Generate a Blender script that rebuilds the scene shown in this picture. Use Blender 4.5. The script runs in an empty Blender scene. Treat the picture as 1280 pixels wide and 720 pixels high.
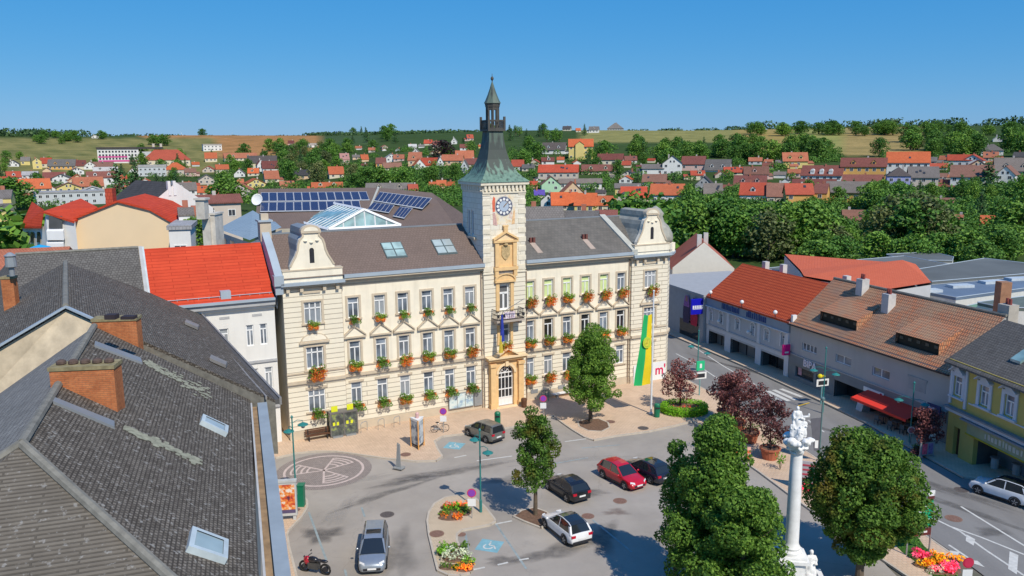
import bpy, math, random
import numpy as np
from mathutils import Vector, Matrix
R_ = math.radians
SC = bpy.context.scene
COL = SC.collection
random.seed(7)
rnd = random.random
U = random.uniform

# ------------------------------------------------------------------ camera model (matches the drone camera)
F, PITCH, ROLL, CH = 1003.74, 0.17068, -0.00717, 25.0
FW = np.array([0, math.cos(PITCH), -math.sin(PITCH)]); RT = np.array([1., 0, 0]); UP = np.cross(RT, FW)
CR = RT*math.cos(ROLL)+UP*math.sin(ROLL); CU = -RT*math.sin(ROLL)+UP*math.cos(ROLL)
CP = np.array([0, 0, CH])
def ray(x, y): return FW*F+CR*(x-640)-CU*(y-360)
def at(x, y, z=0.0):
    r = ray(x, y); t = (z-CH)/r[2]; return tuple(float(v) for v in CP+r*t)
def at2(x, y, z=0.0): return at(x, y, z)[:2]
def at_d(x, y, D):
    r = ray(x, y); t = D/math.hypot(r[0], r[1]); return tuple(float(v) for v in CP+r*t)
def on_plane(x, y, p, n, off=0.0):
    r = ray(x, y); n = np.array(n, float); n /= np.linalg.norm(n)
    t = (np.dot(n, np.array(p)-CP)+off)/np.dot(n, r); return tuple(float(v) for v in CP+r*t)
TD = [0, 150, 250, 350, 450, 550, 700, 900, 1100, 1400, 9000]
TL = [0, 0, 0, .6, 2, 5, 12, 28, 44, 50, 44]
TR = [0, 0, 0, 4, 12, 20, 30, 42, 49, 53, 46]
def terrain(x, y):
    D = math.hypot(x, y)
    if y < 1: c = 0.0 if x < 0 else 1.0
    else: c = min(1, max(0, (640+F*x/y-250)/400.))
    c = c*c*(3-2*c)
    zl, zr = np.interp(D, TD, TL), np.interp(D, TD, TR)
    bump = 0 if D < 320 else min(1, (D-320)/300)*1.5*math.sin(x*.013+1)*math.cos(y*.011)
    return float(zl*(1-c)+zr*c+bump)
def at_t(px, py):
    r = ray(px, py); h = math.hypot(r[0], r[1]); last = 90
    for D in range(90, 1500, 3):
        P = CP+r*(D/h)
        if P[2] <= terrain(P[0], P[1]): break
        last = D
    P = CP+r*(last/h); return float(P[0]), float(P[1]), terrain(P[0], P[1])

# ------------------------------------------------------------------ mesh builder
class MB:
    def __init__(s): s.v = []; s.f = []; s.m = []
    def face(s, pts, m=0):
        i = len(s.v); s.v += [tuple(p) for p in pts]; s.f.append(tuple(range(i, i+len(pts)))); s.m.append(m); return s
    def box(s, x0, x1, y0, y1, z0, z1, m=0):
        i = len(s.v)
        s.v += [(x0,y0,z0),(x1,y0,z0),(x1,y1,z0),(x0,y1,z0),(x0,y0,z1),(x1,y0,z1),(x1,y1,z1),(x0,y1,z1)]
        for q in ((0,3,2,1),(4,5,6,7),(0,1,5,4),(1,2,6,5),(2,3,7,6),(3,0,4,7)): s.f.append(tuple(i+k for k in q)); s.m.append(m)
        return s
    def cbox(s, c, w, d, h, m=0, rz=0):
        i = len(s.v); s.box(-w/2, w/2, -d/2, d/2, 0, h, m)
        a, b = math.cos(rz), math.sin(rz)
        for k in range(i, len(s.v)):
            x, y, z = s.v[k]; s.v[k] = (c[0]+x*a-y*b, c[1]+x*b+y*a, c[2]+z)
        return s
    def prism(s, poly, z0, z1, m=0, bottom=False):          # poly in xy, ccw
        area = sum(poly[i][0]*poly[(i+1) % len(poly)][1]-poly[(i+1) % len(poly)][0]*poly[i][1] for i in range(len(poly)))
        if area < 0: poly = poly[::-1]
        s.face([(x, y, z1) for x, y in poly], m)
        if bottom: s.face([(x, y, z0) for x, y in poly[::-1]], m)
        for i in range(len(poly)):
            a, b = poly[i], poly[(i+1) % len(poly)]
            s.face([(a[0],a[1],z0),(b[0],b[1],z0),(b[0],b[1],z1),(a[0],a[1],z1)], m)
        return s
    def plate(s, poly, y0, y1, m=0):                         # poly in xz, extruded along y
        area = sum(poly[i][0]*poly[(i+1) % len(poly)][1]-poly[(i+1) % len(poly)][0]*poly[i][1] for i in range(len(poly)))
        if area < 0: poly = poly[::-1]
        s.face([(x, y0, z) for x, z in poly], m); s.face([(x, y1, z) for x, z in poly[::-1]], m)
        for i in range(len(poly)):
            a, b = poly[i], poly[(i+1) % len(poly)]
            s.face([(a[0],y0,a[1]),(a[0],y1,a[1]),(b[0],y1,b[1]),(b[0],y0,b[1])], m)
        return s
    def slab(s, pts, t, m=0):                                # polygon with thickness t straight down
        lo = [(x, y, z-t) for x, y, z in pts]
        s.face(pts, m); s.face(lo[::-1], m)
        for i in range(len(pts)):
            j = (i+1) % len(pts); s.face([lo[i], lo[j], pts[j], pts[i]], m)
        return s
    def tube(s, pts, rad, n=8, m=0, cap=True):
        if not hasattr(rad, '__len__'): rad = [rad]*len(pts)
        rings = []
        for k, p in enumerate(pts):
            a = Vector(pts[max(0, k-1)]); b = Vector(pts[min(len(pts)-1, k+1)]); d = (b-a).normalized()
            u = d.cross(Vector((0, 0, 1)));
            if u.length < .05: u = d.cross(Vector((1, 0, 0)))
            u.normalize(); w = d.cross(u)
            i = len(s.v); s.v += [tuple(Vector(p)+u*math.cos(6.2832*j/n)*rad[k]+w*math.sin(6.2832*j/n)*rad[k]) for j in range(n)]; rings.append(i)
        for a, b in zip(rings, rings[1:]):
            for j in range(n): s.f.append((a+j, a+(j+1) % n, b+(j+1) % n, b+j)); s.m.append(m)
        if cap:
            s.f.append(tuple(rings[0]+j for j in range(n))[::-1]); s.m.append(m); s.f.append(tuple(rings[-1]+j for j in range(n))); s.m.append(m)
        return s
    def lathe(s, prof, c=(0, 0, 0), n=12, m=0, sx=1, sy=1, ph=0):
        rings = []
        for r, z in prof:
            i = len(s.v); rings.append(i)
            s.v += [(c[0]+sx*r*math.cos(ph+6.28319*j/n), c[1]+sy*r*math.sin(ph+6.28319*j/n), c[2]+z) for j in range(n)]
        for a, b in zip(rings, rings[1:]):
            for j in range(n): s.f.append((a+j, a+(j+1) % n, b+(j+1) % n, b+j)); s.m.append(m)
        s.f.append(tuple(rings[-1]+j for j in range(n))); s.m.append(m)
        s.f.append(tuple(rings[0]+j for j in range(n))[::-1]); s.m.append(m)
        return s
    def ell(s, c, r, m=0, n=10, k=6):
        return s.lathe([(max(.02, math.sin(math.pi*i/k)), -math.cos(math.pi*i/k)*r[2]) for i in range(k+1)], c, n, m, r[0], r[1])
    def wall(s, mp, u0, u1, z0, z1, holes, dep=.18, m=0):    # wall sheet with rectangular openings and reveals
        us = sorted(set([u0, u1]+[v for h in holes for v in (h[0], h[1])])); zs = sorted(set([z0, z1]+[v for h in holes for v in (h[2], h[3])]))
        us = [v for v in us if u0 <= v <= u1]; zs = [v for v in zs if z0 <= v <= z1]
        for a, b in zip(us, us[1:]):
            run = None
            for c, d in zip(zs, zs[1:]):
                cu, cz = (a+b)/2, (c+d)/2
                if any(h[0] < cu < h[1] and h[2] < cz < h[3] for h in holes):
                    continue
                s.face([mp(a, c, 0), mp(b, c, 0), mp(b, d, 0), mp(a, d, 0)], m)
        for h in holes:
            a, b, c, d = h[:4]
            for p, q in (((a,c),(a,d)),((a,d),(b,d)),((b,d),(b,c)),((b,c),(a,c))):
                s.face([mp(p[0],p[1],0), mp(q[0],q[1],0), mp(q[0],q[1],dep), mp(p[0],p[1],dep)], m)
        return s
    def mapped(s, mp, i0):                                   # remap all verts from i0 with mp(u, z, d) where vert=(u, d, z)
        for k in range(i0, len(s.v)):
            u, d, z = s.v[k]; s.v[k] = mp(u, z, d)
        return s
    def build(s, name, mats, parent=None, smooth=False, loc=None, uv=True):
        me = bpy.data.meshes.new(name); me.from_pydata(s.v, [], s.f)
        if not isinstance(mats, (list, tuple)): mats = [mats]
        for x in mats: me.materials.append(x)
        me.polygons.foreach_set('material_index', s.m)
        if smooth: me.polygons.foreach_set('use_smooth', [True]*len(s.f))
        if uv:
            lay = me.uv_layers.new(name='UVMap'); co = np.zeros(len(me.loops)*2)
            V = s.v
            k = 0
            for f in s.f:
                a, b, c = (Vector(V[f[0]]), Vector(V[f[1]]), Vector(V[f[2]]))
                n = (b-a).cross(c-a)
                if n.length < 1e-9 and len(f) > 3: n = (Vector(V[f[2]])-a).cross(Vector(V[f[3]])-a)
                if n.length > 1e-9: n.normalize()
                else: n = Vector((0, 0, 1))
                if abs(n.z) > .985 or math.hypot(n.x, n.y) < 1e-6: t, w = Vector((1, 0, 0)), Vector((0, 1, 0))
                else:
                    t = Vector((-n.y, n.x, 0)).normalized(); w = n.cross(t)
                for i in f:
                    p = Vector(V[i]); co[k] = p.dot(t); co[k+1] = p.dot(w); k += 2
            lay.data.foreach_set('uv', co)
        me.validate(); me.update()
        o = bpy.data.objects.new(name, me); COL.objects.link(o)
        if parent: o.parent = parent
        if loc: o.location = loc
        return o
def smooth_angle(o, ang=40):
    me = o.data
    me.polygons.foreach_set('use_smooth', [True]*len(me.polygons))
    me.set_sharp_from_angle(angle=R_(ang))
def weld(o):
    import bmesh
    b = bmesh.new(); b.from_mesh(o.data); bmesh.ops.remove_doubles(b, verts=b.verts, dist=.0005); b.to_mesh(o.data); b.free()
def tag(o, label=None, cat=None, group=None, kind=None):
    if label: o['label'] = label
    if cat: o['category'] = cat
    if group: o['group'] = group
    if kind: o['kind'] = kind
    return o
def thing(name, label, cat, loc=(0, 0, 0), rz=0, group=None):
    o = bpy.data.objects.new(name, None); COL.objects.link(o); o.location = loc; o.rotation_euler = (0, 0, rz)
    o.empty_display_size = .3
    return tag(o, label, cat, group)
def copy_tree(o, parent=None):
    c = o.copy(); COL.objects.link(c); c.parent = parent
    for ch in list(o.children): copy_tree(ch, c)
    return c
def text_part(name, s, size, m, parent, loc, rot, ext=.015, sx=1, bold=True):
    cu = bpy.data.curves.new('t', 'FONT'); cu.body = s; cu.size = size; cu.extrude = ext; cu.align_x = 'CENTER'; cu.align_y = 'CENTER'
    if bold: cu.offset = size*.018
    cu.resolution_u = 3
    to = bpy.data.objects.new('t', cu); COL.objects.link(to)
    me = bpy.data.meshes.new_from_object(to.evaluated_get(bpy.context.evaluated_depsgraph_get())); me.name = name
    bpy.data.objects.remove(to); bpy.data.curves.remove(cu)
    me.materials.clear(); me.materials.append(m)
    o = bpy.data.objects.new(name, me); COL.objects.link(o); o.parent = parent; o.location = loc; o.rotation_euler = rot; o.scale = (sx, 1, 1)
    return o

# ------------------------------------------------------------------ materials
class NT:
    def __init__(s, name):
        s.mat = bpy.data.materials.new(name); s.mat.use_nodes = True; s.n = s.mat.node_tree.nodes; s.l = s.mat.node_tree.links
        s.b = s.n['Principled BSDF']; s.out = s.n['Material Output']
    def add(s, t, **k):
        nd = s.n.new(t)
        for a, v in k.items():
            if a.startswith('i_'):
                nd.inputs[a[2:].replace('_', ' ')].default_value = v
            else: setattr(nd, a, v)
        return nd
    def link(s, a, b): s.l.new(a, b)
    def mix(s, fac, a, b, mode='MIX'):
        nd = s.n.new('ShaderNodeMix'); nd.data_type = 'RGBA'; nd.blend_type = mode
        for i, v in ((0, fac), (6, a), (7, b)):
            if hasattr(v, 'links'): s.link(v, nd.inputs[i])
            else: nd.inputs[i].default_value = v if i == 0 else c4(v)
        return nd.outputs[2]
    def ramp(s, x, stops):
        nd = s.n.new('ShaderNodeValToRGB'); e = nd.color_ramp.elements
        while len(e) < len(stops): e.new(.5)
        for k, (p, c) in enumerate(stops): e[k].position = p; e[k].color = c4(c) if hasattr(c, '__len__') else (c, c, c, 1)
        s.link(x, nd.inputs[0]); return nd.outputs[0]
    def noise(s, scale, detail=3, coord='Object', rough=.6):
        tc = s.n.new('ShaderNodeTexCoord'); nd = s.add('ShaderNodeTexNoise'); nd.inputs['Scale'].default_value = scale; nd.inputs['Detail'].default_value = detail; nd.inputs['Roughness'].default_value = rough
        s.link(tc.outputs[coord], nd.inputs['Vector']); return nd.outputs[0]
    def bump(s, h, strength=.4, dist=.02):
        nd = s.add('ShaderNodeBump'); nd.inputs['Strength'].default_value = strength; nd.inputs['Distance'].default_value = dist
        s.link(h, nd.inputs['Height']); s.link(nd.outputs[0], s.b.inputs['Normal'])
def c4(c): return (c[0], c[1], c[2], 1) if len(c) == 3 else tuple(c)
def mul(c, k): return tuple(min(1, v*k) for v in c[:3])
MATS = {}
def M(name, col, rough=.75, var=.12, scale=1.5, metal=0, spec=.3, bump=0, streak=0):
    if name in MATS: return MATS[name]
    t = NT(name); b = t.b
    b.inputs['Roughness'].default_value = rough; b.inputs['Metallic'].default_value = metal; b.inputs['Specular IOR Level'].default_value = spec
    n = t.noise(scale, 5)
    c = t.mix(t.ramp(n, [(.3, 0), (.7, 1)]), mul(col, 1-var), mul(col, 1+var))
    if streak:
        tc = t.n.new('ShaderNodeTexCoord'); mp = t.add('ShaderNodeMapping'); mp.inputs['Scale'].default_value = (1.6, 1.6, .12)
        nn = t.add('ShaderNodeTexNoise'); nn.inputs['Scale'].default_value = 1.2; nn.inputs['Detail'].default_value = 5
        t.link(tc.outputs['Object'], mp.inputs[0]); t.link(mp.outputs[0], nn.inputs['Vector'])
        c = t.mix(t.ramp(nn.outputs[0], [(.5, 0), (.75, streak)]), c, mul(col, .6))
    t.link(c, b.inputs['Base Color'])
    if bump: t.bump(t.noise(scale*12, 4), bump, .02)
    MATS[name] = t.mat; return t.mat
def tiles(name, c1, c2, mortar, bw=.26, rh=.3, ms=.02, dirt=.25, dscale=.35, rough=.85, offset=.5, speck=None, specks=.0, bump=.5, vary=0):
    if name in MATS: return MATS[name]
    t = NT(name); b = t.b; b.inputs['Roughness'].default_value = rough; b.inputs['Specular IOR Level'].default_value = .2
    oi = t.add('ShaderNodeObjectInfo'); uv = t.add('ShaderNodeTexCoord')
    br = t.add('ShaderNodeTexBrick'); br.offset = offset
    for k, v in (('Scale', 1), ('Mortar Size', ms), ('Mortar Smooth', .3), ('Bias', 0), ('Brick Width', bw), ('Row Height', rh)): br.inputs[k].default_value = v
    for k, v in (('Color1', c1), ('Color2', c2), ('Mortar', mortar)): br.inputs[k].default_value = c4(v)
    t.link(uv.outputs['UV'], br.inputs['Vector'])
    n = t.noise(dscale, 6)
    c = t.mix(t.ramp(n, [(.35, 0), (.7, dirt)]), br.outputs[0], mul(c1, .45))
    n3 = t.noise(dscale*5, 3)
    c = t.mix(t.ramp(n3, [(.4, 0), (.7, dirt*.6)]), c, mul(c2, 1.25))
    if vary:
        c = t.mix(t.ramp(oi.outputs['Random'], [(0, 0), (.5, vary), (1, 0)]), c, (.26, .17, .13)); c = t.mix(1.0, c, t.ramp(oi.outputs['Random'], [(0, (.75, .74, .74)), (.35, (1.15, 1.08, 1)), (.7, (.9, .9, .92)), (1, (1.2, 1.12, 1.05))]), 'MULTIPLY')
    if speck:
        n2 = t.noise(5.0, 3); c = t.mix(t.ramp(n2, [(.60, 0), (.68, specks)]), c, speck)
    t.link(c, b.inputs['Base Color'])
    t.bump(br.outputs['Fac'], -bump if False else bump, -.02)
    MATS[name] = t.mat; return t.mat
def glassmat(name, col, rough=.08, var=.5, scale=.6):
    if name in MATS: return MATS[name]
    t = NT(name); b = t.b; b.inputs['Roughness'].default_value = rough; b.inputs['Specular IOR Level'].default_value = .6
    oi = t.add('ShaderNodeObjectInfo'); n = t.noise(scale, 2)
    c = t.mix(t.ramp(n, [(.35, 0), (.65, 1)]), mul(col, 1-var), mul(col, 1+var))
    c = t.mix(t.ramp(oi.outputs['Random'], [(.55, 0), (.9, .55)]), c, (.45, .47, .48))
    t.link(c, b.inputs['Base Color']); MATS[name] = t.mat; return t.mat
def leafmat(name, dark, mid, light, autumn=None, trans=.38):
    if name in MATS: return MATS[name]
    t = NT(name); b = t.b; b.inputs['Roughness'].default_value = .6; b.inputs['Specular IOR Level'].default_value = .25
    g = t.add('ShaderNodeNewGeometry'); oi = t.add('ShaderNodeObjectInfo')
    c = t.ramp(g.outputs['Random Per Island'], [(0, dark), (.5, mid), (1, light)])
    n = t.noise(.55, 2)
    c = t.mix(t.ramp(n, [(.35, 0), (.65, .75)]), c, mul(mid, .62), 'MULTIPLY') if False else c
    c2 = t.mix(t.ramp(oi.outputs['Random'], [(0, 0), (1, 1)]), (1.45, 1.5, 1.35), (2.75, 2.45, 2.0))
    c = t.mix(1.0, c, c2, 'MULTIPLY')
    if autumn: c = t.mix(t.ramp(n, [(.52, 0), (.66, .8)]), c, autumn)
    t.link(c, b.inputs['Base Color'])
    tr = t.add('ShaderNodeBsdfTranslucent'); t.link(c, tr.inputs[0]); ms = t.add('ShaderNodeMixShader'); ms.inputs[0].default_value = trans
    t.link(b.outputs[0], ms.inputs[1]); t.link(tr.outputs[0], ms.inputs[2]); t.link(ms.outputs[0], t.out.inputs[0])
    MATS[name] = t.mat; return t.mat
def paint(name, col, rough=.25, coat=.6, metal=.0):
    if name in MATS: return MATS[name]
    t = NT(name); b = t.b; b.inputs['Roughness'].default_value = rough; b.inputs['Coat Weight'].default_value = coat; b.inputs['Coat Roughness'].default_value = .04; b.inputs['Metallic'].default_value = metal
    n = t.noise(3, 4); t.link(t.mix(t.ramp(n, [(.3, 0), (.7, 1)]), mul(col, .92), mul(col, 1.05)), b.inputs['Base Color'])
    MATS[name] = t.mat; return t.mat
WHITE = M('white_paint', (.78, .78, .76), .5, .04)
CREAM = M('cream_plaster', (.85, .775, .62), .85, .07, .8, streak=.35)
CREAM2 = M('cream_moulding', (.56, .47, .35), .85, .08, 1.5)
STONE = M('white_stone', (.78, .77, .74), .7, .1, 2, bump=.3)
DARK = M('dark_iron', (.03, .03, .035), .5, .2)
TEAL = M('teal_metal', (.03, .20, .19), .45, .15)
TEALL = M('pale_teal_metal', (.18, .36, .36), .45, .15)
GREEN = M('green_metal', (.01, .17, .09), .4, .1)
SHEET = M('zinc_sheet', (.36, .42, .47), .5, .08, .7, spec=.4)
SHEETD = M('dark_zinc', (.22, .24, .26), .5, .1, .7)
GREYM = M('grey_metal', (.33, .35, .36), .4, .1, 2, metal=.3)
WOOD = M('brown_wood', (.12, .055, .03), .7, .25, 6)
RUBBER = M('tyre_rubber', (.02, .02, .02), .8, .2)
GLASS = glassmat('window_glass', (.17, .20, .24))
GLASSD = glassmat('dark_shop_glass', (.03, .032, .035), var=.4)
BLIND = M('lime_blind', (.60, .70, .32), .6, .1, 1)
REDT = tiles('red_roof_tile', (.54, .058, .024), (.62, .075, .03), (.42, .042, .017), 2.7, .34, .035, .25, .5)
# ------------------------------------------------------------------ sky, sun, camera
w = bpy.data.worlds.new('World'); SC.world = w; w.use_nodes = True
wn = w.node_tree; bg = wn.nodes['Background']
sky = wn.nodes.new('ShaderNodeTexSky'); sky.sky_type = 'NISHITA'; sky.sun_disc = False
SUN_AZ, SUN_EL = math.atan2(.52, -.86), R_(47)
sky.sun_elevation = SUN_EL; sky.sun_rotation = SUN_AZ; sky.altitude = 200; sky.air_density = 1.0; sky.dust_density = .1; sky.ozone_density = 4.5
hs = wn.nodes.new('ShaderNodeHueSaturation'); hs.inputs['Saturation'].default_value = 1.25
wn.links.new(sky.outputs[0], hs.inputs['Color']); sp_ = wn.nodes.new('ShaderNodeSeparateColor'); cb_ = wn.nodes.new('ShaderNodeCombineColor'); wn.links.new(hs.outputs[0], sp_.inputs[0])
for k, (g_, f_) in enumerate(((.83, .327), (.448, .51), (.25, .79))):       # clear-day colour grade of the sky
    m0 = wn.nodes.new('ShaderNodeMath'); m0.operation = 'MULTIPLY'; m0.inputs[1].default_value = .1; wn.links.new(sp_.outputs[k], m0.inputs[0])
    m1 = wn.nodes.new('ShaderNodeMath'); m1.operation = 'POWER'; m1.inputs[1].default_value = g_; wn.links.new(m0.outputs[0], m1.inputs[0])
    m2 = wn.nodes.new('ShaderNodeMath'); m2.operation = 'MULTIPLY'; m2.inputs[1].default_value = f_*10; wn.links.new(m1.outputs[0], m2.inputs[0]); wn.links.new(m2.outputs[0], cb_.inputs[k])
wn.links.new(cb_.outputs[0], bg.inputs[0]); bg.inputs[1].default_value = .10
sl = bpy.data.lights.new('sun', 'SUN'); sl.energy = 4.3; sl.angle = R_(.5); sl.color = (1, .925, .80)
so = bpy.data.objects.new('sun', sl); COL.objects.link(so)
sd = Vector((math.sin(SUN_AZ)*math.cos(SUN_EL), math.cos(SUN_AZ)*math.cos(SUN_EL), math.sin(SUN_EL)))
so.rotation_euler = (-sd).to_track_quat('-Z', 'Y').to_euler(); so.location = (30, -40, 80)
cam = bpy.data.cameras.new('camera'); co = bpy.data.objects.new('camera', cam); COL.objects.link(co)
cam.sensor_width = 36; cam.lens = F/1280*36; cam.clip_start = .5; cam.clip_end = 20000
m = Matrix((tuple(CR), tuple(CU), tuple(-FW))).transposed().to_4x4(); m.translation = Vector((0, 0, CH)); co.matrix_world = m
SC.camera = co
SC.view_settings.view_transform = 'Standard'; SC.view_settings.look = 'None'; SC.view_settings.exposure = 0; SC.view_settings.gamma = 1
SC.render.resolution_x = 1024; SC.render.resolution_y = 576

# ------------------------------------------------------------------ windows
FRAMEW = M('window_frame_white', (.80, .80, .79), .45, .03)
def window(parent, mp, u0, u1, z0, z1, cols=2, tr=.72, dep=.16, glass=None, fm=None, fw=.085, arch=False, bars=0):
    glass = glass or GLASS; fm = fm or FRAMEW
    b = MB()
    def bar(a, c, z, q): b.box(a, c, dep-.06, dep+.02, z, q)
    bar(u0, u0+fw, z0, z1); bar(u1-fw, u1, z0, z1); bar(u0+fw, u1-fw, z0, z0+fw); bar(u0+fw, u1-fw, z1-fw, z1)
    zt = z0+(z1-z0)*tr if tr else z1-fw
    for k in range(1, cols):
        x = u0+(u1-u0)*k/cols; bar(x-fw*.6, x+fw*.6, z0+fw, z1-fw if not tr or cols > 2 else zt)
    if tr: bar(u0+fw, u1-fw, zt-fw*.6, zt+fw*.6)
    for k in range(bars):
        z = z0+(zt-z0)*(k+1)/(bars+1); bar(u0+fw, u1-fw, z-.02, z+.02)
    b.mapped(mp, 0); fr = b.build('window', fm, parent)
    g = MB(); g.face([mp(u0+.02, z0+.02, dep), mp(u1-.02, z0+.02, dep), mp(u1-.02, z1-.02, dep), mp(u0+.02, z1-.02, dep)])
    g.build('pane', glass, fr)
    return fr

# ------------------------------------------------------------------ town hall
TH = .47729
HX, HY = -19.702, 66.831
hall = thing('town_hall', 'long cream three-storey town hall with pointed clock tower on the square', 'town hall', (HX, HY, 0), TH)
hc, hs_ = math.cos(TH), math.sin(TH)
def hw(x, y, z=0): return (HX+x*hc-y*hs_, HY+x*hs_+y*hc, z)
RUST = tiles('rusticated_cream', (.84, .77, .615), (.81, .735, .585), (.44, .385, .30), 7.3, .44, .04, .14, .5, .9, bump=.6)
RUSTL = tiles('tower_stone', (.82, .77, .66), (.78, .72, .58), (.62, .55, .43), .9, .5, .03, .14, .6, .9, bump=.4)
OCHRE = M('ochre_trim', (.78, .52, .25), .85, .1, 2, streak=.2)
BROWNR = tiles('brown_slate', (.175, .13, .108), (.20, .147, .122), (.125, .09, .075), .3, .3, .02, .15, .3)
GREYR = tiles('weathered_grey_slate', (.15, .14, .125), (.18, .165, .145), (.10, .095, .09), .4, .4, .02, .45, .25, speck=(.13, .10, .09), specks=.5)
mf = lambda u, z, d: (u, d, z)
def off(mp, o): return lambda u, z, d: mp(u, z, d-o)
LX = [6.35, 8.78, 10.97, 13.3, 15.45, 17.66]; RX = [24.13, 26.27, 28.45, 30.64, 32.89, 35.04]
FL = [(2.5, 4.5), (6.25, 8.28), (10.4, 12.25)]
PL, PR, TF = .28, .28, .32     # projections of the pavilions and the tower
holes = [(x-.5, x+.5, a, c) for x in LX+RX for a, c in FL]
def inr(h, a, c): return a < (h[0]+h[1])/2 < c
b = MB()
for (a, c) in ((5.3, 19.0), (23.5, 36.2)):
    b.wall(mf, a, c, 5.3, 14.2, [h for h in holes if inr(h, a, c) and h[2] > 5], .2, 0)
    b.wall(mf, a, c, 0, 5.3, [h for h in holes if inr(h, a, c) and h[2] < 5], .2, 1)
LPh = [(1.95, 3.45, 2.4, 4.4), (1.95, 3.45, 6.35, 8.3), (1.95, 3.45, 10.3, 12.2)]
RPh = [(37.85, 39.35, 2.5, 4.4), (37.85, 39.35, 6.35, 8.3), (37.85, 39.35, 10.4, 12.2)]
pm = off(mf, PL)
b.wall(pm, .25, 5.3, 0, 14.2, LPh, .25, 1); b.face([(5.3, -PL, 0), (5.3, 0, 0), (5.3, 0, 14.2), (5.3, -PL, 14.2)], 1); b.face([(.25, 10, 0), (.25, -PL, 0), (.25, -PL, 14.2), (.25, 10, 14.2)], 0)
b.wall(pm, 36.2, 40.9, 0, 14.2, RPh, .25, 1); b.face([(36.2, 0, 0), (36.2, -PL, 0), (36.2, -PL, 14.2), (36.2, 0, 14.2)], 1)
# chamfered right corner and the street side
cdx, cdy = 1.25, 1.25; cl = math.hypot(cdx, cdy+PL*0)
cm = lambda u, z, d: (40.9+u*.7071-d*.7071, -PL+u*.7071+d*.7071, z)
CHh = [(.6, 1.15, 6.4, 8.2), (.6, 1.15, 10.4, 12.1)]
b.wall(cm, 0, 1.77, 0, 14.2, CHh, .2, 1)
sm = lambda u, z, d: (42.15-d, .97+u, z)
SDh = [(k, k+1.0, a, c) for k in (1.6, 4.2, 6.8, 9.4) for a, c in FL]
b.wall(sm, 0, 12, 0, 14.2, SDh, .2, 1)
b.face([(42.15, 13, 0), (.25, 13, 0), (.25, 13, 14.2), (42.15, 13, 14.2)], 0); b.face([(.25, 13, 0), (.25, 10, 0), (.25, 10, 14.2), (.25, 13, 14.2)], 0)
b.build('wall', [CREAM, RUST], hall)
for i, x in enumerate(LX+RX):
    for k, (a, c) in enumerate(FL):
        gl = GLASS
        if k == 2 and 24 < x < 33: gl = BLIND
        if k == 1 and x > 24: gl = GLASSD if i % 2 else GLASS
        window(hall, mf, x-.5, x+.5, a, c, glass=gl)
for h in LPh: window(hall, pm, *h, cols=3)
for h in RPh: window(hall, pm, *h, cols=3)
for h in CHh: window(hall, cm, *h, cols=1)
for h in SDh: window(hall, sm, *h)
# surrounds, sills and pediments
for x in LX+RX+[2.7, 38.6]:
    pv = x in (2.7, 38.6); o = PL if pv else 0; hwid = .75 if pv else .5
    for k, (a, c) in enumerate(FL):
        s = MB(); w2 = hwid+.2
        if k:
            s.box(x-w2, x-hwid, -o-.06, -o, a-.1, c+.18); s.box(x+hwid, x+w2, -o-.06, -o, a-.1, c+.18); s.box(x-hwid, x+hwid, -o-.06, -o, c, c+.18)
        else: s.box(x-w2, x+w2, -o-.07, -o, c+.02, c+.22)
        s.box(x-w2-.05, x+w2+.05, -o-.16, -o, a-.14, a-.02)
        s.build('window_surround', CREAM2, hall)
    p = MB(); wd = hwid+.45
    if pv:
        arc = [(x-wd, 8.75)]+[(x+wd*math.cos(math.pi*(1-t/10)), 8.75+.75*math.sin(math.pi*t/10)) for t in range(11)]
        p.plate(arc, -o-.1, -o, 0); arc2 = [(x+(wd-.16)*math.cos(math.pi*t/10), 8.86+.56*math.sin(math.pi*t/10)) for t in range(11)]
        p.plate(arc2, -o-.125, -o-.1, 1); p.box(x-wd-.12, x+wd+.12, -o-.24, -o, 8.62, 8.76); p.box(x-wd*.6, x+wd*.6, -o-.1, -o, 13.0, 13.2)
    else:
        p.plate([(x-wd, 8.74), (x+wd, 8.74), (x, 9.6)], -.10, 0, 1)
        p.box(x-wd-.08, x+wd+.08, -.26, 0, 8.62, 8.75)
        for sg in (-1, 1):
            p.plate([(x+sg*(wd+.08), 8.75), (x+sg*(wd+.08), 8.9), (x, 9.76), (x, 9.6)], -.24, -.001, 0)
    p.build('pediment', [CREAM2, CREAM], hall)
# mouldings
for (a, c, o) in ((5.3, 19.0, 0), (23.5, 36.2, 0), (.2, 5.3, PL), (36.2, 40.9, PL)):
    e = .002*(o > 0); b = MB()
    b.box(a, c, -o-.20, -o-.0, 5.12+e, 5.38+e); b.box(a, c, -o-.10, -o, 5.98+e, 6.10+e); b.box(a, c, -o-.06, -o, .0, .85+e)
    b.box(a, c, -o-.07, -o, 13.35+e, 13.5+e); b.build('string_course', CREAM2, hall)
b = MB(); i0 = len(b.v); b.box(0, 1.77, -.2, 0, 5.12, 5.38); b.mapped(cm, i0); b.build('string_course', CREAM2, hall)
b = MB(); b.box(0, 12, -.2, 0, 5.12, 5.38); b.mapped(sm, 0)
b.build('string_course', CREAM2, hall)
b = MB()
for (a, c, o) in ((5.5, 19.0, 0), (23.5, 36.1, 0)):
    b.box(a, c, -.38, 0, 13.72, 13.95, 0); b.box(a, c, -.62, 0, 13.95, 14.12, 0); b.box(a, c, -.70, .1, 14.12, 14.42, 1)
for (a, c) in ((.05, 5.5), (36.1, 41.0)):
    b.box(a, c, -PL-.35, 0, 13.6, 13.8, 0); b.box(a, c, -PL-.62, 0, 13.8, 14.05, 1)
    for k in range(4):
        x = a+.6+(c-a-1.2)*(0, .27, .73, 1)[k]; b.box(x-.14, x+.14, -PL-.32, -PL, 13.2, 13.6, 0)
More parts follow.
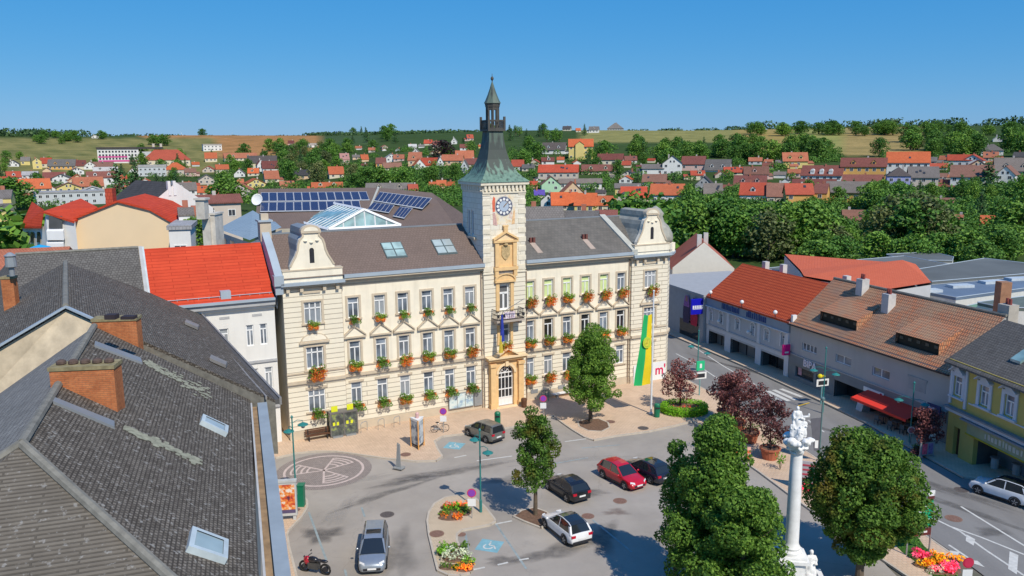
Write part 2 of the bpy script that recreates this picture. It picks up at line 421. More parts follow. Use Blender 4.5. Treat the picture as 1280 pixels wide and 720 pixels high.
i0 = len(b.v); b.box(0, 1.77, -.35, 0, 13.6, 13.8, 0); b.box(-.1, 1.9, -.6, 0, 13.8, 14.05, 1); b.mapped(cm, i0)
i0 = len(b.v); b.box(0, 12, -.6, 0, 13.7, 14.05, 1); b.mapped(sm, i0)
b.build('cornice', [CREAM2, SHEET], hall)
# roofs
RY, RZ = 4.6, 17.75
def rz(y): return 14.35+(RZ-14.35)*(y+.55)/(RY+.55)
def roofpatch(x0, x1, name, m):
    b = MB(); b.face([(x0, -.55, 14.38), (x1, -.55, 14.38), (x1, RY, RZ), (x0, RY, RZ)]); b.face([(x1, 13.2, 13.9), (x0, 13.2, 13.9), (x0, RY, RZ), (x1, RY, RZ)])
    return b.build(name, m, hall)
rl = roofpatch(.2, 19.0, 'roof', BROWNR)
rr = roofpatch(23.5, 36.3, 'roof', GREYR)
b = MB(); b.face([(36.3, -.5, 14.3), (41.2, -.5, 14.3), (40.2, RY, RZ), (36.3, RY, RZ)]); b.face([(41.2, -.5, 14.3), (42.6, 1, 14.1), (42.6, 13.2, 13.9), (40.2, RY, RZ)]); b.face([(42.6, 13.2, 13.9), (36.3, 13.2, 13.9), (36.3, RY, RZ), (40.2, RY, RZ)])
b.build('roof', GREYR, hall)
b = MB(); b.slab([(36.05, -.5, 14.62), (36.75, -.5, 14.62), (36.0, RY, RZ+.25), (35.3, RY, RZ+.25)], .5)
b.build('roof_flashing', M('pale_sheet', (.45, .45, .40), .6, .12), hall)
b = MB(); b.box(.2, 19.0, RY-.12, RY+.12, RZ-.05, RZ+.08); b.box(23.5, 40.2, RY-.12, RY+.12, RZ-.05, RZ+.08); b.build('ridge_cap', SHEETD, hall)
sn = Vector((0, -(RZ-14.35), RY+.55)).normalized()
def roofpt(x, y, o=0): return (x+sn.x*o, y+sn.y*o, rz(y)+sn.z*o)
for x in (10.9, 15.9):
    f = MB(); g = MB()
    f.slab([roofpt(x-1.0, .95, .10), roofpt(x+1.0, .95, .10), roofpt(x+1.0, 2.75, .10), roofpt(x-1.0, 2.75, .10)], .2)
    fo = f.build('skylight', M('skylight_frame', (.10, .13, .13), .5), hall)
    for a in (-.92, .06):
        for y0 in (1.05, 1.92): g.face([roofpt(x+a, y0, .125), roofpt(x+a+.86, y0, .125), roofpt(x+a+.86, y0+.76, .125), roofpt(x+a, y0+.76, .125)])
    g.build('pane', glassmat('skylight_glass', (.30, .42, .40), .05, .3), fo)
for x in (25.5, 31.7):
    f = MB(); f.slab([roofpt(x-.3, .3, .06), roofpt(x+.3, .3, .06), roofpt(x+.1, 1.6, .06), roofpt(x-.5, 1.6, .06)], .1, 1)
    for d in (-.45, -.08): f.box(x+d, x+d+.24, 1.55, 1.8, rz(1.6)-.2, rz(1.6)+.55, 0)
    f.build('vent_pipe', [M('rust_red_clay', (.16, .06, .05)), M('pink_sheet', (.42, .33, .27))], hall)
# gables over the pavilions
prof = [(1.9, 15.1), (1.9, 15.35), (1.72, 15.7), (1.42, 16.2), (1.22, 16.7), (1.14, 17.2), (1.0, 17.6), (.72, 17.9), (.72, 18.12)]
for cx, a, c, dome in ((2.85, .3, 5.4, 0), (38.65, 36.4, 40.9, 1)):
    b = MB(); b.box(a, c, -.45, .35, 14.05, 15.0, 0); b.box(a-.05, c+.05, -.5, .4, 15.0, 15.12, 1)
    poly = [(cx-x, z+.02) for x, z in prof]+[(cx+x, z+.02) for x, z in prof[::-1]]
    b.plate(poly, -.35, .15, 0)
    for sg in (-1, 1): b.plate([(cx+sg*(x-.12), z+.03) for x, z in prof[1:]]+[(cx+sg*(x+.05), z+.03) for x, z in prof[1:]][::-1], -.42, -.352, 1)
    b.box(cx-.85, cx+.85, -.48, .25, 18.16, 18.3, 1)
    arc = [(cx+.85*math.cos(math.pi*t/12), 18.3+.55*math.sin(math.pi*t/12)) for t in range(13)]
    b.plate(arc, -.42, .2, 1); b.plate([(cx+.62*math.cos(math.pi*t/12), 18.33+.36*math.sin(math.pi*t/12)) for t in range(13)], -.45, -.43, 0)
    for k in (-.5, 0, .5): b.lathe([(.16, 0), (.16, .05)], (cx+k, -.39, 17.5-.15*(k == 0)), 8)
    go = b.build('gable', [CREAM, CREAM2], hall)
    s = MB(); s.plate([(cx-.2, 15.6), (cx+.2, 15.6)]+[(cx+.2*math.cos(math.pi*t/8), 16.7+.2*math.sin(math.pi*t/8)) for t in range(9)], -.36, -.352)
    s.build('gable_opening', DARK, go)
    b = MB(); k = [(cx-x*.96, z-.08) for x, z in prof]+[(cx-.6, 18.5), (cx, 18.65), (cx+.6, 18.5)]+[(cx+x*.96, z-.08) for x, z in prof[::-1]]
    b.plate(k, .16, 4.6, 0); b.build('gable_roof', SHEETD if not dome else M('old_lead_sheet', (.34, .33, .28), .6, .25), hall)
b = MB()                                                   # curved corner hood behind the right gable
b.lathe([(1.9, 0), (2.0, .4), (1.9, 1.0), (1.5, 1.7), (1.0, 2.2), (.8, 2.8), (.95, 3.1), (.55, 3.6), (.1, 3.9)], (40.5, 1.6, 15.0), 12)
o = b.build('corner_hood', MATS['old_lead_sheet'], hall, smooth=True)
b = MB(); b.box(40.9, 42.2, .2, 3.4, 14.05, 15.0); i0 = len(b.v); b.box(0, 1.77, -.3, .3, 14.05, 14.98); b.mapped(cm, i0); b.build('corner_parapet', CREAM, hall)
# fire wall and stack on the left end
b = MB()
b.face([(-.3, -.7, 14.0), (-.3, RY, RZ+.5), (-.3, RY+1, RZ+.5), (-.3, RY+1, 12), (-.3, -.7, 12)])
for y0, y1, z0, z1 in ((-.7, 1.1, 14.75, 16.1), (1.1, 2.8, 16.1, 17.2), (2.8, RY, 17.2, 18.3)):
    b.slab([(-.4, y0, z0), (.25, y0, z0), (.25, y1, z1), (-.4, y1, z1)], 1.6, 0)
b.box(-.5, .45, RY-.5, RY+.7, 17.2, 18.9, 1); b.box(-.65, .6, RY-.65, RY+.85, 18.9, 19.05, 0); b.box(-.35, .3, RY-.3, RY+.5, 19.05, 19.6, 1)
b.box(-.5, .3, -.9, -.1, 13.9, 14.75, 0)
b.build('fire_wall', [SHEET, CREAM2], hall)

# tower
TX0, TX1, TY0, TY1, TZ = 19.0, 23.5, -TF, 4.3, 22.0
CX, CY = (TX0+TX1)/2, (TY0+TY1)/2
tf = off(mf, TF); tl = lambda u, z, d: (TX0+d, TY1-u, z); tr_ = lambda u, z, d: (TX1-d, TY0+u, z); tb = lambda u, z, d: (TX1-u, TY1-d, z)
b = MB()
TWh = [(20.6, 21.75, 9.7, 12.2), (20.55, 21.75, 6.3, 8.3), (20.3, 22.0, 0, 4.3)]
b.wall(tf, TX0, TX1, 0, 13.4, TWh, .3, 0); b.wall(tf, TX0, TX1, 13.4, TZ, [], .3, 1)
TSh = [(1.1, 1.65, 16.9, 19.3), (1.95, 2.5, 16.9, 19.3)]
b.wall(tl, 0, TY1-TY0, 0, TZ, TSh, .25, 1); b.wall(tr_, 0, TY1-TY0, 0, TZ, TSh, .25, 1); b.wall(tb, 0, TX1-TX0, 12, TZ, [], .25, 1)
tower = b.build('tower', [RUST, RUSTL], hall)
for h in TSh: window(tower, tl, *h, cols=1, tr=0); window(tower, tr_, *h, cols=1, tr=0)
b = MB(); b.box(TX0-.25, TX0, 1.2, 3.6, 16.55, 16.75); b.build('tower_sill', CREAM2, tower)
window(tower, tf, *TWh[1], cols=2, dep=.25)
f = MB()                                                    # balcony door
TT = M('pale_stone_trim', (.74, .67, .53), .85, .1)
for x0, x1 in ((TX0-.05, TX0+.75), (TX1-.75, TX1+.05)):
    b = MB()
    for z in [13.55+.9*k for k in range(9)]: b.box(x0, x1, TY0-.05, TY0, z, z+.48)
    b.build('quoins', TT, tower)
b = MB()
for k in range(11): b.box(TX0+.1+.41*k, TX0+.32+.41*k, TY0-.22, TY0-.01, 21.2, 21.72); b.box(TX0-.2, TX0-.01, TY0+.1+.42*k, TY0+.32+.42*k, 21.2, 21.72)
b.box(TX0-.05, TX1+.05, TY0-.12, TY0-.01, 20.95, 21.1); b.box(TX0-.3, TX1+.3, TY0-.3, TY1+.3, 21.72, 21.98)
b.build('bracket_frieze', TT, tower)
b = MB(); b.box(TX0-.08, TX1+.08, TY0-.08, TY0-.01, 13.3, 13.42); b.build('tower_band', TT, tower)
COPPER = None
t = NT('green_copper'); t.b.inputs['Roughness'].default_value = .6
tc = t.n.new('ShaderNodeTexCoord'); sp = t.add('ShaderNodeSeparateXYZ'); t.link(tc.outputs['Object'], sp.inputs[0])
mr = t.add('ShaderNodeMapRange'); mr.inputs[1].default_value = 22.0; mr.inputs[2].default_value = 27; t.link(sp.outputs[2], mr.inputs[0])
mp = t.add('ShaderNodeMapping'); mp.inputs['Scale'].default_value = (2.2, 2.2, .25); nz = t.add('ShaderNodeTexNoise'); nz.inputs['Scale'].default_value = 1.4; nz.inputs['Detail'].default_value = 6
t.link(tc.outputs['Object'], mp.inputs[0]); t.link(mp.outputs[0], nz.inputs['Vector'])
ad = t.add('ShaderNodeMath', operation='ADD'); mu = t.add('ShaderNodeMath', operation='MULTIPLY_ADD'); mu.inputs[1].default_value = 1.5; mu.inputs[2].default_value = -.75
t.link(nz.outputs[0], mu.inputs[0]); t.link(mr.outputs[0], ad.inputs[0]); t.link(mu.outputs[0], ad.inputs[1])
t.link(t.ramp(ad.outputs[0], [(0, (.16, .26, .195)), (.18, (.115, .20, .15)), (.3, (.055, .07, .057)), (.75, (.052, .063, .055)), (1, (.10, .14, .11))]), t.b.inputs['Base Color']); COPPER = t.mat
b = MB(); pr = [(2.62, 22.0), (2.2, 22.35), (1.78, 22.8), (1.45, 23.35), (1.15, 24.1), (.93, 25.0), (.79, 25.9), (.72, 26.75)]
b.lathe([(r*1.4142, z) for r, z in pr], (CX, CY, 0), 4, 0, 1, (TY1-TY0)/(TX1-TX0), math.pi/4)
b.build('tower_roof', COPPER, tower)
b = MB(); GW = .84
b.box(CX-GW-.08, CX+GW+.08, CY-GW-.08, CY+GW+.08, 26.75, 26.92)
for sx in (-GW, GW):
    for sy in (-GW, GW): b.box(CX+sx-.09, CX+sx+.09, CY+sy-.09, CY+sy+.09, 26.92, 28.1)
for k in range(13):
    v = GW*(k-6)/6
    for sg in (-GW, GW):
        b.box(CX+v-.025, CX+v+.025, CY+sg-.02, CY+sg+.02, 26.92, 27.75); b.box(CX+sg-.02, CX+sg+.02, CY+v-.025, CY+v+.025, 26.92, 27.75)
for sg in (-GW, GW):
    b.box(CX-GW, CX+GW, CY+sg-.035, CY+sg+.035, 27.7, 27.8); b.box(CX+sg-.03, CX+sg+.03, CY-GW, CY+GW, 27.71, 27.79); b.box(CX-GW, CX+GW, CY+sg-.035, CY+sg+.035, 26.95, 27.05)
b.build('gallery_railing', M('dark_copper', (.09, .085, .075), .6, .2), tower)
b = MB(); DC = MATS['dark_copper']
for k in range(8):
    a = math.pi/8+k*math.pi/4; b.lathe([(.11, 26.92), (.11, 29.1)], (CX+.55*math.cos(a), CY+.55*math.sin(a), 0), 6)
b.lathe([(.68, 29.0), (.74, 29.35)], (CX, CY, 0), 8, 0, ph=math.pi/8); b.lathe([(.62, 28.75), (.64, 29.0)], (CX, CY, 0), 8, 0, ph=math.pi/8)
b.lathe([(.12, 26.9), (.12, 29.0)], (CX, CY, 0), 6); b.build('lantern', DC, tower)
b = MB(); b.lathe([(.82, 29.35), (.66, 29.65), (.45, 30.15), (.27, 30.65), (.13, 31.1), (.05, 31.35)], (CX, CY, 0), 8, ph=math.pi/8); b.build('spire', COPPER, tower)
b = MB(); b.lathe([(.05, 31.3), (.05, 31.45), (.14, 31.55), (.16, 31.65), (.12, 31.78), (.03, 31.85), (.02, 32.1)], (CX, CY, 0), 8); b.build('finial', DC, tower)
# clock with painted surround
KX, KZ = 21.2, 19.72
b = MB()
def disc(b, r, y, m, n=32, r0=0):
    for i in range(n):
        a, c = 6.28319*i/n, 6.28319*(i+1)/n
        if r0: b.face([(KX+r*math.cos(a), y, KZ+r*math.sin(a)), (KX+r0*math.cos(a), y, KZ+r0*math.sin(a)), (KX+r0*math.cos(c), y, KZ+r0*math.sin(c)), (KX+r*math.cos(c), y, KZ+r*math.sin(c))], m)
        else: b.face([(KX, y, KZ), (KX+r*math.cos(c), y, KZ+r*math.sin(c)), (KX+r*math.cos(a), y, KZ+r*math.sin(a))][::-1], m)
disc(b, .95, TY0-.03, 0); disc(b, .87, TY0-.05, 1); disc(b, .5, TY0-.065, 2)
clk = b.build('clock_face', [M('clock_rim', (.42, .42, .40)), M('clock_blue', (.07, .08, .17)), M('clock_pale', (.42, .50, .60))], tower)
b = MB()
for k in range(12):
    a = 6.28319*k/12; b.lathe([(.11, -.01), (.11, .01)], (0, 0, 0), 8)
b = MB()
for k in range(12):
    a = 6.28319*k/12; cx, cz = KX+.67*math.cos(a), KZ+.67*math.sin(a)
    b.face([(cx+.14*math.cos(6.28319*j/10), TY0-.075, cz+.14*math.sin(6.28319*j/10)) for j in range(10)])
b.build('numeral_disc', M('numeral_white', (.78, .78, .75)), clk)
for ang, ln, wd in ((48, .8, .035), (40, .5, .05)):
    b = MB(); a = R_(90-ang); dx, dz = math.cos(a), math.sin(a)
    b.face([(KX-dz*wd-.1*dx, TY0-.09, KZ+dx*wd-.1*dz), (KX+dz*wd-.1*dx, TY0-.09, KZ-dx*wd-.1*dz), (KX+dx*ln, TY0-.09, KZ+dz*ln)]); b.build('clock_hand', M('gilt_bronze', (.32, .17, .06), .4), clk)
t = NT('faded_fresco'); n = t.noise(1.6, 5); c = t.ramp(n, [(.3, (.74, .50, .28)), (.45, (.80, .72, .55)), (.55, (.74, .68, .58)), (.66, (.62, .40, .32)), (.78, (.48, .48, .52))]); t.link(c, t.b.inputs['Base Color']); t.b.inputs['Roughness'].default_value = .9
b = MB()
fy = TY0-.012
b.face([(20.1, fy, 18.0), (22.35, fy, 18.0), (22.4, fy, 19.4), (22.25, fy, 20.6), (21.6, fy, 20.95), (20.8, fy, 20.95), (20.15, fy, 20.5), (20.0, fy, 19)]); b.build('wall_painting', t.mat, tower)
b = MB(); fy -= .006
b.face([(20.02, fy, 19.2), (20.27, fy, 19.25), (20.3, fy, 20.5), (20.12, fy, 20.7), (19.98, fy, 20.2)], 0); b.face([(20.05, fy, 18.0), (20.5, fy, 17.9), (20.4, fy, 18.6), (20.25, fy, 19.15), (20.02, fy, 19.1)], 1); b.face([(22.0, fy, 17.95), (22.35, fy, 18.0), (22.4, fy, 19.3), (22.2, fy, 19.2)], 2)
b.build('painted_figure', [M('fresco_red', (.72, .16, .09), .9, .3, 4), M('fresco_mauve', (.60, .38, .34), .9, .3, 4), M('fresco_orange', (.74, .48, .26), .9, .3, 4)], tower)
# coat of arms aedicule
ay = TY0
b = MB(); cx = 21.28
b.box(cx-1.0, cx+1.0, ay-.12, ay-.001, 13.95, 16.3, 0); b.box(cx-1.25, cx+1.25, ay-.35, ay-.001, 13.62, 13.95, 0)
b.box(cx-1.3, cx+1.3, ay-.38, ay-.001, 16.3, 16.5, 0)
for sg in (-1, 1):
    b.box(cx+sg*.95-.2, cx+sg*.95+.2, ay-.3, ay-.13, 14.0, 16.3, 0); b.box(cx+sg*1.0-.18, cx+sg*1.0+.18, ay-.3, ay-.001, 13.0, 13.62, 0)
    b.plate([(cx+sg*1.32, 16.5), (cx+sg*1.32, 16.68), (cx, 17.4), (cx, 17.2)], ay-.36, ay-.002, 0)
b.plate([(cx-1.2, 16.5), (cx+1.2, 16.5), (cx, 17.15)], ay-.16, ay-.002, 1); b.box(cx-.2, cx+.2, ay-.3, ay-.05, 17.3, 17.8, 0); b.box(cx-.28, cx+.28, ay-.32, ay-.05, 17.8, 17.92, 0)
a_ = b.build('coat_of_arms_niche', [OCHRE, M('ochre_light', (.80, .62, .38))], tower)
b = MB(); b.plate([(cx-.42, 15.95), (cx+.42, 15.95), (cx+.45, 15.1), (cx+.2, 14.75), (cx, 14.6), (cx-.2, 14.75), (cx-.45, 15.1)], ay-.2, ay-.121); b.lathe([(.15, 0), (.25, .12), (.16, .28)], (cx, ay-.2, 15.95), 8); b.build('coat_of_arms', M('weathered_bronze_stone', (.50, .36, .18), .8, .35, 5), a_)
# balcony with door
b = MB(); cx = 21.2
b.box(cx-.95, cx-.6, ay-.14, ay-.001, 9.6, 12.45); b.box(cx+.6, cx+.95, ay-.14, ay-.001, 9.6, 12.45); b.box(cx-1.1, cx+1.1, ay-.3, ay-.001, 12.45, 12.65)
arc = [(cx+1.1*math.cos(math.pi*k/12), 12.65+.55*math.sin(math.pi*k/12)) for k in range(13)]; b.plate(arc, ay-.2, ay-.002)
arc = [(cx+1.15*math.cos(math.pi*k/12), 12.7+.62*math.sin(math.pi*k/12)) for k in range(13)]; b.plate(arc+[(x*.86+cx*.14, z-.1) for x, z in arc[::-1]], ay-.32, ay-.21)
b.box(cx-.85, cx-.58, ay-.12, ay-.001, 6.3, 8.6); b.box(cx+.58, cx+.85, ay-.12, ay-.001, 6.3, 8.6)
b.build('balcony_surround', OCHRE, tower)
window(tower, tf, *TWh[0], cols=2, tr=.66, dep=.28, fw=.16, glass=GLASSD)
b = MB(); b.box(19.75, 22.75, ay-1.25, ay-.002, 8.75, 8.95)
for x in (20.1, 22.4): b.plate([(0, 0)], 0, 0) if False else b.slab([(x-.15, ay-1.0, 8.75), (x+.15, ay-1.0, 8.75), (x+.15, ay-.003, 8.75), (x-.15, ay-.003, 8.75)], .28)
bal = b.build('balcony', M('balcony_stone', (.42, .36, .30)), tower)
b = MB()
for k in range(17):
    x = 19.82+.1786*k; b.tube([(x, ay-1.2, 8.95), (x, ay-1.26-.05*math.sin(k), 9.35), (x, ay-1.2, 9.85)], .02, 4)
for k in range(6):
    y = ay-1.2+.2*k
    for x in (19.82, 22.68): b.tube([(x, y, 8.95), (x, y, 9.85)], .02, 4)
for z in (9.0, 9.45, 9.87): b.box(19.8, 22.7, ay-1.23, ay-1.17, z, z+.05); b.box(19.79, 19.85, ay-1.2, ay-.01, z, z+.05); b.box(22.65, 22.71, ay-1.2, ay-.01, z, z+.05)
for x in (19.9, 20.5, 22.0, 22.6): b.ell((x, ay-1.24, 9.4), (.16, .04, .18))
b.build('balcony_railing', DARK, bal)
b = MB(); b.face([(20.5, ay-1.245, 9.1), (21.7, ay-1.245, 9.1), (21.7, ay-1.245, 9.75), (20.5, ay-1.245, 9.75)]); t = NT('printed_banner'); n = t.noise(7, 2); t.link(t.ramp(n, [(.42, (.75, .74, .76)), (.52, (.70, .45, .5)), (.62, (.3, .3, .45))]), t.b.inputs['Base Color']); b.build('balcony_banner', t.mat, bal)
# portal
cx = 21.15; b = MB()
def archpoly(cx, r, z0, zs, n=14): return [(cx-r, z0)]+[(cx+r*math.cos(math.pi*(1-k/n)), zs+r*math.sin(math.pi*(1-k/n))) for k in range(n+1)]+[(cx+r, z0)]
outer = [(cx-1.75, 0), (cx-1.75, 4.85), (cx+1.75, 4.85), (cx+1.75, 0)]
ring = archpoly(cx, .85, .0, 3.45)
b.face([(x, ay-.32, z) for x, z in (outer[:2]+outer[2:][:2])+ring[::-1]][::1], 0)
for a_, c_ in zip(ring, ring[1:]): b.face([(a_[0], ay-.32, a_[1]), (a_[0], ay+.1, a_[1]), (c_[0], ay+.1, c_[1]), (c_[0], ay-.32, c_[1])], 0)
for x in (cx-1.75, cx+1.75): b.face([(x, ay-.32, 0), (x, ay, 0), (x, ay, 4.85), (x, ay-.32, 4.85)], 0)
ro = archpoly(cx, 1.1, 0, 3.45); b.face([(x, ay-.40, z) for x, z in ro[1:-1]]+[(x, ay-.40, z) for x, z in ring[1:-1][::-1]], 1)
for sg in (-1, 1):
    b.box(cx+sg*1.52-.27, cx+sg*1.52+.27, ay-.62, ay-.321, 0, 4.3, 0); b.box(cx+sg*1.52-.36, cx+sg*1.52+.36, ay-.74, ay-.32, 4.3, 4.6, 0); b.box(cx+sg*1.52-.34, cx+sg*1.52+.34, ay-.7, ay-.32, 0.0, .6, 0)
b.box(cx-2.0, cx+2.0, ay-.7, ay-.001, 4.86, 5.1, 0); b.box(cx-2.15, cx+2.15, ay-.9, ay-.001, 5.1, 5.25, 1)
for sg in (-1, 1): b.plate([(cx+sg*1.2, 5.25), (cx+sg*1.2, 5.4), (cx, 6.1), (cx, 5.93)], ay-.8, ay-.002, 1)
b.plate([(cx-1.1, 5.25), (cx+1.1, 5.25), (cx, 5.9)], ay-.4, ay-.003, 0); b.box(cx-.16, cx+.16, ay-.55, ay-.33, 4.2, 4.75, 1)
b.box(cx-1.3, cx+1.3, ay-.9, ay-.33, 0, .16, 1)
por = b.build('portal', [OCHRE, MATS['ochre_light']], tower)
b = MB()
for x in (cx-.82, cx-.41, cx-.02, cx+.37, cx+.76): b.box(x, x+.07, ay+.0, ay+.06, .16, 3.4)
for z in (.16, .9, 1.75, 2.95, 3.4): b.box(cx-.85, cx+.85, ay-.01, ay+.07, z, z+.1)
b.box(cx-.85, cx+.85, ay+.03, ay+.06, .16, .9)
for k in (1, 2, 3): a = math.pi*k/4; b.tube([(cx, ay+.03, 3.45), (cx+.85*math.cos(a), ay+.03, 3.45+.85*math.sin(a))], .035, 4)
for r in (.45, .82): b.tube([(cx+r*math.cos(math.pi*k/10), ay+.03, 3.45+r*math.sin(math.pi*k/10)) for k in range(11)], .035, 4)
dr = b.build('door', FRAMEW, por)
b = MB(); b.face([(x, ay+.08, z) for x, z in archpoly(cx, .86, .1, 3.45)][::-1]); b.build('pane', GLASSD, dr)
for x in (5.32, 18.82, 23.72, 36.0):
    b = MB(); b.tube([(x, -.1, .2), (x, -.1, 13.8)], .05, 6); b.build('downpipe', M('pipe_brown', (.28, .2, .15), .5), hall)
# vents in the plinth
for x in (24.6, 27.8):
    b = MB(); b.box(x-.4, x+.4, -.09, -.061, .75, 1.15); b.build('vent_grille', GREYM, hall)
# ------------------------------------------------------------------ grey-roofed corner building in the left foreground
SLATE = tiles('lichen_slate', (.118, .10, .08), (.235, .205, .168), (.062, .052, .042), .17, .14, .03, .3, .5, .9, speck=(.40, .385, .35), specks=.65, bump=.9)
SLATED = tiles('dark_slate', (.125, .115, .105), (.165, .155, .14), (.07, .065, .06), .25, .25, .025, .3, .3, .9, speck=(.26, .25, .23), specks=.35, bump=.7)
BRICK = tiles('orange_brick', (.50, .155, .06), (.60, .22, .085), (.36, .17, .09), .25, .08, .012, .55, 1.6, .9, bump=.5)
CAPM = M('mossy_cap', (.26, .22, .12), .9, .3, 4)
OLDP = M('old_plaster', (.55, .46, .33), .95, .22, 1.2, streak=.3, bump=.2)
lb = thing('corner_building', 'old grey slate-roofed corner building with brick chimneys filling the left foreground', 'building', (-18, 38, 0))
def L(p): return (p[0]+18, p[1]-38, p[2])
A0, A1, E0, E1 = (-23.6, 41.69, 17), (-33.05, 58.97, 17), (-12.6, 40.98, 12), (-26.9, 66.3, 12)
ALn = (-23.6-.878*10.5, 41.69-.479*10.5, 11.2); ALf = (ALn[0]-9.45*1.2, ALn[1]+17.3*1.2, 11.2)
B0, BE, BF = (-15.4, 24.0, 16), (-13.93, 41.0, 12), (-6.51, 18.82, 12)
nB = (Vector(BF)-Vector(B0)).cross(Vector(BE)-Vector(B0)); nB = nB if nB.z > 0 else -nB; nB.normalize()
B1 = on_plane(118, 408, B0, nB)
nA = (Vector(E0)-Vector(A0)).cross(Vector(A1)-Vector(A0)); nA = nA if nA.z > 0 else -nA; nA.normalize()
E1 = (E1[0], E1[1], A0[2]-(nA.x*(E1[0]-A0[0])+nA.y*(E1[1]-A0[1]))/nA.z)
BLn = (B1[0]-.878*10.5, B1[1]-.479*10.5, 9.4); BLf = (B0[0]-11, B0[1]-5, 9.0); CF = (BF[0]-13*.946, BF[1]-13*.324, 12)
b = MB()
b.slab([L(p) for p in (A0, E0, E1, A1)], .2); b.slab([L(p) for p in (A1, ALf, ALn, A0)], .2)
b.build('roof', SLATE, lb)
b = MB(); b.slab([L(p) for p in (B0, BF, BE, B1)], .2); b.build('roof', SLATE, lb)
b = MB(); b.slab([L(p) for p in (B1, BLn, BLf, B0)], .2); b.build('roof', tiles('pale_slate', (.19, .18, .165), (.25, .24, .22), (.11, .105, .10), .3, .25, .02, .3, .6, .9, speck=(.4, .39, .36), specks=.4), lb)
b = MB(); b.slab([L(p) for p in (CF, BF, B0)], .2); b.slab([L(p) for p in (CF, B0, BLf)], .2)
b.build('roof', tiles('ribbed_slate', (.15, .13, .104), (.185, .162, .13), (.10, .086, .068), 2.4, .15, .03, .3, .5, .9, speck=(.36, .35, .33), specks=.5, bump=1), lb)
b = MB()
def ridgebar(p, q, w_, h_, m=0): b.tube([L(p), L(q)], w_, 8, m)
for p, q in ((A0, A1), (B1, B0), (B0, BF), (B0, BLf)): ridgebar((p[0], p[1], p[2]+.02), (q[0], q[1], q[2]+.02), .16, .1)
b.build('ridge_cap', M('ridge_grey', (.21, .20, .17), .9, .25, 3, bump=.4), lb)
# gable wall, with its sheet verge
gm = tuple(A0[k]+(E0[k]-A0[k])*.17 for k in range(3))
b = MB(); b.face([L((A0[0], A0[1]-.02, 16.8)), L((gm[0], gm[1]-.02, gm[2]-.2)), L((gm[0], gm[1]-.02, 9)), L((ALn[0], ALn[1]-.02, 6)), L((ALn[0], ALn[1]-.02, 11.0))][::-1]); b.build('gable_wall', OLDP, lb)
b = MB(); b.face([L((gm[0], gm[1]-.02, gm[2]-.2)), L((E0[0], E0[1]-.02, 11.85)), L((E0[0], E0[1]-.02, 9)), L((gm[0], gm[1]-.02, 9))][::-1]); b.build('roof_step', M('ridge_grey', (.21, .20, .17), .9, .25, 3, bump=.4), lb)
b = MB()
for p, q in ((A0, gm), (A0, ALn)):
    d = (Vector(q)-Vector(p)); e = Vector((.28, -.6, 0)).normalized()*.28
    b.slab([L(tuple(Vector(p)+Vector((0, 0, .05))+e)), L(tuple(Vector(q)+Vector((0, 0, .05))+e)), L(tuple(Vector(q)+Vector((0, 0, .05))-e*.6)), L(tuple(Vector(p)+Vector((0, 0, .05))-e*.6))][:: (1 if q is ALn else -1)], .1)
b.build('verge_sheet', SHEET, lb)
# walls below the eaves
b = MB()
ctr = [(-26.6, 65.5), (-13.6, 41.2), (-7.1, 18.9), (-18.0, 15.0), (-34, 36), (-46, 58)]
for i in range(len(ctr)):
    p, q = ctr[i], ctr[(i+1) % len(ctr)]
    b.face([L((p[0], p[1], 0)), L((p[0], p[1], 11.6)), L((q[0], q[1], 11.6)), L((q[0], q[1], 0))])
b.build('wall', M('beige_wall', (.55, .5, .4), .9, .08), lb)
# box gutter and sheet-covered cornice towards the square
dv = Vector((.324, -.946, 0)); nv = Vector((.946, .324, 0)); S = Vector((-13.75, 40.4, 0))
def strip(o0, o1, z0, z1, l0=0, l1=24): return [tuple(S+nv*o0+dv*l0)[:2], tuple(S+nv*o0+dv*l1)[:2], tuple(S+nv*o1+dv*l1)[:2], tuple(S+nv*o1+dv*l0)[:2]]
b = MB(); b.prism([(x+18, y-38) for x, y in strip(.02, .10, 0, 0)], 11.6, 12.03); b.build('gutter_edge', M('pale_edge', (.5, .48, .44), .7), lb)
b = MB(); b.prism([(x+18, y-38) for x, y in strip(.105, .36, 0, 0)], 11.5, 11.8); b.build('box_gutter', M('brown_gutter', (.30, .20, .11), .8, .3, 2), lb)
b = MB(); b.prism([(x+18, y-38) for x, y in strip(.365, .84, 0, 0)], 11.3, 12.0); b.build('cornice_sheet', M('pale_blue_sheet', (.30, .345, .37), .5, .12, .8), lb)
d2 = (Vector(E1)-Vector(E0)).normalized(); n2 = Vector((-d2.y, d2.x, 0))*-1
b = MB()
for o0, o1, z0, z1, mm in ((-.5, -.42, 12.1, 12.3, 0), (.0, .22, 11.75, 12.02, 1), (.22, .34, 11.7, 12.1, 0)):
    q = [Vector(E0)+n2*o0, Vector(E1)+n2*o0, Vector(E1)+n2*o1, Vector(E0)+n2*o1]; b.prism([(v.x+18, v.y-38) for v in q], z0, z1, mm)
b.build('gutter', [M('gutter_grey', (.24, .23, .22), .7, .15), M('gutter_dark', (.10, .095, .09), .8)], lb)
def qplane(px4, p, n, o): return [L(on_plane(x, y, p, n, o)) for x, y in px4]
def hatch(name, px4, p, n, mats, parent, glass=True):
    b = MB(); q = qplane(px4, p, n, .22)
    if glass:
        c = Vector([sum(v[k] for v in q)/4 for k in range(3)]); inn = [tuple(c+(Vector(v)-c)*.74) for v in q]
        lo = [tuple(Vector(v)-n*.3) for v in q]
        for i in range(4):
            j = (i+1) % 4; b.face([q[i], q[j], inn[j], inn[i]]); b.face([lo[i], lo[j], q[j], q[i]])
        o = b.build(name, mats[0], parent); g = MB(); g.face([tuple(Vector(v)-n*.03) for v in inn]); g.build('pane', mats[1], o)
    else: b.slab(q, .2); b.build(name, mats[0], parent)
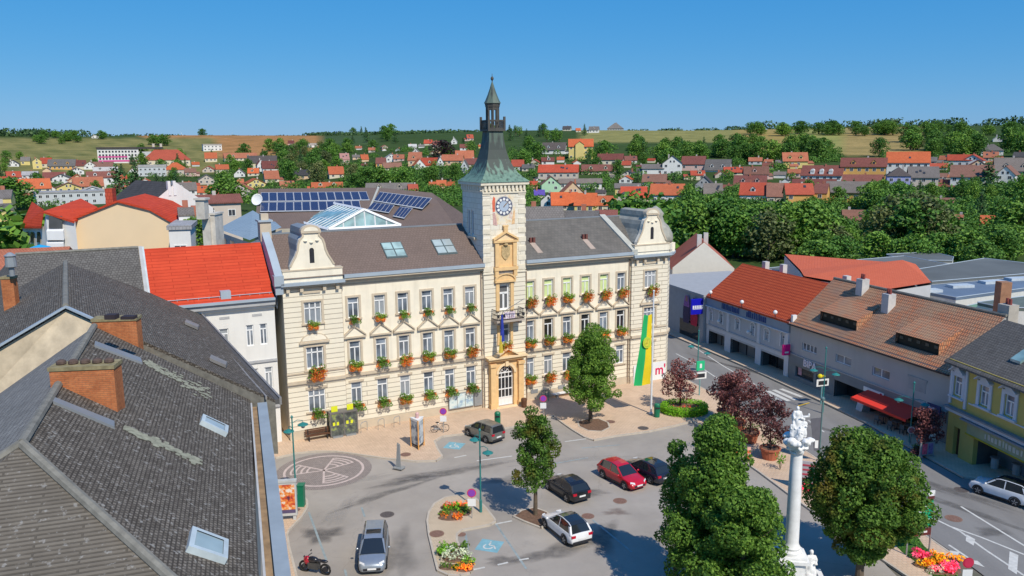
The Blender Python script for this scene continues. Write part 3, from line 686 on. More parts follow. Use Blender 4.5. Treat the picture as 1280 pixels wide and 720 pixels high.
SG = glassmat('roof_glass', (.34, .42, .42), .1, .15)
hatch('skylight', [(254, 517), (286, 532), (285, 541), (252, 525)], B0, nB, (M('pale_sheet2', (.48, .55, .57), .5), SG), lb)
hatch('skylight', [(241, 657), (286, 674), (285, 698), (236, 682)], B0, nB, (MATS['pale_sheet2'], SG), lb)
for q in ([(233, 399), (249, 406), (247, 409), (231, 402)], [(264, 443), (284, 452), (282, 456), (262, 447)]): hatch('roof_hatch', q, A0, nA, (MATS['gutter_grey'],), lb, False)
# pale lichen runs below the chimneys
for (x0, y0, x1, y1, wd, k) in ((183, 452, 262, 494, 11, 150), (158, 535, 250, 577, 9, 170)):
    b = MB()
    for i in range(k):
        t_ = rnd()**1.2; px = x0+(x1-x0)*t_+U(-3, 3); py = y0+(y1-y0)*t_+random.gauss(0, wd*.35*(.4+t_*.5))
        c = Vector(L(on_plane(px, py, B0, nB, .03)))
        u = Vector((.324, -.946, 0))*.1; v = nB.cross(u).normalized()*.09; b.face([tuple(c-u-v), tuple(c+u-v), tuple(c+u+v), tuple(c-u+v)])
    b.build('lichen_patch', M('lichen_yellow', (.30, .295, .215), .95, .3, 5), lb)
def stack(px0, px1, ytop, ybot, base, dep, pots, lowc):
    P = Vector(at(*base)); s = P.y/F*1.03
    w_ = (px1-px0)*s; rz_ = R_(8)
    ztop = float(CP[2]+ray((px0+px1)/2, ytop)[2]*(P.y/ray((px0+px1)/2, ytop)[1])); 
    b = MB(); b.cbox(L((P.x, P.y+dep/2, lowc)), w_, dep, ztop-lowc-.15, 0, rz_); ch = b.build('chimney', BRICK, lb)
    b = MB(); b.cbox(L((P.x, P.y+dep/2, ztop-.15)), w_+.08, dep+.08, .15, 0, rz_); b.build('chimney_cap', CAPM, ch)
    b = MB()
    for k in range(pots):
        x = (k-(pots-1)/2)*w_/(pots+.3); b.lathe([(.15, 0), (.19, .05), (.18, .14), (.10, .2)], L((P.x+x*math.cos(rz_), P.y+dep/2+x*math.sin(rz_), ztop-.01)), 10)
    b.build('chimney_pot', M('dark_clay', (.11, .075, .06), .9, .3, 6), ch)
    return ch
stack(66, 142, 458, 520, (104, 505, 15.3), .9, 5, 13)
stack(118, 170, 398, 443, (144, 432, 15.2), .8, 0, 13)
b = MB(); P = Vector(at(144, 398, 17.4))
b.cbox(L((P.x-.35, P.y+.4, 17.3)), .5, .45, .22, 0); b.cbox(L((P.x+.45, P.y+.4, 17.3)), .6, .45, .14, 0); b.build('chimney_cover', M('black_sheet', (.04, .03, .035)), lb)
stack(4, 18, 346, 398, (13, 398, 14.5), .6, 0, 11.5)
P = Vector(at(11, 340, 17.6)); b = MB(); b.lathe([(.16, 0), (.16, .5), (.34, .6), (.3, 1.2), (.36, 1.3), (.1, 1.5)], L((P.x, P.y+.3, 17.3)), 12); b.build('chimney_cowl', GREYM, lb)
b = MB(); P = at(91, 426, 15); b.tube([L((P[0], P[1], 14.4)), L((P[0], P[1], 16.0))], .11, 8); b.cbox(L((P[0], P[1], 16.0)), .42, .42, .12); b.build('vent_pipe', M('rose_pipe', (.42, .32, .3)), lb)
# sheet flashing at the foot of the stacks
for q in ([(68, 496), (143, 526), (143, 533), (66, 501)], [(119, 426), (176, 447), (178, 453), (118, 431)]): b = MB(); b.slab(qplane(q, B0, nB, .1), .12); b.build('chimney_flashing', SHEETD, lb)

# ------------------------------------------------------------------ generic small helpers for buildings in a rotated frame
def gable_roof(b, x0, x1, y0, y1, ze, zr, axis='x', ov=.35, t_=.18, m=0):
    if axis == 'x':
        ym = (y0+y1)/2; k = (zr-ze)/(ym-y0); zo = ze-ov*k
        b.slab([(x0-ov, y0-ov, zo), (x1+ov, y0-ov, zo), (x1+ov, ym, zr), (x0-ov, ym, zr)], t_, m); b.slab([(x1+ov, y1+ov, zo), (x0-ov, y1+ov, zo), (x0-ov, ym, zr), (x1+ov, ym, zr)], t_, m)
    else:
        xm = (x0+x1)/2; k = (zr-ze)/(xm-x0); zo = ze-ov*k
        b.slab([(x0-ov, y1+ov, zo), (x0-ov, y0-ov, zo), (xm, y0-ov, zr), (xm, y1+ov, zr)], t_, m); b.slab([(x1+ov, y0-ov, zo), (x1+ov, y1+ov, zo), (xm, y1+ov, zr), (xm, y0-ov, zr)], t_, m)
def body(b, x0, x1, y0, y1, zb, ze, zr, axis='x', m=0):
    c = [(x0, y0), (x1, y0), (x1, y1), (x0, y1)]
    for i in range(4):
        p, q = c[i], c[(i+1) % 4]; b.face([(p[0],p[1],zb), (q[0],q[1],zb), (q[0],q[1],ze), (p[0],p[1],ze)], m)
    if zr > ze:
        if axis == 'x':
            ym = (y0+y1)/2; b.face([(x1,y0,ze),(x1,y1,ze),(x1,ym,zr)], m); b.face([(x0,y1,ze),(x0,y0,ze),(x0,ym,zr)], m)
        else:
            xm = (x0+x1)/2; b.face([(x0,y0,ze),(x1,y0,ze),(xm,y0,zr)], m); b.face([(x1,y1,ze),(x0,y1,ze),(xm,y1,zr)], m)
# red-roofed white house next to the town hall (same frame as the town hall)
rh = thing('town_house', 'white town house with bright red tiled roof between the grey roofs and the town hall', 'building', (HX, HY, 0), TH)
b = MB(); rhH = [(-5.0, -4.25, 8.8, 10.6), (-2.85, -2.25, 8.9, 10.7), (-1.75, -1.15, 8.9, 10.7), (-2.75, -2.1, 5.0, 6.9), (-1.55, -.9, 5.0, 6.9), (-5.0, -4.3, 5.0, 6.9)]
b.wall(mf, -9.9, -.45, 3.4, 12.6, rhH, .2, 0); b.face([(-.45, 0, 0), (-.45, 9, 0), (-.45, 9, 12.6), (-.45, 0, 12.6)], 0); b.face([(-9.9, 9, 0), (-9.9, 0, 0), (-9.9, 0, 12.6), (-9.9, 9, 12.6)], 0); b.face([(-.45, 9, 0), (-9.9, 9, 0), (-9.9, 9, 12.6), (-.45, 9, 12.6)], 0)
b.wall(mf, -9.9, -.45, 0, 3.4, [(-1.9, -1.0, .1, 2.6)], .2, 0)
b.box(-9.9, -.46, -.14, -.001, 7.4, 7.6, 1); b.box(-9.9, -.46, -.2, -.001, 3.35, 3.6, 1); b.box(-9.9, -.46, -.3, -.001, 12.1, 12.35, 0); b.box(-9.9, -.44, -.55, -.001, 12.35, 12.75, 1)
for x0, x1 in ((-4.9, -4.1), (-2.3, -1.5)): b.box(x0, x1, -.03, -.001, 11.4, 11.6, 1)
b.build('wall', [M('offwhite_plaster', (.76, .74, .69), .85, .05, .6, streak=.15), M('grey_moulding', (.42, .42, .42), .8)], rh)
for h in rhH: window(rh, mf, *h, cols=2, tr=.75)
window(rh, mf, -1.9, -1.0, .1, 2.6, cols=1, fw=.1, glass=GLASSD)
b = MB(); b.face([(-9.9, -.5, 12.95), (-.5, -.5, 12.95), (-.5, 4.4, 17.1), (-9.9, 4.4, 17.1)]); b.face([(-.5, 9.3, 12.95), (-9.9, 9.3, 12.95), (-9.9, 4.4, 17.1), (-.5, 4.4, 17.1)]); b.build('roof', REDT, rh)
b = MB(); b.box(-9.9, -.45, -.75, -.3, 12.76, 12.96); b.box(-4.7, -3.9, -.3, .5, 13.0, 13.75); b.tube([(-9.8, -.2, 13.35), (-.6, -.2, 13.35)], .03, 5)
for k in range(12): b.tube([(-9.6+.8*k, -.2, 13.0), (-9.6+.8*k, -.2, 13.4)], .02, 4)
b.build('gutter', SHEET, rh)
b = MB(); b.slab([(-10.25, -.5, 13.1), (-9.88, -.5, 13.1), (-9.88, 4.4, 17.3), (-10.25, 4.4, 17.3)], .4); b.build('verge_sheet', MATS['pale_sheet2'], rh)
# dark slate roof on the other side of it
gh = thing('slate_house', 'dark slate-roofed house joined to the left side of the red-roofed white house', 'building', (HX, HY, 0), TH)
b = MB(); b.face([(-21.5, -6, 9.9), (-10.3, -1, 12.9), (-10.3, 4.4, 17.25), (-19.0, 4.4, 17.25)]); b.face([(-10.3, 9.3, 12.9), (-23, 9.3, 12.9), (-19.0, 4.4, 17.25), (-10.3, 4.4, 17.25)]); b.face([(-23, 9.3, 12.9), (-24.5, -2, 11.5), (-21.5, -6, 9.9), (-19.0, 4.4, 17.25)]); b.build('roof', SLATED, gh)
b = MB(); body(b, -22, -10.35, 0, 9, 0, 12.5, 0); b.build('wall', MATS['beige_wall'], gh)
b = MB(); b.tube([(-19.0, 4.4, 17.25), (-10.3, 4.4, 17.25)], .14, 6); b.build('ridge_cap', MATS['ridge_grey'], gh)
b = MB(); b.slab([(-10.28, -.9, 13.0), (-10.02, -.9, 13.0), (-10.02, 4.4, 17.35), (-10.28, 4.4, 17.35)], .3); b.build('fire_wall', M('pale_grey_sheet', (.42, .42, .41)), gh)
b = MB(); P = at(47, 340, 13.5); q = [at(44, 335, 13.6), at(57, 334, 13.6), at(57, 341, 13.2), at(44, 345, 13.2)]
# ------------------------------------------------------------------ courtyard buildings behind the town hall
def pxb(name, label, cat, faces, mats, ref, walls=None, wm=None):
    P = ref; t_ = thing(name, label, cat, (P[0], P[1], 0))
    return t_
def rel(t_, p): return (p[0]-t_.location.x, p[1]-t_.location.y, p[2])
th = thing('theatre_wing', 'big dark brown roof carrying solar panels and a glass skylight behind the town hall', 'building', (-15, 105, 0))
a_, p_, l1, l2 = at_d(323, 236, 118), at_d(473, 234.5, 113), at_d(453, 283, 101), at_d(318, 287, 104)
r1, r2, r3 = at_d(540, 241, 112), at_d(580, 268, 101), at_d(578, 296, 95)
b = MB(); b.face([rel(th, p) for p in (l2, l1, p_, a_)], 0); b.face([rel(th, p) for p in (l1, r3, r2, r1, p_)], 0); b.build('roof', BROWNR, th)
b = MB()
back = [(p[0]+1, p[1]+14, p[2]-5) for p in (a_, p_, r1)]
b.face([rel(th, p) for p in (a_, p_, back[1], back[0])]); b.face([rel(th, p) for p in (p_, r1, back[2], back[1])]); b.build('roof', BROWNR, th)
b = MB(); ring = [l2, l1, r3, r2, back[2], back[1], back[0], a_]
for i in range(len(ring)):
    p, q = rel(th, ring[i]), rel(th, ring[(i+1) % len(ring)]); b.face([(p[0],p[1],0), (q[0],q[1],0), q, p])
b.build('wall', MATS['beige_wall'], th)
b = MB(); b.tube([rel(th, p_), rel(th, l1)], .16, 6); b.build('roof_flashing', MATS['pale_sheet'], th)
nl = (Vector(l1)-Vector(l2)).cross(Vector(a_)-Vector(l2)).normalized(); nr = (Vector(r3)-Vector(l1)).cross(Vector(p_)-Vector(l1)).normalized()
nl = nl if nl.z > 0 else -nl; nr = nr if nr.z > 0 else -nr
t = NT('solar_cell'); br = t.add('ShaderNodeTexBrick'); br.offset = 0; tc = t.n.new('ShaderNodeTexCoord')
for k, v in (('Scale', 1), ('Mortar Size', .008), ('Brick Width', .25), ('Row Height', .25)): br.inputs[k].default_value = v
for k, v in (('Color1', (.025, .03, .075, 1)), ('Color2', (.03, .04, .09, 1)), ('Mortar', (.09, .10, .17, 1))): br.inputs[k].default_value = v
t.link(tc.outputs['UV'], br.inputs[0]); t.link(br.outputs[0], t.b.inputs['Base Color']); t.b.inputs['Roughness'].default_value = .25; PV = t.mat
def pv(q, nx, ny, base, n):
    lerp = lambda a, b_, t_: (a[0]+(b_[0]-a[0])*t_, a[1]+(b_[1]-a[1])*t_)
    for i in range(nx):
        for j in range(ny):
            c = []
            for (u, v) in ((i+.01, j+.01), (i+.99, j+.01), (i+.99, j+.99), (i+.01, j+.99)):
                e = lerp(lerp(q[3], q[2], u/nx), lerp(q[0], q[1], u/nx), v/ny); c.append(rel(th, on_plane(e[0], e[1], base, n, .25)))
            b = MB(); b.slab(c, .06, 1); m_ = [sum(q_[k] for q_ in c)/4 for k in range(3)]; nn = Vector(n)*.03; b.face([(m_[0]+(q_[0]-m_[0])*.90+nn.x, m_[1]+(q_[1]-m_[1])*.90+nn.y, m_[2]+(q_[2]-m_[2])*.90+nn.z) for q_ in c], 0); b.build('solar_panel', [PV, M('panel_rim', (.5, .52, .55), .4)], th)
pv([(326, 240.5), (458, 239.3), (462, 250), (326, 252)], 13, 1, l1, nl); pv([(326, 253), (449, 250.5), (452, 262.5), (325, 264.5)], 12, 1, l1, nl)
pv([(475, 239.5), (540, 247.5), (528, 261), (467, 251)], 12, 1, l1, nr); pv([(467, 252.5), (493, 256.3), (486, 266), (459, 261.5)], 5, 1, l1, nr); pv([(500, 258), (516, 260), (505, 273), (491, 270)], 4, 1, l1, nr)
# glass skylight over the hall
ga = thing('glass_atrium', 'white-framed pitched glass skylight rising beside the solar panels', 'skylight', (-18, 100, 0))
G0, Gb, Gl, Glb, Gr = at_d(455, 262.5, 98), at_d(405, 252, 113), at_d(411, 287, 96.5), at_d(357, 273, 111), at_d(501, 282, 98)
Grb = tuple(Gr[k]+Gb[k]-G0[k] for k in range(3))
AG = glassmat('atrium_glass', (.22, .36, .36), .1, .3)
b = MB(); b.face([rel(ga, p) for p in (Gl, G0, Gb, Glb)][::-1]); b.face([rel(ga, p) for p in (G0, Gr, Grb, Gb)]); b.face([rel(ga, p) for p in (Gl, Gr, G0)]); b.build('glazing', AG, ga)
b = MB(); V = lambda p: Vector(rel(ga, p))
def bar(p, q, r): b.tube([tuple(p), tuple(q)], r, 4)
for k in range(15):
    u = k/14; bar(V(G0).lerp(V(Gb), u)+Vector((0, 0, .05)), V(Gl).lerp(V(Glb), u)+Vector((0, 0, .05)), .09 if k in (0, 14) else .05)
for v in (.33, .66): bar(V(G0).lerp(V(Gl), v)+Vector((0, 0, .06)), V(Gb).lerp(V(Glb), v)+Vector((0, 0, .06)), .05)
for p, q in ((G0, Gb), (G0, Gl), (G0, Gr), (Gl, Glb), (Gl, Gr), (Gb, Glb)): bar(V(p), V(q), .22)
for u in (.2, .36, .5, .64, .8):
    p = V(Gl).lerp(V(Gr), u); top = V(Gl).lerp(V(G0), u*2) if u <= .5 else V(G0).lerp(V(Gr), u*2-1); bar(p, top, .09)
b.build('frame', WHITE, ga)
b = MB(); ring = [Gl, Gr, Grb, Glb]
for i in range(4):
    p, q = rel(ga, ring[i]), rel(ga, ring[(i+1) % 4]); b.face([(p[0],p[1],8), (q[0],q[1],8), q, p])
b.build('base_wall', SHEET, ga)
# blue-grey metal roof hall
mh = thing('metal_hall', 'low hall with blue-grey sheet metal roof and grey cladding behind the red roof', 'building', (-32, 95, 0))
q0, q1, q2, q3 = at_d(316, 263, 104), at_d(272, 286, 98), at_d(312, 300, 90), at_d(352, 284, 97)
b = MB(); b.face([rel(mh, p) for p in (q0, q1, q2)]); b.face([rel(mh, p) for p in (q0, q2, q3)]); b.face([rel(mh, p) for p in (q0, q3, (q3[0]-6, q3[1]+10, q3[2]), (q1[0]+4, q1[1]+9, q1[2]), q1)]); b.build('roof', tiles('blue_sheet_roof', (.22, .30, .37), (.24, .32, .39), (.14, .2, .26), .55, 30, .03, .15), mh)
b = MB(); ring = [q1, q2, q3]
for i in range(2):
    p, q = rel(mh, ring[i]), rel(mh, ring[i+1]); b.face([(p[0],p[1],0), (q[0],q[1],0), (q[0],q[1],q[2]-.3), (p[0],p[1],p[2]-.3)])
b.build('wall', M('blue_grey_cladding', (.2, .25, .3)), mh)
for u in (.15, .4, .62, .82):
    p = Vector(rel(mh, q1)).lerp(Vector(rel(mh, q2)), u); q = Vector(rel(mh, q1)).lerp(Vector(rel(mh, q2)), u+.12); n_ = (q-p).cross(Vector((0, 0, 1))).normalized()*.05; p += n_; q += n_
    b = MB(); b.face([(p.x, p.y, p.z-2.6), (q.x, q.y, q.z-2.6), (q.x, q.y, q.z-.8), (p.x, p.y, p.z-.8)]); b.build('window', GLASS, mh)
# satellite dish
sd_ = thing('satellite_dish', 'white satellite dish standing left of the solar panels on the brown roof', 'satellite dish', at_d(322, 250, 112)); 
b = MB(); b.lathe([(.05, 0), (.45, .05), (.72, .16), (.8, .24), (.7, .16), (.4, .07)], (0, 0, 0), 16); o = b.build('dish', WHITE, sd_, smooth=True); o.rotation_euler = (R_(70), 0, R_(-10))
b = MB(); b.tube([(0, .1, 0), (0, .25, -1.6)], .08, 6); b.build('mast', GREYM, sd_)
# stepped fire wall with stacks
fw_ = thing('fire_wall', 'tall narrow pale fire wall topped by a chimney behind the bright red roof', 'wall', at_d(264, 305, 92)[:2]+(0,))
b = MB(); b.cbox((0, 0, 0), .8, 2.2, at_d(264, 272, 92)[2]); b.cbox((-.1, -1.5, at_d(264, 272, 92)[2]), .9, 1.2, 2.0); b.cbox((-.1, -1.5, at_d(264, 272, 92)[2]+2.0), 1.2, 1.5, .2); b.cbox((.62, .4, 0), .5, 2.4, at_d(264, 268, 92)[2]); b.cbox((.62, .4, at_d(264, 268, 92)[2]), .7, 2.6, .18)
b.build('masonry', M('weathered_render', (.58, .54, .47), .9, .2, 1, streak=.4), fw_)

# ------------------------------------------------------------------ shops on the right
RZr = R_(17.5); RXo, RYo = 30.3, 85.4
def rfp(y, x=0, z=0): return (RXo+x*math.cos(RZr)-y*math.sin(RZr), RYo+x*math.sin(RZr)+y*math.cos(RZr), z)
rm = lambda u, z, d: (d, u, z)
GREYW = M('pale_grey_render', (.50, .51, .51), .85, .05, .8, streak=.1); GREYL = M('light_grey_trim', (.66, .67, .68), .8, .05)
bk = thing('bank_building', 'pale grey two-storey building with bright orange-red roof and three dark shop openings', 'building', (RXo, RYo, 0), RZr)
bo = [(.8, 5.1, .05, 1.9), (6.2, 11.4, .05, 1.9), (12.7, 16.4, .05, 1.85)]
bw = [(.85, 1.5, 3.4, 4.5), (3.7, 4.5, 3.35, 4.3), (6.5, 7.2, 3.35, 4.4), (9.6, 10.4, 3.35, 4.3), (13.3, 14.0, 3.35, 4.5), (15.7, 16.3, 3.35, 4.3)]
b = MB(); b.wall(rm, 0, 17.0, 0, 6.3, bo+bw, .3, 0)
b.face([(0, 17, 0), (0, 17, 6.3), (10, 17, 6.3), (10, 17, 0)], 0); b.face([(0, 17, 6.2), (5, 17, 10.2), (10, 17, 6.2)], 0); b.face([(0, 0, 0), (10, 0, 0), (10, 0, 6.3), (5, 0, 10.2), (0, 0, 6.3)], 0)
b.box(-.12, -.001, 0, 17, 2.55, 2.7, 0)
b.wall(off(rm, .05), .0, 17.0, 0, 2.55, [(a, c, -1, z+.25) for a, c, _, z in bo], .05, 1)
b.box(-.35, .05, 0, 17.0, 5.0, 5.1, 1); b.box(-.2, .0, 0, 17.0, 5.1, 6.35, 2)
for y in (.35, 5.6, 12.0, 16.7): b.box(-.16, -.001, y-.25, y+.25, 2.7, 5.0, 1)
b.build('wall', [GREYW, GREYL, M('slate_blue_fascia', (.27, .32, .37), .6, .06)], bk)
for h in bw:
    window(bk, rm, *h, cols=2, tr=.7, fw=.05)
    b = MB(); c = (h[0]+h[1])/2; wdt = h[1]-h[0]
    arc = [(c+(wdt*.75)*math.cos(math.pi*k/10), h[3]+.12+.38*math.sin(math.pi*k/10)) for k in range(11)]
    for p, q in zip(arc, arc[1:]): b.face([(-.12, p[0], p[1]), (-.12, q[0], q[1]), (-.0, q[0], q[1]), (-.0, p[0], p[1])]); b.face([(-.12, p[0], p[1]), (-.12, p[0]*.85+c*.15, p[1]-.08), (-.12, q[0]*.85+c*.15, q[1]-.08), (-.12, q[0], q[1])])
    b.box(-.1, -.001, h[0]-.15, h[0]-.02, h[2]-.1, h[3]+.1); b.box(-.1, -.001, h[1]+.02, h[1]+.15, h[2]-.1, h[3]+.1)
    b.build('window_hood', WHITE, bk)
for h in bo:
    b = MB(); b.face([(1.2, h[0], 0), (1.2, h[0], h[3]), (1.2, h[1], h[3]), (1.2, h[1], 0)]); b.build('shop_window', GLASSD, bk)
    b = MB()
    for k in range(4): y = h[0]+(h[1]-h[0])*k/3; b.box(1.1, 1.18, y-.04, y+.04, 0, h[3])
    b.build('shop_frame', DARK, bk)
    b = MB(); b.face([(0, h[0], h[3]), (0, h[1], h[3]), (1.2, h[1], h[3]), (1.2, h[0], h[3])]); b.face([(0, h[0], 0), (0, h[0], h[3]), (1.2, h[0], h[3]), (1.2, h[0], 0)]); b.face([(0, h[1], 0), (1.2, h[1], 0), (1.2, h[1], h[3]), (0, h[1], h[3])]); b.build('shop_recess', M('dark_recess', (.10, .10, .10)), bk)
b = MB(); b.slab([(-.25, 0.02, 6.3), (5, .02, 10.25), (5, 17.1, 10.25), (-.25, 17.1, 6.3)][::-1], .2); b.slab([(10.2, 17.1, 6.3), (5, 17.1, 10.25), (5, .02, 10.25), (10.2, .02, 6.3)][::-1], .2)
b.build('roof', tiles('orange_pantile', (.60, .105, .035), (.66, .13, .045), (.30, .04, .02), .3, .42, .07, .2, .5), bk)
b = MB(); sx = 0
for grp, (y0, y1) in ((0, (9.6, 13.3)), (1, (4.2, 8.0))):
    y = y1
    while y > y0:
        wv = U(.1, .3); b.box(-.26, -.201, y-wv, y, 5.35, 5.35+U(.55, .8)); y -= wv+U(.1, .2)
b.build('fascia_lettering', M('navy_letters', (.04, .08, .22)), bk)
for y in (15.9, 8.9, 2.4):
    b = MB(); b.tube([(-.3, y, 6.3), (-.3, y, 6.75)], .05, 6, 0); b.ell((-.3, y, 6.95), (.24, .24, .24), 1); b.build('globe_lamp', [DARK, WHITE], bk)
for y in (7.1, 13.5):
    b = MB(); b.tube([(-.02, y, 3.6), (-.4, y, 3.75)], .04, 6, 0); b.ell((-.5, y, 3.7), (.22, .22, .22), 1); b.build('globe_lamp', [DARK, WHITE], bk)
for x, y in ((6, 13.5), (6.5, 10.6), (7.5, .6)):
    b = MB(); b.box(x-.3, x+.3, y-.35, y+.35, 8.5, 10.9); b.build('chimney', M('pale_chimney', (.55, .53, .5)), bk)
# perfume shop building with mottled tile roof
bp = thing('shop_building', 'grey two-storey shop building with weathered mottled tile roof and two long dormer slots', 'building', (RXo, RYo, 0), RZr)
bwin = [(-4.45, -2.1, 3.75, 4.55), (-9.6, -7.35, 3.75, 4.6), (-14.65, -12.45, 3.75, 4.6), (-18.9, -16.9, 3.75, 4.75)]
shop = [(-12.0, -7.4, .05, 2.0), (-6.6, -4.6, .6, 1.7), (-4.2, -1.2, .6, 1.7), (-19.6, -12.5, .05, 1.9)]
b = MB(); b.wall(rm, -21.4, -.02, 2.9, 6.4, bwin, .2, 0); b.wall(rm, -21.4, -.02, 0, 2.9, shop, .3, 1)
b.face([(0, -21.4, 0), (0, -21.4, 6.4), (5.3, -21.4, 10.8), (10.6, -21.4, 6.4), (10.6, -21.4, 0)], 0); b.face([(10.6, -21.4, 0), (10.6, -21.4, 6.4), (10.6, 0, 6.4), (10.6, 0, 0)], 0)
b.box(-.12, -.001, -21.3, -.3, 1.95, 2.85, 2); b.box(-.15, -.001, -21.4, -.05, 2.86, 2.96, 0)
b.build('wall', [M('grey_beige_render', (.44, .43, .41), .9, .05, .6, streak=.15), M('grey_shopfront', (.22, .24, .24), .7, .08), M('dark_fascia', (.20, .22, .23), .6, .06)], bp)
for i, h in enumerate(bwin): window(bp, rm, *h, cols=4 if i == 0 else 2, tr=0, fw=.07)
b = MB(); b.box(-.06, -.001, -19.0, -16.8, 4.75, 4.95); b.box(-.02, .02, -18.9, -16.9, 3.75, 4.75); b.build('roller_shutter', M('shutter_grey', (.36, .36, .35)), bp)
for h in shop:
    d = 1.6 if h[2] < .1 else .25
    b = MB(); b.face([(d, h[0], 0), (d, h[0], h[3]), (d, h[1], h[3]), (d, h[1], 0)]); b.build('shop_window', GLASSD, bp)
    if d > 1:
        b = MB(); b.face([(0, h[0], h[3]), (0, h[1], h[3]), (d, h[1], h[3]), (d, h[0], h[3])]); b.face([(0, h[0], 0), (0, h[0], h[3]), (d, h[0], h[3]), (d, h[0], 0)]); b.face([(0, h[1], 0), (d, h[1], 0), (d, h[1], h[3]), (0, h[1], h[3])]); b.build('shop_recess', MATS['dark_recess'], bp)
MOTT = None
t = NT('mottled_tile'); tc = t.n.new('ShaderNodeTexCoord'); br = t.add('ShaderNodeTexBrick')
for k, v in (('Scale', 1), ('Mortar Size', .055), ('Mortar Smooth', .4), ('Bias', -.1), ('Brick Width', .24), ('Row Height', .38)): br.inputs[k].default_value = v
for k, v in (('Color1', (.62, .22, .095, 1)), ('Color2', (.52, .28, .16, 1)), ('Mortar', (.24, .12, .07, 1))): br.inputs[k].default_value = v
t.link(tc.outputs['UV'], br.inputs[0]); n1 = t.noise(.45, 6, rough=.7); n2 = t.noise(.23, 5, rough=.7)
c = t.mix(t.ramp(n1, [(.42, 0), (.62, .8)]), br.outputs[0], (.44, .29, .17)); c = t.mix(t.ramp(n2, [(.54, 0), (.66, .6)]), c, (.27, .17, .14))
c = t.mix(t.ramp(br.outputs['Fac'], [(0, 0), (1, .6)]), c, (.20, .10, .06)); t.link(c, t.b.inputs['Base Color']); t.b.inputs['Roughness'].default_value = .9; t.bump(br.outputs['Fac'], .6, -.03); MOTT = t.mat
def rzz(x): return 6.35+x*(10.85-6.35)/5.3
def rp(x, y, o=0): return (x-.64*o, y, rzz(x)+.76*o)
dm = [(-8.9, -3.5), (-19.0, -14.0)]; dx0, dx1 = .95, 1.55      # long eyebrow dormers
b = MB(); ys = [-21.5, dm[1][0], dm[1][1], dm[0][0], dm[0][1], .0]
for i in range(5):
    a, c = ys[i], ys[i+1]
    if i in (1, 3):
        b.face([rp(-.35, c), rp(-.35, a), rp(dx0, a), rp(dx0, c)]); b.face([rp(3.6, c), rp(3.6, a), rp(5.3, a), rp(5.3, c)])
        z1 = rzz(dx0)+1.0; s = 1.1
        hp = lambda x, y: (x, y, z1+(rzz(3.6)-z1)*(x-dx0)/(3.6-dx0))
        b.face([hp(dx0, c-s*.0), hp(dx0, a+s*.0), rp(3.6, a), rp(3.6, c)])
        b.face([rp(dx0, a), rp(3.6, a), hp(dx0, a)]); b.face([rp(dx0, c), hp(dx0, c), rp(3.6, c)])
    else: b.face([rp(-.35, c), rp(-.35, a), rp(5.3, a), rp(5.3, c)])
b.face([(10.9, 0, 6.3), (5.3, 0, 10.85), (5.3, -21.5, 10.85), (10.9, -21.5, 6.3)][::-1])
b.build('roof', MOTT, bp)
for a, c in dm:
    b = MB(); b.box(dx0+.25, dx0+.3, a+.05, c-.05, rzz(dx0)-.3, rzz(dx0)+1.0); o = b.build('dormer', M('dormer_dark', (.03, .03, .022)), bp)
    b = MB()
    for k in range(5): y = a+.5+k*(c-a-1)/4; b.box(dx0+.2, dx0+.24, y-.2, y+.2, rzz(dx0)+.45, rzz(dx0)+.72)
    b.build('dormer_vent', M('dormer_board', (.12, .11, .08)), o)
b = MB(); b.box(-.5, -.36, -21.5, -.05, 6.1, 6.24); b.tube([(5.3, -21.5, 10.87), (5.3, 0, 10.87)], .13, 6, 1); b.box(-.02, .5, -.35, -.02, 6.0, 7.1, 2)
b.build('gutter', [DARK, MATS['ridge_grey'], WHITE], bp)
for x, y, z0, z1, ww, mm in ((4.6, -5.2, 9.5, 11.6, .45, MATS['pale_chimney']), (3.6, -10.0, 8.9, 10.9, .45, MATS['pale_chimney']), (6.0, -21.0, 8.5, 11.7, .55, M('old_chimney', (.44, .40, .34)))):
    b = MB(); b.box(x-ww, x+ww, y-ww, y+ww, z0, z1); ch = b.build('chimney', mm, bp); b = MB()
    for k in (-.2, .2): b.lathe([(.14, z1), (.12, z1+.5)], (x+k*.3, y+k, 0), 8)
    b.build('chimney_pot', M('clay_pot', (.25, .06, .05)), ch)
SIGN = M('sign_letters', (.80, .72, .76), .5, .03)
text_part('shop_sign', 'BIPA', 1.05, SIGN, bp, (-.2, -3.75, 2.42), (R_(90), 0, R_(-90)), .04)
b = MB(); b.box(-.08, -.002, -5.3, -2.2, 1.98, 2.88); b.build('sign_board', M('mauve_board', (.17, .14, .17)), bp)
for y, m_ in ((-1.7, 'poster_pink'), (-5.6, 'poster_pale')):
    b = MB(); b.face([(.2, y-.3, .8), (.2, y+.3, .8), (.2, y+.3, 1.6), (.2, y-.3, 1.6)][::-1]); b.build('window_poster', M(m_, (.55, .32, .36) if 'pink' in m_ else (.45, .48, .46), .6, .4, 4), bp)
# magenta blade sign
ms_ = thing('blade_sign', 'magenta square blade sign on the corner between the two grey shop buildings', 'sign', rfp(-.3, -.1, 2.75), RZr)
b = MB(); b.box(-1.0, -.1, -.12, .12, 0, 1.15); b.build('sign_box', M('magenta', (.75, .01, .22), .4, .03), ms_); b = MB(); b.box(-.8, -.3, -.14, -.121, .22, .4); b.build('sign_mark', WHITE, ms_); b = MB(); b.box(-.1, .1, -.03, .03, .3, .36); b.build('bracket', DARK, ms_)
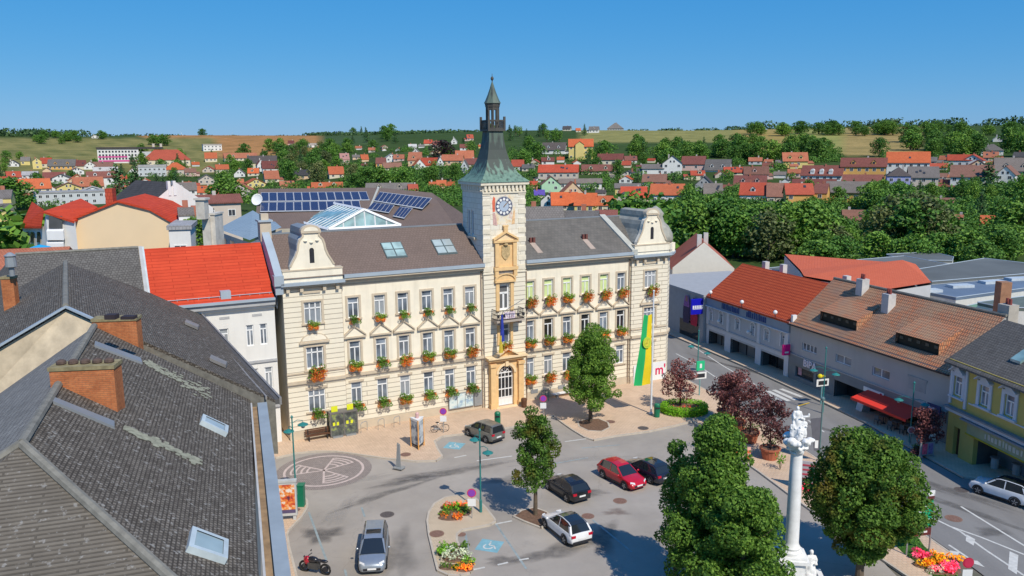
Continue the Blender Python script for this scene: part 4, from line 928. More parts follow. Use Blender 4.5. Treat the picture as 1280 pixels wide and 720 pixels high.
# awning with tables
aw = thing('awning', 'bright red awning stretched out over the pavement in front of the grey shop building', 'awning', rfp(-15.7, 0, 0), RZr)
b = MB(); b.slab([(-.05, -3.4, 2.3), (-2.1, -3.4, 1.72), (-2.1, 3.4, 1.72), (-.05, 3.4, 2.3)], .05); b.box(-2.14, -2.08, -3.4, 3.4, 1.5, 1.74); b.build('fabric', M('awning_red', (.78, .05, .03), .7, .05), aw)
b = MB()
for y in (-3, 0, 3): b.tube([(-.02, y, 1.9), (-1.2, y, 1.8), (-2.05, y, 1.64)], .035, 5)
b.build('arm', GREYM, aw)
b = MB(); b.box(-.2, -.14, -22, -12.6+0, 0, 0) if False else None
sb = thing('shop_sign_board', 'long white sign board with red dot beside the red awning', 'sign', rfp(-12.6, -.16, 2.0), RZr); b = MB(); b.box(-.06, 0, -1.7, .9, 0, .45); b.build('board', WHITE, sb); b = MB(); b.lathe([(.16, 0), (.16, .02)], (0, 0, 0), 12); o = b.build('dot', M('sign_red', (.5, .02, .06)), sb); o.location = (-.07, -1.4, .22); o.rotation_euler = (0, R_(-90), 0)
ab = thing('advert_board', 'small white advertising board leaning by the shop entrance left of the red awning', 'sign', rfp(-11.9, -.5, .13), RZr); b = MB(); b.slab([(-.3, -.4, 0), (0, -.4, 1.1), (0, .4, 1.1), (-.3, .4, 0)], .04); b.build('board', M('board_white', (.6, .62, .63)), ab); b = MB(); b.tube([(.25, -.3, 0), (0, -.3, 1.08)], .02, 4); b.tube([(.25, .3, 0), (0, .3, 1.08)], .02, 4); b.build('prop', GREYM, ab)

# yellow cafe building
YZ = R_(8)
yb_ = thing('yellow_building', 'ochre yellow building with white window surrounds and dark slate roof at the right edge', 'building', (35.9, 63.4, 0), YZ)
YEL = M('ochre_yellow', (.50, .41, .12), .85, .08, .8, streak=.15); YTR = M('pale_grey_surround', (.55, .58, .62), .8, .06)
yw = [(-1.35, -.35, 5.1, 6.7), (-4.3, -3.3, 5.2, 6.8), (-6.9, -5.9, 5.25, 6.85), (-9.6, -8.6, 5.25, 6.85), (-12.4, -11.4, 5.25, 6.85)]
b = MB(); b.wall(rm, -14, 0, 4.0, 8.0, yw, .2, 0); b.wall(rm, -14, 0, 0, 4.0, [(-1.5, -.8, .05, 2.5), (-13, -3.1, .05, 2.5)], .4, 0)
b.face([(0, 0, 0), (0, 0, 8), (4.5, 0, 10.9), (9, 0, 8), (9, 0, 0)][::-1], 0); b.build('wall', YEL, yb_)
for h in yw:
    window(yb_, rm, *h, cols=2, tr=.68)
    b = MB(); b.box(-.1, -.001, h[0]-.3, h[0], h[2]-.1, h[3]+.3); b.box(-.1, -.001, h[1], h[1]+.3, h[2]-.1, h[3]+.3); b.box(-.1, -.001, h[0], h[1], h[3], h[3]+.4); b.box(-.25, -.001, h[0]-.35, h[1]+.35, h[2]-.22, h[2]-.1)
    c = (h[0]+h[1])/2; z = h[3]+.3
    for sg in (-1, 1): b.slab([(-.4, c, z+.75), (-.4, c+sg*.85, z+.1), (0, c+sg*.85, z+.1), (0, c, z+.75)][:: -sg], .1)
    b.face([(-.12, c-.7, z+.1), (-.12, c, z+.65), (-.12, c+.7, z+.1)]); b.build('window_surround', YTR, yb_)
b = MB(); b.box(-.12, -.001, -1.95, -1.7, 4.3, 7.9, 0); b.box(-.12, -.001, -.22, .02, 4.3, 7.9, 0); b.box(-.5, -.001, -14, .1, 4.0, 4.12, 1); b.box(-.35, -.001, -14, .05, 3.72, 4.0, 0); b.box(-.55, -.001, -14, -2.0, 3.55, 3.68, 1); b.box(-.3, -.001, -14, .05, 7.6, 8.0, 2); b.box(-.06, -.001, -14, -2.2, 4.85, 4.95, 0)
b.build('moulding', [YTR, SHEETD, M('ochre_dark', (.42, .33, .08))], yb_)
b = MB(); b.box(-.3, -.001, -14, -2.6, 2.6, 3.5, 0); b.box(-.36, -.001, -14, -2.5, 2.5, 2.6, 1); fa = b.build('fascia_board', [M('sage_board', (.30, .33, .20), .7, .1), M('mustard', (.40, .33, .02))], yb_)
b = MB(); y = -4.6
while y > -13: wv = U(.1, .3); b.box(-.33, -.301, y-wv, y, 2.85, 2.85+U(.35, .5)); y -= wv+U(.08, .2)
b.build('fascia_lettering', M('pale_letters', (.5, .5, .42)), fa)
b = MB(); b.face([(2.2, -13, 0), (2.2, -13, 2.5), (2.2, -3.1, 2.5), (2.2, -3.1, 0)]); b.build('shop_window', GLASSD, yb_)
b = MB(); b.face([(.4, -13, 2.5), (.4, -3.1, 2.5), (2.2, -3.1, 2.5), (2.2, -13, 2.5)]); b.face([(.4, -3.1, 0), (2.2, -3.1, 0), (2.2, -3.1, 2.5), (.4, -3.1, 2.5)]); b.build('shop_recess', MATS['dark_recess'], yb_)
b = MB(); b.face([(.35, -1.5, 0), (.35, -1.5, 2.5), (.35, -.8, 2.5), (.35, -.8, 0)]); b.build('door', WOOD, yb_)
b = MB(); b.slab([(-.6, .3, 7.75), (-.6, -14, 7.75), (4.5, -14, 11.0), (4.5, .3, 11.0)], .15); b.slab([(9.4, -14, 7.9), (9.4, .3, 7.9), (4.5, .3, 11.0), (4.5, -14, 11.0)], .15); b.build('roof', SLATED, yb_)
b = MB(); b.slab([(1.2, -4.6, 9.15), (1.2, -5.6, 9.15), (2.2, -5.6, 9.8), (2.2, -4.6, 9.8)], .2); b.build('skylight', MATS['atrium_glass'], yb_)
b = MB(); b.box(3.9, 4.8, -9.2, -8.2, 9.8, 12.0); b.build('chimney', M('dark_brick', (.22, .07, .05), .9, .2), yb_)
# building closing the street, with its big wall pictures
eb = thing('corner_store', 'grey flat-roofed store hung with banners beyond the corner of the town hall', 'building', rfp(24, 0), RZr)
b = MB(); b.box(-1.5, 12, -6.9, 12, 0, 0) if False else body(b, -.5, 14, -6.9, 10, 0, 6.1, 0); b.box(-.6, 14.1, -7.0, 10.1, 6.1, 6.4); b.build('wall', M('store_grey', (.36, .37, .38), .9, .06), eb)  # one even mid-grey for all the store walls
b = MB(); b.face([(-.55, -5.8, .05), (-.55, -5.8, 2.3), (-.55, -1, 2.3), (-.55, -1, .05)]); b.build('shop_window', GLASSD, eb)
# cloth banners hanging at that wall
for k, (y, c1, c2, lab) in enumerate(((-3.0, (.30, .12, .35), (.05, .04, .10), 'tall purple and black hanging banner on the grey store wall'), (-5.0, (.05, .03, .04), (.5, .02, .06), 'tall black and red hanging banner on the grey store wall'))):
    bn = thing('hanging_banner', lab, 'banner', rfp(24+y, -.75, 0), RZr)
    b = MB(); seg = [(2.0, .75), (3.0, .9), (4.2, .8), (5.2, .6), (5.7, .35)]
    for i, ((z0, w0), (z1, w1)) in enumerate(zip(seg, seg[1:])): b.face([(0, -w0, z0), (0, w0, z0), (0, w1, z1), (0, -w1, z1)], 0 if i > 1 else 1)
    b.face([(-.01, -.3, 4.9), (-.01, .3, 4.9), (-.01, .2, 5.6), (-.01, -.2, 5.6)], 2)
    b.build('cloth', [M('banner_a%d' % k, c1, .7, .3, 3), M('banner_b%d' % k, c2, .7, .3, 3), M('banner_skin', (.35, .18, .14), .7, .3, 4)], bn)
bs = thing('blue_sign', 'deep blue box sign with white lettering jutting from the far end of the orange-roofed building', 'sign', rfp(17.4, -.2, 3.9), RZr)
b = MB(); b.box(-2.0, -.1, -.15, .15, 0, 2.0); b.build('sign_box', M('deep_blue', (.01, .01, .42), .4, .03), bs)
b = MB()
for k in range(6): b.box(-1.8+.27*k, -1.62+.27*k, -.17, -.151, .75, 1.15)
b.box(-1.8, -.2, -.17, -.151, .66, .71); b.build('sign_lettering', WHITE, bs)
# white-gabled building behind it with terracotta roof
wg = thing('gabled_house', 'house with broad blank cream gable and terracotta roof behind the grey store', 'building', at_d(880, 338, 128)[:2]+(0,), R_(-8))
s = 128/F; ze, zr = at_d(880, 335, 128)[2], at_d(882, 303, 128)[2]
b = MB(); body(b, -38*s, 36*s, 0, 14, 0, ze, zr, 'y'); b.build('wall', M('cream_gable', (.72, .67, .57), .9, .04), wg)
b = MB(); gable_roof(b, -38*s, 36*s, .3, 14, ze, zr, 'y', .2); b.build('roof', M('terracotta', (.42, .12, .07), .85, .12, 1), wg)
for x, y in ((-6*s, 1.2), (0.5, 4)): 
    b = MB(); b.box(x-.35, x+.35, y-.35, y+.35, zr-1, zr+1.1); b.build('chimney', MATS['pale_chimney'], wg)
# orange hipped roof and flat-roofed market halls
oh = thing('orange_roofed_hall', 'hall with plain orange-red hipped roof behind the mottled tile roof', 'building', (48, 105, 0))
P = [at_d(1000, 337, 118), at_d(1128, 325, 126), at_d(1164, 353, 112), at_d(1105, 362, 106), at_d(1005, 345, 110)]
b = MB(); b.face([rel(oh, p) for p in (P[0], P[4], P[3], P[2], P[1])]); b.face([rel(oh, p) for p in (P[1], P[2], (P[2][0]+6, P[2][1]+16, P[2][2]), (P[1][0]-12, P[1][1]+14, P[2][2]), P[0])]); b.build('roof', tiles('plain_orange_tile', (.60, .13, .06), (.64, .15, .07), (.5, .1, .05), .3, .36, .02, .1), oh)
b = MB(); ring = [P[4], P[3], P[2], (P[2][0]+6, P[2][1]+16, P[2][2]), (P[1][0]-12, P[1][1]+14, P[2][2]), P[0]]
for i in range(len(ring)):
    p, q = rel(oh, ring[i]), rel(oh, ring[(i+1) % len(ring)]); b.face([(p[0],p[1],0), (q[0],q[1],0), (q[0],q[1],q[2]-.3), (p[0],p[1],p[2]-.3)])
b.build('wall', GREYW, oh)
def flat(name, label, pxs, z, matr, wallm, trim=None, ref=None):
    pts = [at(x, y, z) for x, y in pxs]; cx = sum(p[0] for p in pts)/len(pts); cy = sum(p[1] for p in pts)/len(pts)
    t_ = thing(name, label, 'building', (cx, cy, 0)); q = [(p[0]-cx, p[1]-cy) for p in pts]
    b = MB(); b.prism(q, 0, z-.35, 0); b.build('wall', wallm, t_)
    b = MB(); b.prism([(x*1.004, y*1.004) for x, y in q], z-.34, z, 0); b.build('roof', matr, t_)
    b = MB()
    for i in range(len(q)):
        p_, r_ = q[i], q[(i+1) % len(q)]; b.tube([(p_[0], p_[1], z+.04), (r_[0], r_[1], z+.02)], .07, 4)
    b.build('roof_edge', trim or SHEET, t_); return t_
FG = M('grey_membrane', (.135, .145, .14), .85, .3, .06); FB = M('blue_membrane', (.14, .19, .26), .7, .2, .08); WW = M('white_cladding', (.62, .62, .58), .7, .08)
flat('market_hall', 'large low hall with dark grey flat roof in front of the tree belt', [(955, 336), (1010, 330), (1130, 320), (1200, 333), (1160, 348), (1060, 352)], 5.5, FG, GREYW)
m2 = flat('market_hall', 'wide hall with mottled grey roof right of the orange roof', [(1140, 338), (1230, 323), (1300, 331), (1300, 341), (1165, 352)], 7.2, FG, WW)
m3 = flat('market_hall', 'long hall with bluish flat roof and white fascia at the right edge', [(1115, 357), (1150, 352), (1300, 340), (1300, 358), (1195, 372)], 6.8, FB, WW)
for (x, y) in ((1160, 364), (1200, 358), (1240, 353), (1272, 349)):
    p = at(x, y, 6.9); b = MB(); b.cbox((p[0]-m3.location.x, p[1]-m3.location.y, 6.8), 3.2, 1.4, .35, 0, .2); b.build('roof_light', M('pale_dome', (.5, .55, .58), .4), m3)
flat('grey_annex', 'small annex with green-grey sloping roof beside the brick chimney stack', [(1222, 378), (1300, 368), (1300, 386), (1250, 384)], 7.0, M('green_grey_roof', (.13, .16, .14), .8, .15), WW)
flat('courtyard_shed', 'low shed with pale green roof behind the mottled tile ridge', [(1196, 385), (1235, 377), (1250, 388), (1228, 392)], 6.2, M('pale_green_roof', (.16, .30, .20), .8, .1), WW)
ch = thing('roof_chimney', 'free-standing brown brick chimney above the bluish flat roof', 'chimney', at_d(1253, 372, 97)[:2]+(0,)); b = MB(); b.cbox((0, 0, 0), 1.1, 1.1, at_d(1253, 352, 97)[2]); b.build('stack', M('brown_brick', (.32, .17, .10), .9, .2), ch)
flat('white_pavilion', 'small white flat-roofed pavilion at the foot of the tree belt', [(1108, 318), (1165, 315), (1192, 321), (1190, 326), (1130, 325)], 4.5, FG, WW)
# ------------------------------------------------------------------ ground
def struct(name, b, m, smooth=False): o = b.build(name, m, None, smooth); o['kind'] = 'structure'; return o
azs = [math.radians(a) for a in list(range(-180, -50, 6))+[x*.75 for x in range(-66, 67)]+list(range(54, 181, 6))]
Ds = [.01, 30, 60, 90, 120, 150, 180, 210, 240, 270, 300, 330, 360, 390, 420, 450, 480, 510, 540, 570, 600, 640, 680, 720, 760, 800, 850, 900, 950, 1000, 1050, 1100, 1150, 1200, 1300, 1400, 1600, 2000, 3000, 5000, 9000]
vs, fs, cols = [], [], []
def inpoly(x, y, P):
    c = False
    for i in range(len(P)):
        (x1, y1), (x2, y2) = P[i], P[i-1]
        if (y1 > y) != (y2 > y) and x < (x2-x1)*(y-y1)/(y2-y1)+x1: c = not c
    return c
def fieldcol(az, D):
    """land cover by bearing (deg) and distance"""
    a = math.degrees(az)
    if D < 170: return (.15, .14, .12)
    if D > 1250: return (.035, .065, .03)
    if -33 < a < -20 and 640 < D < 1060: return (.25, .22, .085) if (a*7+D*.01) % 2 > .7 else (.17, .17, .06)
    if -24.5 < a < -13 and D > 720 and a > -24.5+(D-720)*-.004: return (.40, .20, .08) if D > 790 else (.10, .17, .05)
    if -13 <= a < -9 and 840 < D < 1100: return (.06, .10, .04)
    if 5 < a < 15 and 690 < D < 1250: return (.27, .25, .09)
    if 15.5 < a < 19 and D > 560: return (.36, .26, .09)
    if 19 <= a < 22 and D > 590: return (.28, .28, .09)
    if 22 <= a < 26.5 and D > 560: return (.34, .25, .10)
    return (.05, .085, .025)
for D in Ds:
    for a in azs:
        x, y = D*math.sin(a), D*math.cos(a); vs.append((x, y, terrain(x, y)-.06 if D > 1 else -.06)); cols.append(fieldcol(a, D))
n = len(azs)
for i in range(len(Ds)-1):
    for j in range(n-1): fs.append((i*n+j, i*n+j+1, (i+1)*n+j+1, (i+1)*n+j)[::-1])
me = bpy.data.meshes.new('terrain'); me.from_pydata(vs, [], fs)
ca = me.color_attributes.new('land', 'FLOAT_COLOR', 'POINT'); ca.data.foreach_set('color', [v for c in cols for v in (c[0], c[1], c[2], 1)])
me.polygons.foreach_set('use_smooth', [True]*len(fs)); ter = bpy.data.objects.new('terrain', me); COL.objects.link(ter); ter['kind'] = 'structure'
t = NT('land_cover'); at_ = t.add('ShaderNodeAttribute', attribute_name='land'); n1 = t.noise(.05, 6); n2 = t.noise(.4, 4)
c = t.mix(t.ramp(n1, [(.3, 0), (.7, 1)]), (.7, .75, .7), (1.25, 1.2, 1.15)); c = t.mix(1.0, at_.outputs[0], c, 'MULTIPLY'); c = t.mix(t.ramp(n2, [(.5, 0), (.65, .35)]), c, (.05, .075, .025)); t.link(c, t.b.inputs['Base Color']); t.b.inputs['Roughness'].default_value = 1; t.b.inputs['Specular IOR Level'].default_value = .05
me.materials.append(t.mat)

# asphalt with patches, stains and cracks
t = NT('asphalt'); n1 = t.noise(.16, 6); n2 = t.noise(.7, 5); n3 = t.noise(9, 3); n4 = t.noise(.45, 7, rough=.75)
c = t.ramp(n1, [(.3, (.28, .245, .205)), (.5, (.355, .313, .264)), (.75, (.43, .384, .33))]); c = t.mix(t.ramp(n4, [(.58, 0), (.74, .45)]), c, (.19, .178, .162))
c = t.mix(t.ramp(n2, [(.35, 0), (.7, .25)]), c, (.25, .23, .21)); c = t.mix(t.ramp(n3, [(.4, 0), (.65, .2)]), c, (.36, .34, .32))
vo = t.add('ShaderNodeTexVoronoi'); vo.feature = 'DISTANCE_TO_EDGE'; vo.inputs['Scale'].default_value = .12; tc = t.n.new('ShaderNodeTexCoord'); wv = t.add('ShaderNodeMix'); wv.data_type = 'VECTOR'; wv.inputs[0].default_value = .06
nn = t.add('ShaderNodeTexNoise'); nn.inputs['Scale'].default_value = .5; nn.inputs['Detail'].default_value = 5; t.link(tc.outputs['Object'], nn.inputs['Vector']); t.link(tc.outputs['Object'], wv.inputs[4]); t.link(nn.outputs['Color'], wv.inputs[5])
ax = t.add('ShaderNodeVectorMath', operation='MULTIPLY_ADD'); ax.inputs[1].default_value = (2.5, 2.5, 0); t.link(nn.outputs['Color'], ax.inputs[0]); t.link(tc.outputs['Object'], ax.inputs[2]); t.link(ax.outputs[0], vo.inputs['Vector'])
c = t.mix(t.ramp(vo.outputs['Distance'], [(0, .22), (.004, 0)]), c, (.14, .13, .12))
t.link(c, t.b.inputs['Base Color']); t.b.inputs['Roughness'].default_value = .9; t.bump(n3, .3, .01); ASPH = t.mat
t = NT('road_asphalt'); n1 = t.noise(.2, 5); n3 = t.noise(6, 4)
mp = t.add('ShaderNodeMapping'); tc = t.n.new('ShaderNodeTexCoord'); mp.inputs['Rotation'].default_value = (0, 0, -R_(17)); mp.inputs['Scale'].default_value = (.8, .05, 1); nz = t.add('ShaderNodeTexNoise'); nz.inputs['Scale'].default_value = 1; nz.inputs['Detail'].default_value = 4; t.link(tc.outputs['Object'], mp.inputs[0]); t.link(mp.outputs[0], nz.inputs['Vector'])
c = t.ramp(n1, [(.3, (.20, .19, .178)), (.7, (.25, .24, .225))]); c = t.mix(t.ramp(nz.outputs[0], [(.4, 0), (.65, .5)]), c, (.165, .158, .15)); c = t.mix(t.ramp(n3, [(.4, 0), (.65, .2)]), c, (.28, .27, .26)); t.link(c, t.b.inputs['Base Color']); t.b.inputs['Roughness'].default_value = .85; ROAD = t.mat
PAVE = tiles('peach_pavers', (.62, .45, .315), (.68, .50, .35), (.50, .36, .25), .3, .3, .02, .3, .25, .9, bump=.25)
PAVES = tiles('sand_pavers', (.55, .44, .31), (.60, .48, .34), (.44, .35, .25), .2, .2, .02, .25, .3, .9, bump=.25)
KERB = M('kerb_stone', (.50, .44, .36), .9, .12, 2)
WLINE = M('road_paint', (.58, .57, .53), .8, .15, 3); BLINE = M('faded_blue_paint', (.28, .33, .33), .85, .2, 3); BBLUE = M('bay_blue', (.20, .40, .46), .8, .18, 3)
b = MB(); b.face([(-27, 8, 0), (24, 8, 0), (22, 60, 0), (24, 66, 0), (17, 86, 0), (-27, 70, 0)]); struct('square_asphalt', b, ASPH)
e = [rfp(y, x) for y, x in ((60, -2.6), (0, -2.2), (-20, -2.6), (-60, -2))]
rr_ = [(12.5, 150), (21.6, 105.4), (27.0, 89), (30.6, 76.5), (32.3, 70), (33.4, 62.9), (34.2, 58), (37.2, 56.5), (39.5, 47), (46, 30), (52, 8)]
rl_ = [(2.0, 150), (13.2, 105), (17.4, 90), (19.4, 84.5), (22, 76), (23.6, 68.5), (24.8, 62.8), (26.0, 56), (26.6, 51.5), (27.5, 46.0), (28.2, 40), (30, 8)]
b = MB(); b.face([(x, y, .004) for x, y in rl_]+[(x, y, .004) for x, y in rr_[::-1]]); struct('road', b, ROAD)
def slabp(name, poly, m=None, z=.12, kerb=True):
    """pavement: top sheet plus a stone kerb round its edge"""
    area = sum(poly[i][0]*poly[(i+1) % len(poly)][1]-poly[(i+1) % len(poly)][0]*poly[i][1] for i in range(len(poly)))
    if area < 0: poly = poly[::-1]
    b = MB(); b.prism(poly, -.02, z); o = struct(name, b, m or PAVE)
    if kerb:
        k = MB()
        for i in range(len(poly)):
            p, q = Vector((*poly[i], 0)), Vector((*poly[(i+1) % len(poly)], 0)); d = (q-p)
            if d.length < .05: continue
            nn_ = Vector((d.y, -d.x, 0)).normalized(); p2, q2 = p-nn_*.07, q-nn_*.07; p1, q1 = p+nn_*.07, q+nn_*.07
            k.face([(p1.x,p1.y,z+.01),(q1.x,q1.y,z+.01),(q2.x,q2.y,z+.01),(p2.x,p2.y,z+.01)]); k.face([(p1.x,p1.y,-.03),(q1.x,q1.y,-.03),(q1.x,q1.y,z+.01),(p1.x,p1.y,z+.01)])
        kk = k.build('kerb', KERB); kk['kind'] = 'structure'
    return o
def P2(L_, z=.12): return [at2(x, y, z) for x, y in L_]
front = P2([(344, 572), (370, 566), (395, 563.5), (420, 563.7), (445, 567), (480, 572), (520, 576), (545, 575.5), (553, 570), (547, 561), (543, 551), (553, 545), (585, 541), (630, 535), (650, 531), (672, 524), (692, 519), (703, 528), (716, 537), (731, 546), (742, 549.5), (772, 544), (810, 539), (842, 532), (866, 526), (886, 542), (907, 560), (950, 590), (997, 625), (1025, 645), (1090, 690), (1150, 730)])
front += [(27.2, 46.0), (26.3, 51.5), (25.7, 56), (24.5, 62.8), (23.3, 68.5), (21.7, 76), (19.1, 84.5), (17.4, 88)]+[hw(38, 6)[:2], hw(10, 5)[:2], hw(-5, 5)[:2], (-24.5, 63)]
slabp('plaza_pavement', front)
slabp('pavement', P2([(377, 617), (384, 626), (384, 634), (378, 644), (361, 662), (359, 668), (361, 682), (367, 705), (374, 735)])+[(-8, 30), (-9, 26), (-17, 46), (-18.5, 52), (-17, 55.5)])
slabp('pavement', [(x+.25, y) for x, y in rr_[:8]]+[(37.4, 56.3), (39.8, 47), (46.2, 30), (60, 30), (60, 100), (32, 140), (14, 150)])
slabp('traffic_island', P2([(534, 650), (536, 640), (543, 629), (557, 621), (577, 618), (594, 622), (607, 634), (618, 648), (619, 651), (613, 655), (594, 659), (577, 662), (571, 667), (571, 675), (575, 685), (583, 697), (591, 708), (587, 715), (575, 719), (560, 718), (547, 712), (542, 692), (536, 667)]), PAVES)
def mark(name, polys, m, z=.006):
    b = MB()
    for p in polys:
        q = [at(x, y, z) for x, y in p] if True else p
        a = sum(q[i][0]*q[(i+1) % len(q)][1]-q[(i+1) % len(q)][0]*q[i][1] for i in range(len(q)))
        b.face(q if a > 0 else q[::-1])
    return struct(name, b, m)
def lines(name, segs, wd, m, z=.006):
    b = MB()
    for k_, s in enumerate(segs):
        pts = [Vector(at(x, y, z+.0006*k_)) for x, y in s]
        for p, q in zip(pts, pts[1:]):
            n_ = Vector((-(q-p).y, (q-p).x, 0)).normalized()*wd/2; f = [tuple(p-n_), tuple(q-n_), tuple(q+n_), tuple(p+n_)]
            b.face(f)
    return struct(name, b, m)
lines('bay_marking', [[(620, 655), (658, 711)], [(582, 667), (585, 688)], [(386, 640), (408, 700)], [(452, 634), (456, 646)], [(431, 712), (433, 720)], [(741, 650), (790, 690)], [(727, 560), (775, 556)], [(690, 580), (735, 572)]], .14, BLINE)
lines('dash_marking', [[(592, 712), (606, 709)], [(622, 706), (635, 703)], [(649, 700), (661, 698)], [(706, 552), (736, 548)], [(568, 572), (583, 569)], [(596, 576), (640, 570)], [(619, 655), (640, 651)]], .16, WLINE, .013)
def badge(px, py, ang=.2):
    b = MB(); c = Vector(at(px, py, .006)); a = -R_(17)
    q = [(-.75, -.75), (.75, -.75), (.75, .75), (-.75, .75)]; rot = lambda x, y: (c.x+x*math.cos(a)-y*math.sin(a), c.y+x*math.sin(a)+y*math.cos(a), .006)
    b.face([rot(x, y) for x, y in q], 0)
    R2 = lambda pts: b.face([(rot(x, y)[0], rot(x, y)[1], .010) for x, y in pts], 1)
    for k in range(8):
        a0, a1 = math.pi*(.75+k*.16), math.pi*(.75+(k+1)*.16); R2([(.34*math.cos(a0)-.05, .34*math.sin(a0)-.15), (.34*math.cos(a1)-.05, .34*math.sin(a1)-.15), (.24*math.cos(a1)-.05, .24*math.sin(a1)-.15), (.24*math.cos(a0)-.05, .24*math.sin(a0)-.15)][::-1])
    R2([(-.12, .1), (-.02, .1), (.02, .38), (-.1, .38)][::1]); R2([(-.05, .0), (.25, .0), (.25, .1), (-.05, .1)]); R2([(.2, .05), (.45, -.35), (.55, -.3), (.3, .1)]); R2([(-.13, .44), (-.03, .44), (-.03, .55), (-.13, .55)])
    return struct('wheelchair_marking', b, [BBLUE, WLINE])
badge(612, 682); badge(568, 557)
lines('road_marking', [[(845, 442), (870, 455), (900, 475)], [(884, 492), (903, 489)], [(1201, 633), (1290, 688)], [(1157, 643), (1200, 664), (1230, 686), (1290, 726)], [(1185, 657), (1225, 671), (1290, 697)], [(1130, 575), (1153, 592)], [(1010, 525), (1030, 540)], [(1186, 681), (1219, 703)], [(862, 430), (905, 458), (960, 490)]], .16, WLINE, .010)
mark('road_marking', [[(1208, 668), (1219, 674), (1217, 682), (1207, 676)], [(1262, 689), (1273, 694), (1271, 718), (1260, 711)], [(1213, 700), (1222, 701), (1231, 709), (1216, 704)], [(1187, 688), (1200, 690), (1197, 694), (1188, 692)]], WLINE, .018)
lines('zebra_crossing', [[(954, 490.5), (976, 501)], [(960, 488.8), (986, 501)], [(967, 487.3), (995, 500)], [(976, 486), (1002, 496)]], .5, WLINE, .010)
def manhole(px, py, r=.42, m=None, z=.010):
    b = MB(); c = at(px, py, z); b.face([(c[0]+r*math.cos(6.2832*k/16), c[1]+r*math.sin(6.2832*k/16), z) for k in range(16)]); b.face([(c[0]+r*.8*math.cos(6.2832*k/16), c[1]+r*.8*math.sin(6.2832*k/16), z+.004) for k in range(16)], 1)
    return struct('manhole', b, m or [M('manhole_iron', (.13, .11, .10), .7, .25, 6), M('manhole_cover', (.10, .085, .08), .7, .3, 8)])
RUSTM = [M('rust_cover', (.24, .14, .10), .8, .2, 5), M('rust_cover_in', (.21, .12, .09), .8, .3, 8)]
manhole(484, 643, .5); manhole(546, 667, .5, RUSTM, .135); manhole(577, 668, .3, RUSTM); manhole(775, 626, .5, RUSTM); manhole(735, 645, .45, RUSTM); manhole(1192, 648, .55, RUSTM, .016); manhole(1202, 612, .5, None, .016); manhole(371, 637, .25, RUSTM, .135); manhole(507, 568, .45, RUSTM, .135); manhole(804, 535, .5, None, .135); manhole(763, 527, .45, RUSTM, .135)
# old stains and repairs on the asphalt, fading out at their rims
def stain(px, py, rx, ry, az=0, col=(.12, .112, .105), a0=.6, z=.0045):
    c = at(px, py, z); me = bpy.data.meshes.new('asphalt_stain'); n_ = 40; vs = [c]; al = [a0]
    for k_, (f_, a_) in enumerate(((.55, a0*.75), (1.0, 0))):
        for k in range(n_):
            t_ = 6.2832*k/n_; w_ = f_*(1+.22*math.sin(3*t_+px)+.13*math.sin(7*t_+py)); x, y = rx*w_*math.cos(t_), ry*w_*math.sin(t_); vs.append((c[0]+x*math.cos(az)-y*math.sin(az), c[1]+x*math.sin(az)+y*math.cos(az), z)); al.append(a_)
    fs = [(0, 1+k, 1+(k+1) % n_) for k in range(n_)]+[(1+k, 1+n_+k, 1+n_+(k+1) % n_, 1+(k+1) % n_) for k in range(n_)]
    me.from_pydata(vs, [], fs); ca = me.color_attributes.new('fade', 'FLOAT_COLOR', 'POINT'); ca.data.foreach_set('color', [v for a in al for v in (a, a, a, 1)])
    nm = 'stain_%d' % int(col[0]*1000)
    if nm not in MATS:
        t = NT(nm); at_ = t.add('ShaderNodeAttribute', attribute_name='fade'); t.b.inputs['Base Color'].default_value = c4(col); t.b.inputs['Roughness'].default_value = .9; tr = t.add('ShaderNodeBsdfTransparent'); ms = t.add('ShaderNodeMixShader'); n1 = t.noise(1.3, 5); m_ = t.add('ShaderNodeMath', operation='MULTIPLY'); t.link(at_.outputs['Fac'], m_.inputs[0]); t.link(t.ramp(n1, [(.3, .35), (.65, 1)]), m_.inputs[1]); t.link(m_.outputs[0], ms.inputs[0]); t.link(tr.outputs[0], ms.inputs[1]); t.link(t.b.outputs[0], ms.inputs[2]); t.link(ms.outputs[0], t.out.inputs[0]); MATS[nm] = t.mat
    me.materials.append(MATS[nm]); o = bpy.data.objects.new('asphalt_stain', me); COL.objects.link(o); o['kind'] = 'structure'
for q in ((402, 668, 1.5, 1.3, 0, (.12, .112, .105), .8), (512, 600, 3.2, .8, .4), (480, 618, 4.5, .5, .7), (560, 590, 5, .7, .35), (640, 600, 2.5, 1.2, .2, (.12, .112, .105), .4), (735, 615, 1.6, .8, -.3), (770, 640, 1.0, .6, 0, (.2, .13, .1), .6), (500, 690, 1.2, 3.5, .1, (.12, .112, .105), .4), (690, 690, 3, .9, .5), (424, 640, .8, 2.6, -.2, (.42, .39, .35), .5), (630, 700, 1.4, .6, .2), (720, 575, 5, .6, .2, (.42, .39, .35), .5), (600, 580, 4, .5, .3, (.42, .39, .35), .45), (450, 600, 3, .6, .5, (.42, .39, .35), .4), (752, 672, 1.2, 2.5, -.3)): stain(*q)
for q in ((1060, 545, 6, .5, -.95), (1215, 640, 5, .5, -.95), (1180, 610, 6, .6, -.95), (960, 470, 7, .5, -.95), (1240, 665, 1.2, .7, 0), (905, 455, 6, .5, -.95), (1100, 590, 5, .6, -.95)): stain(*q, z=.0075)
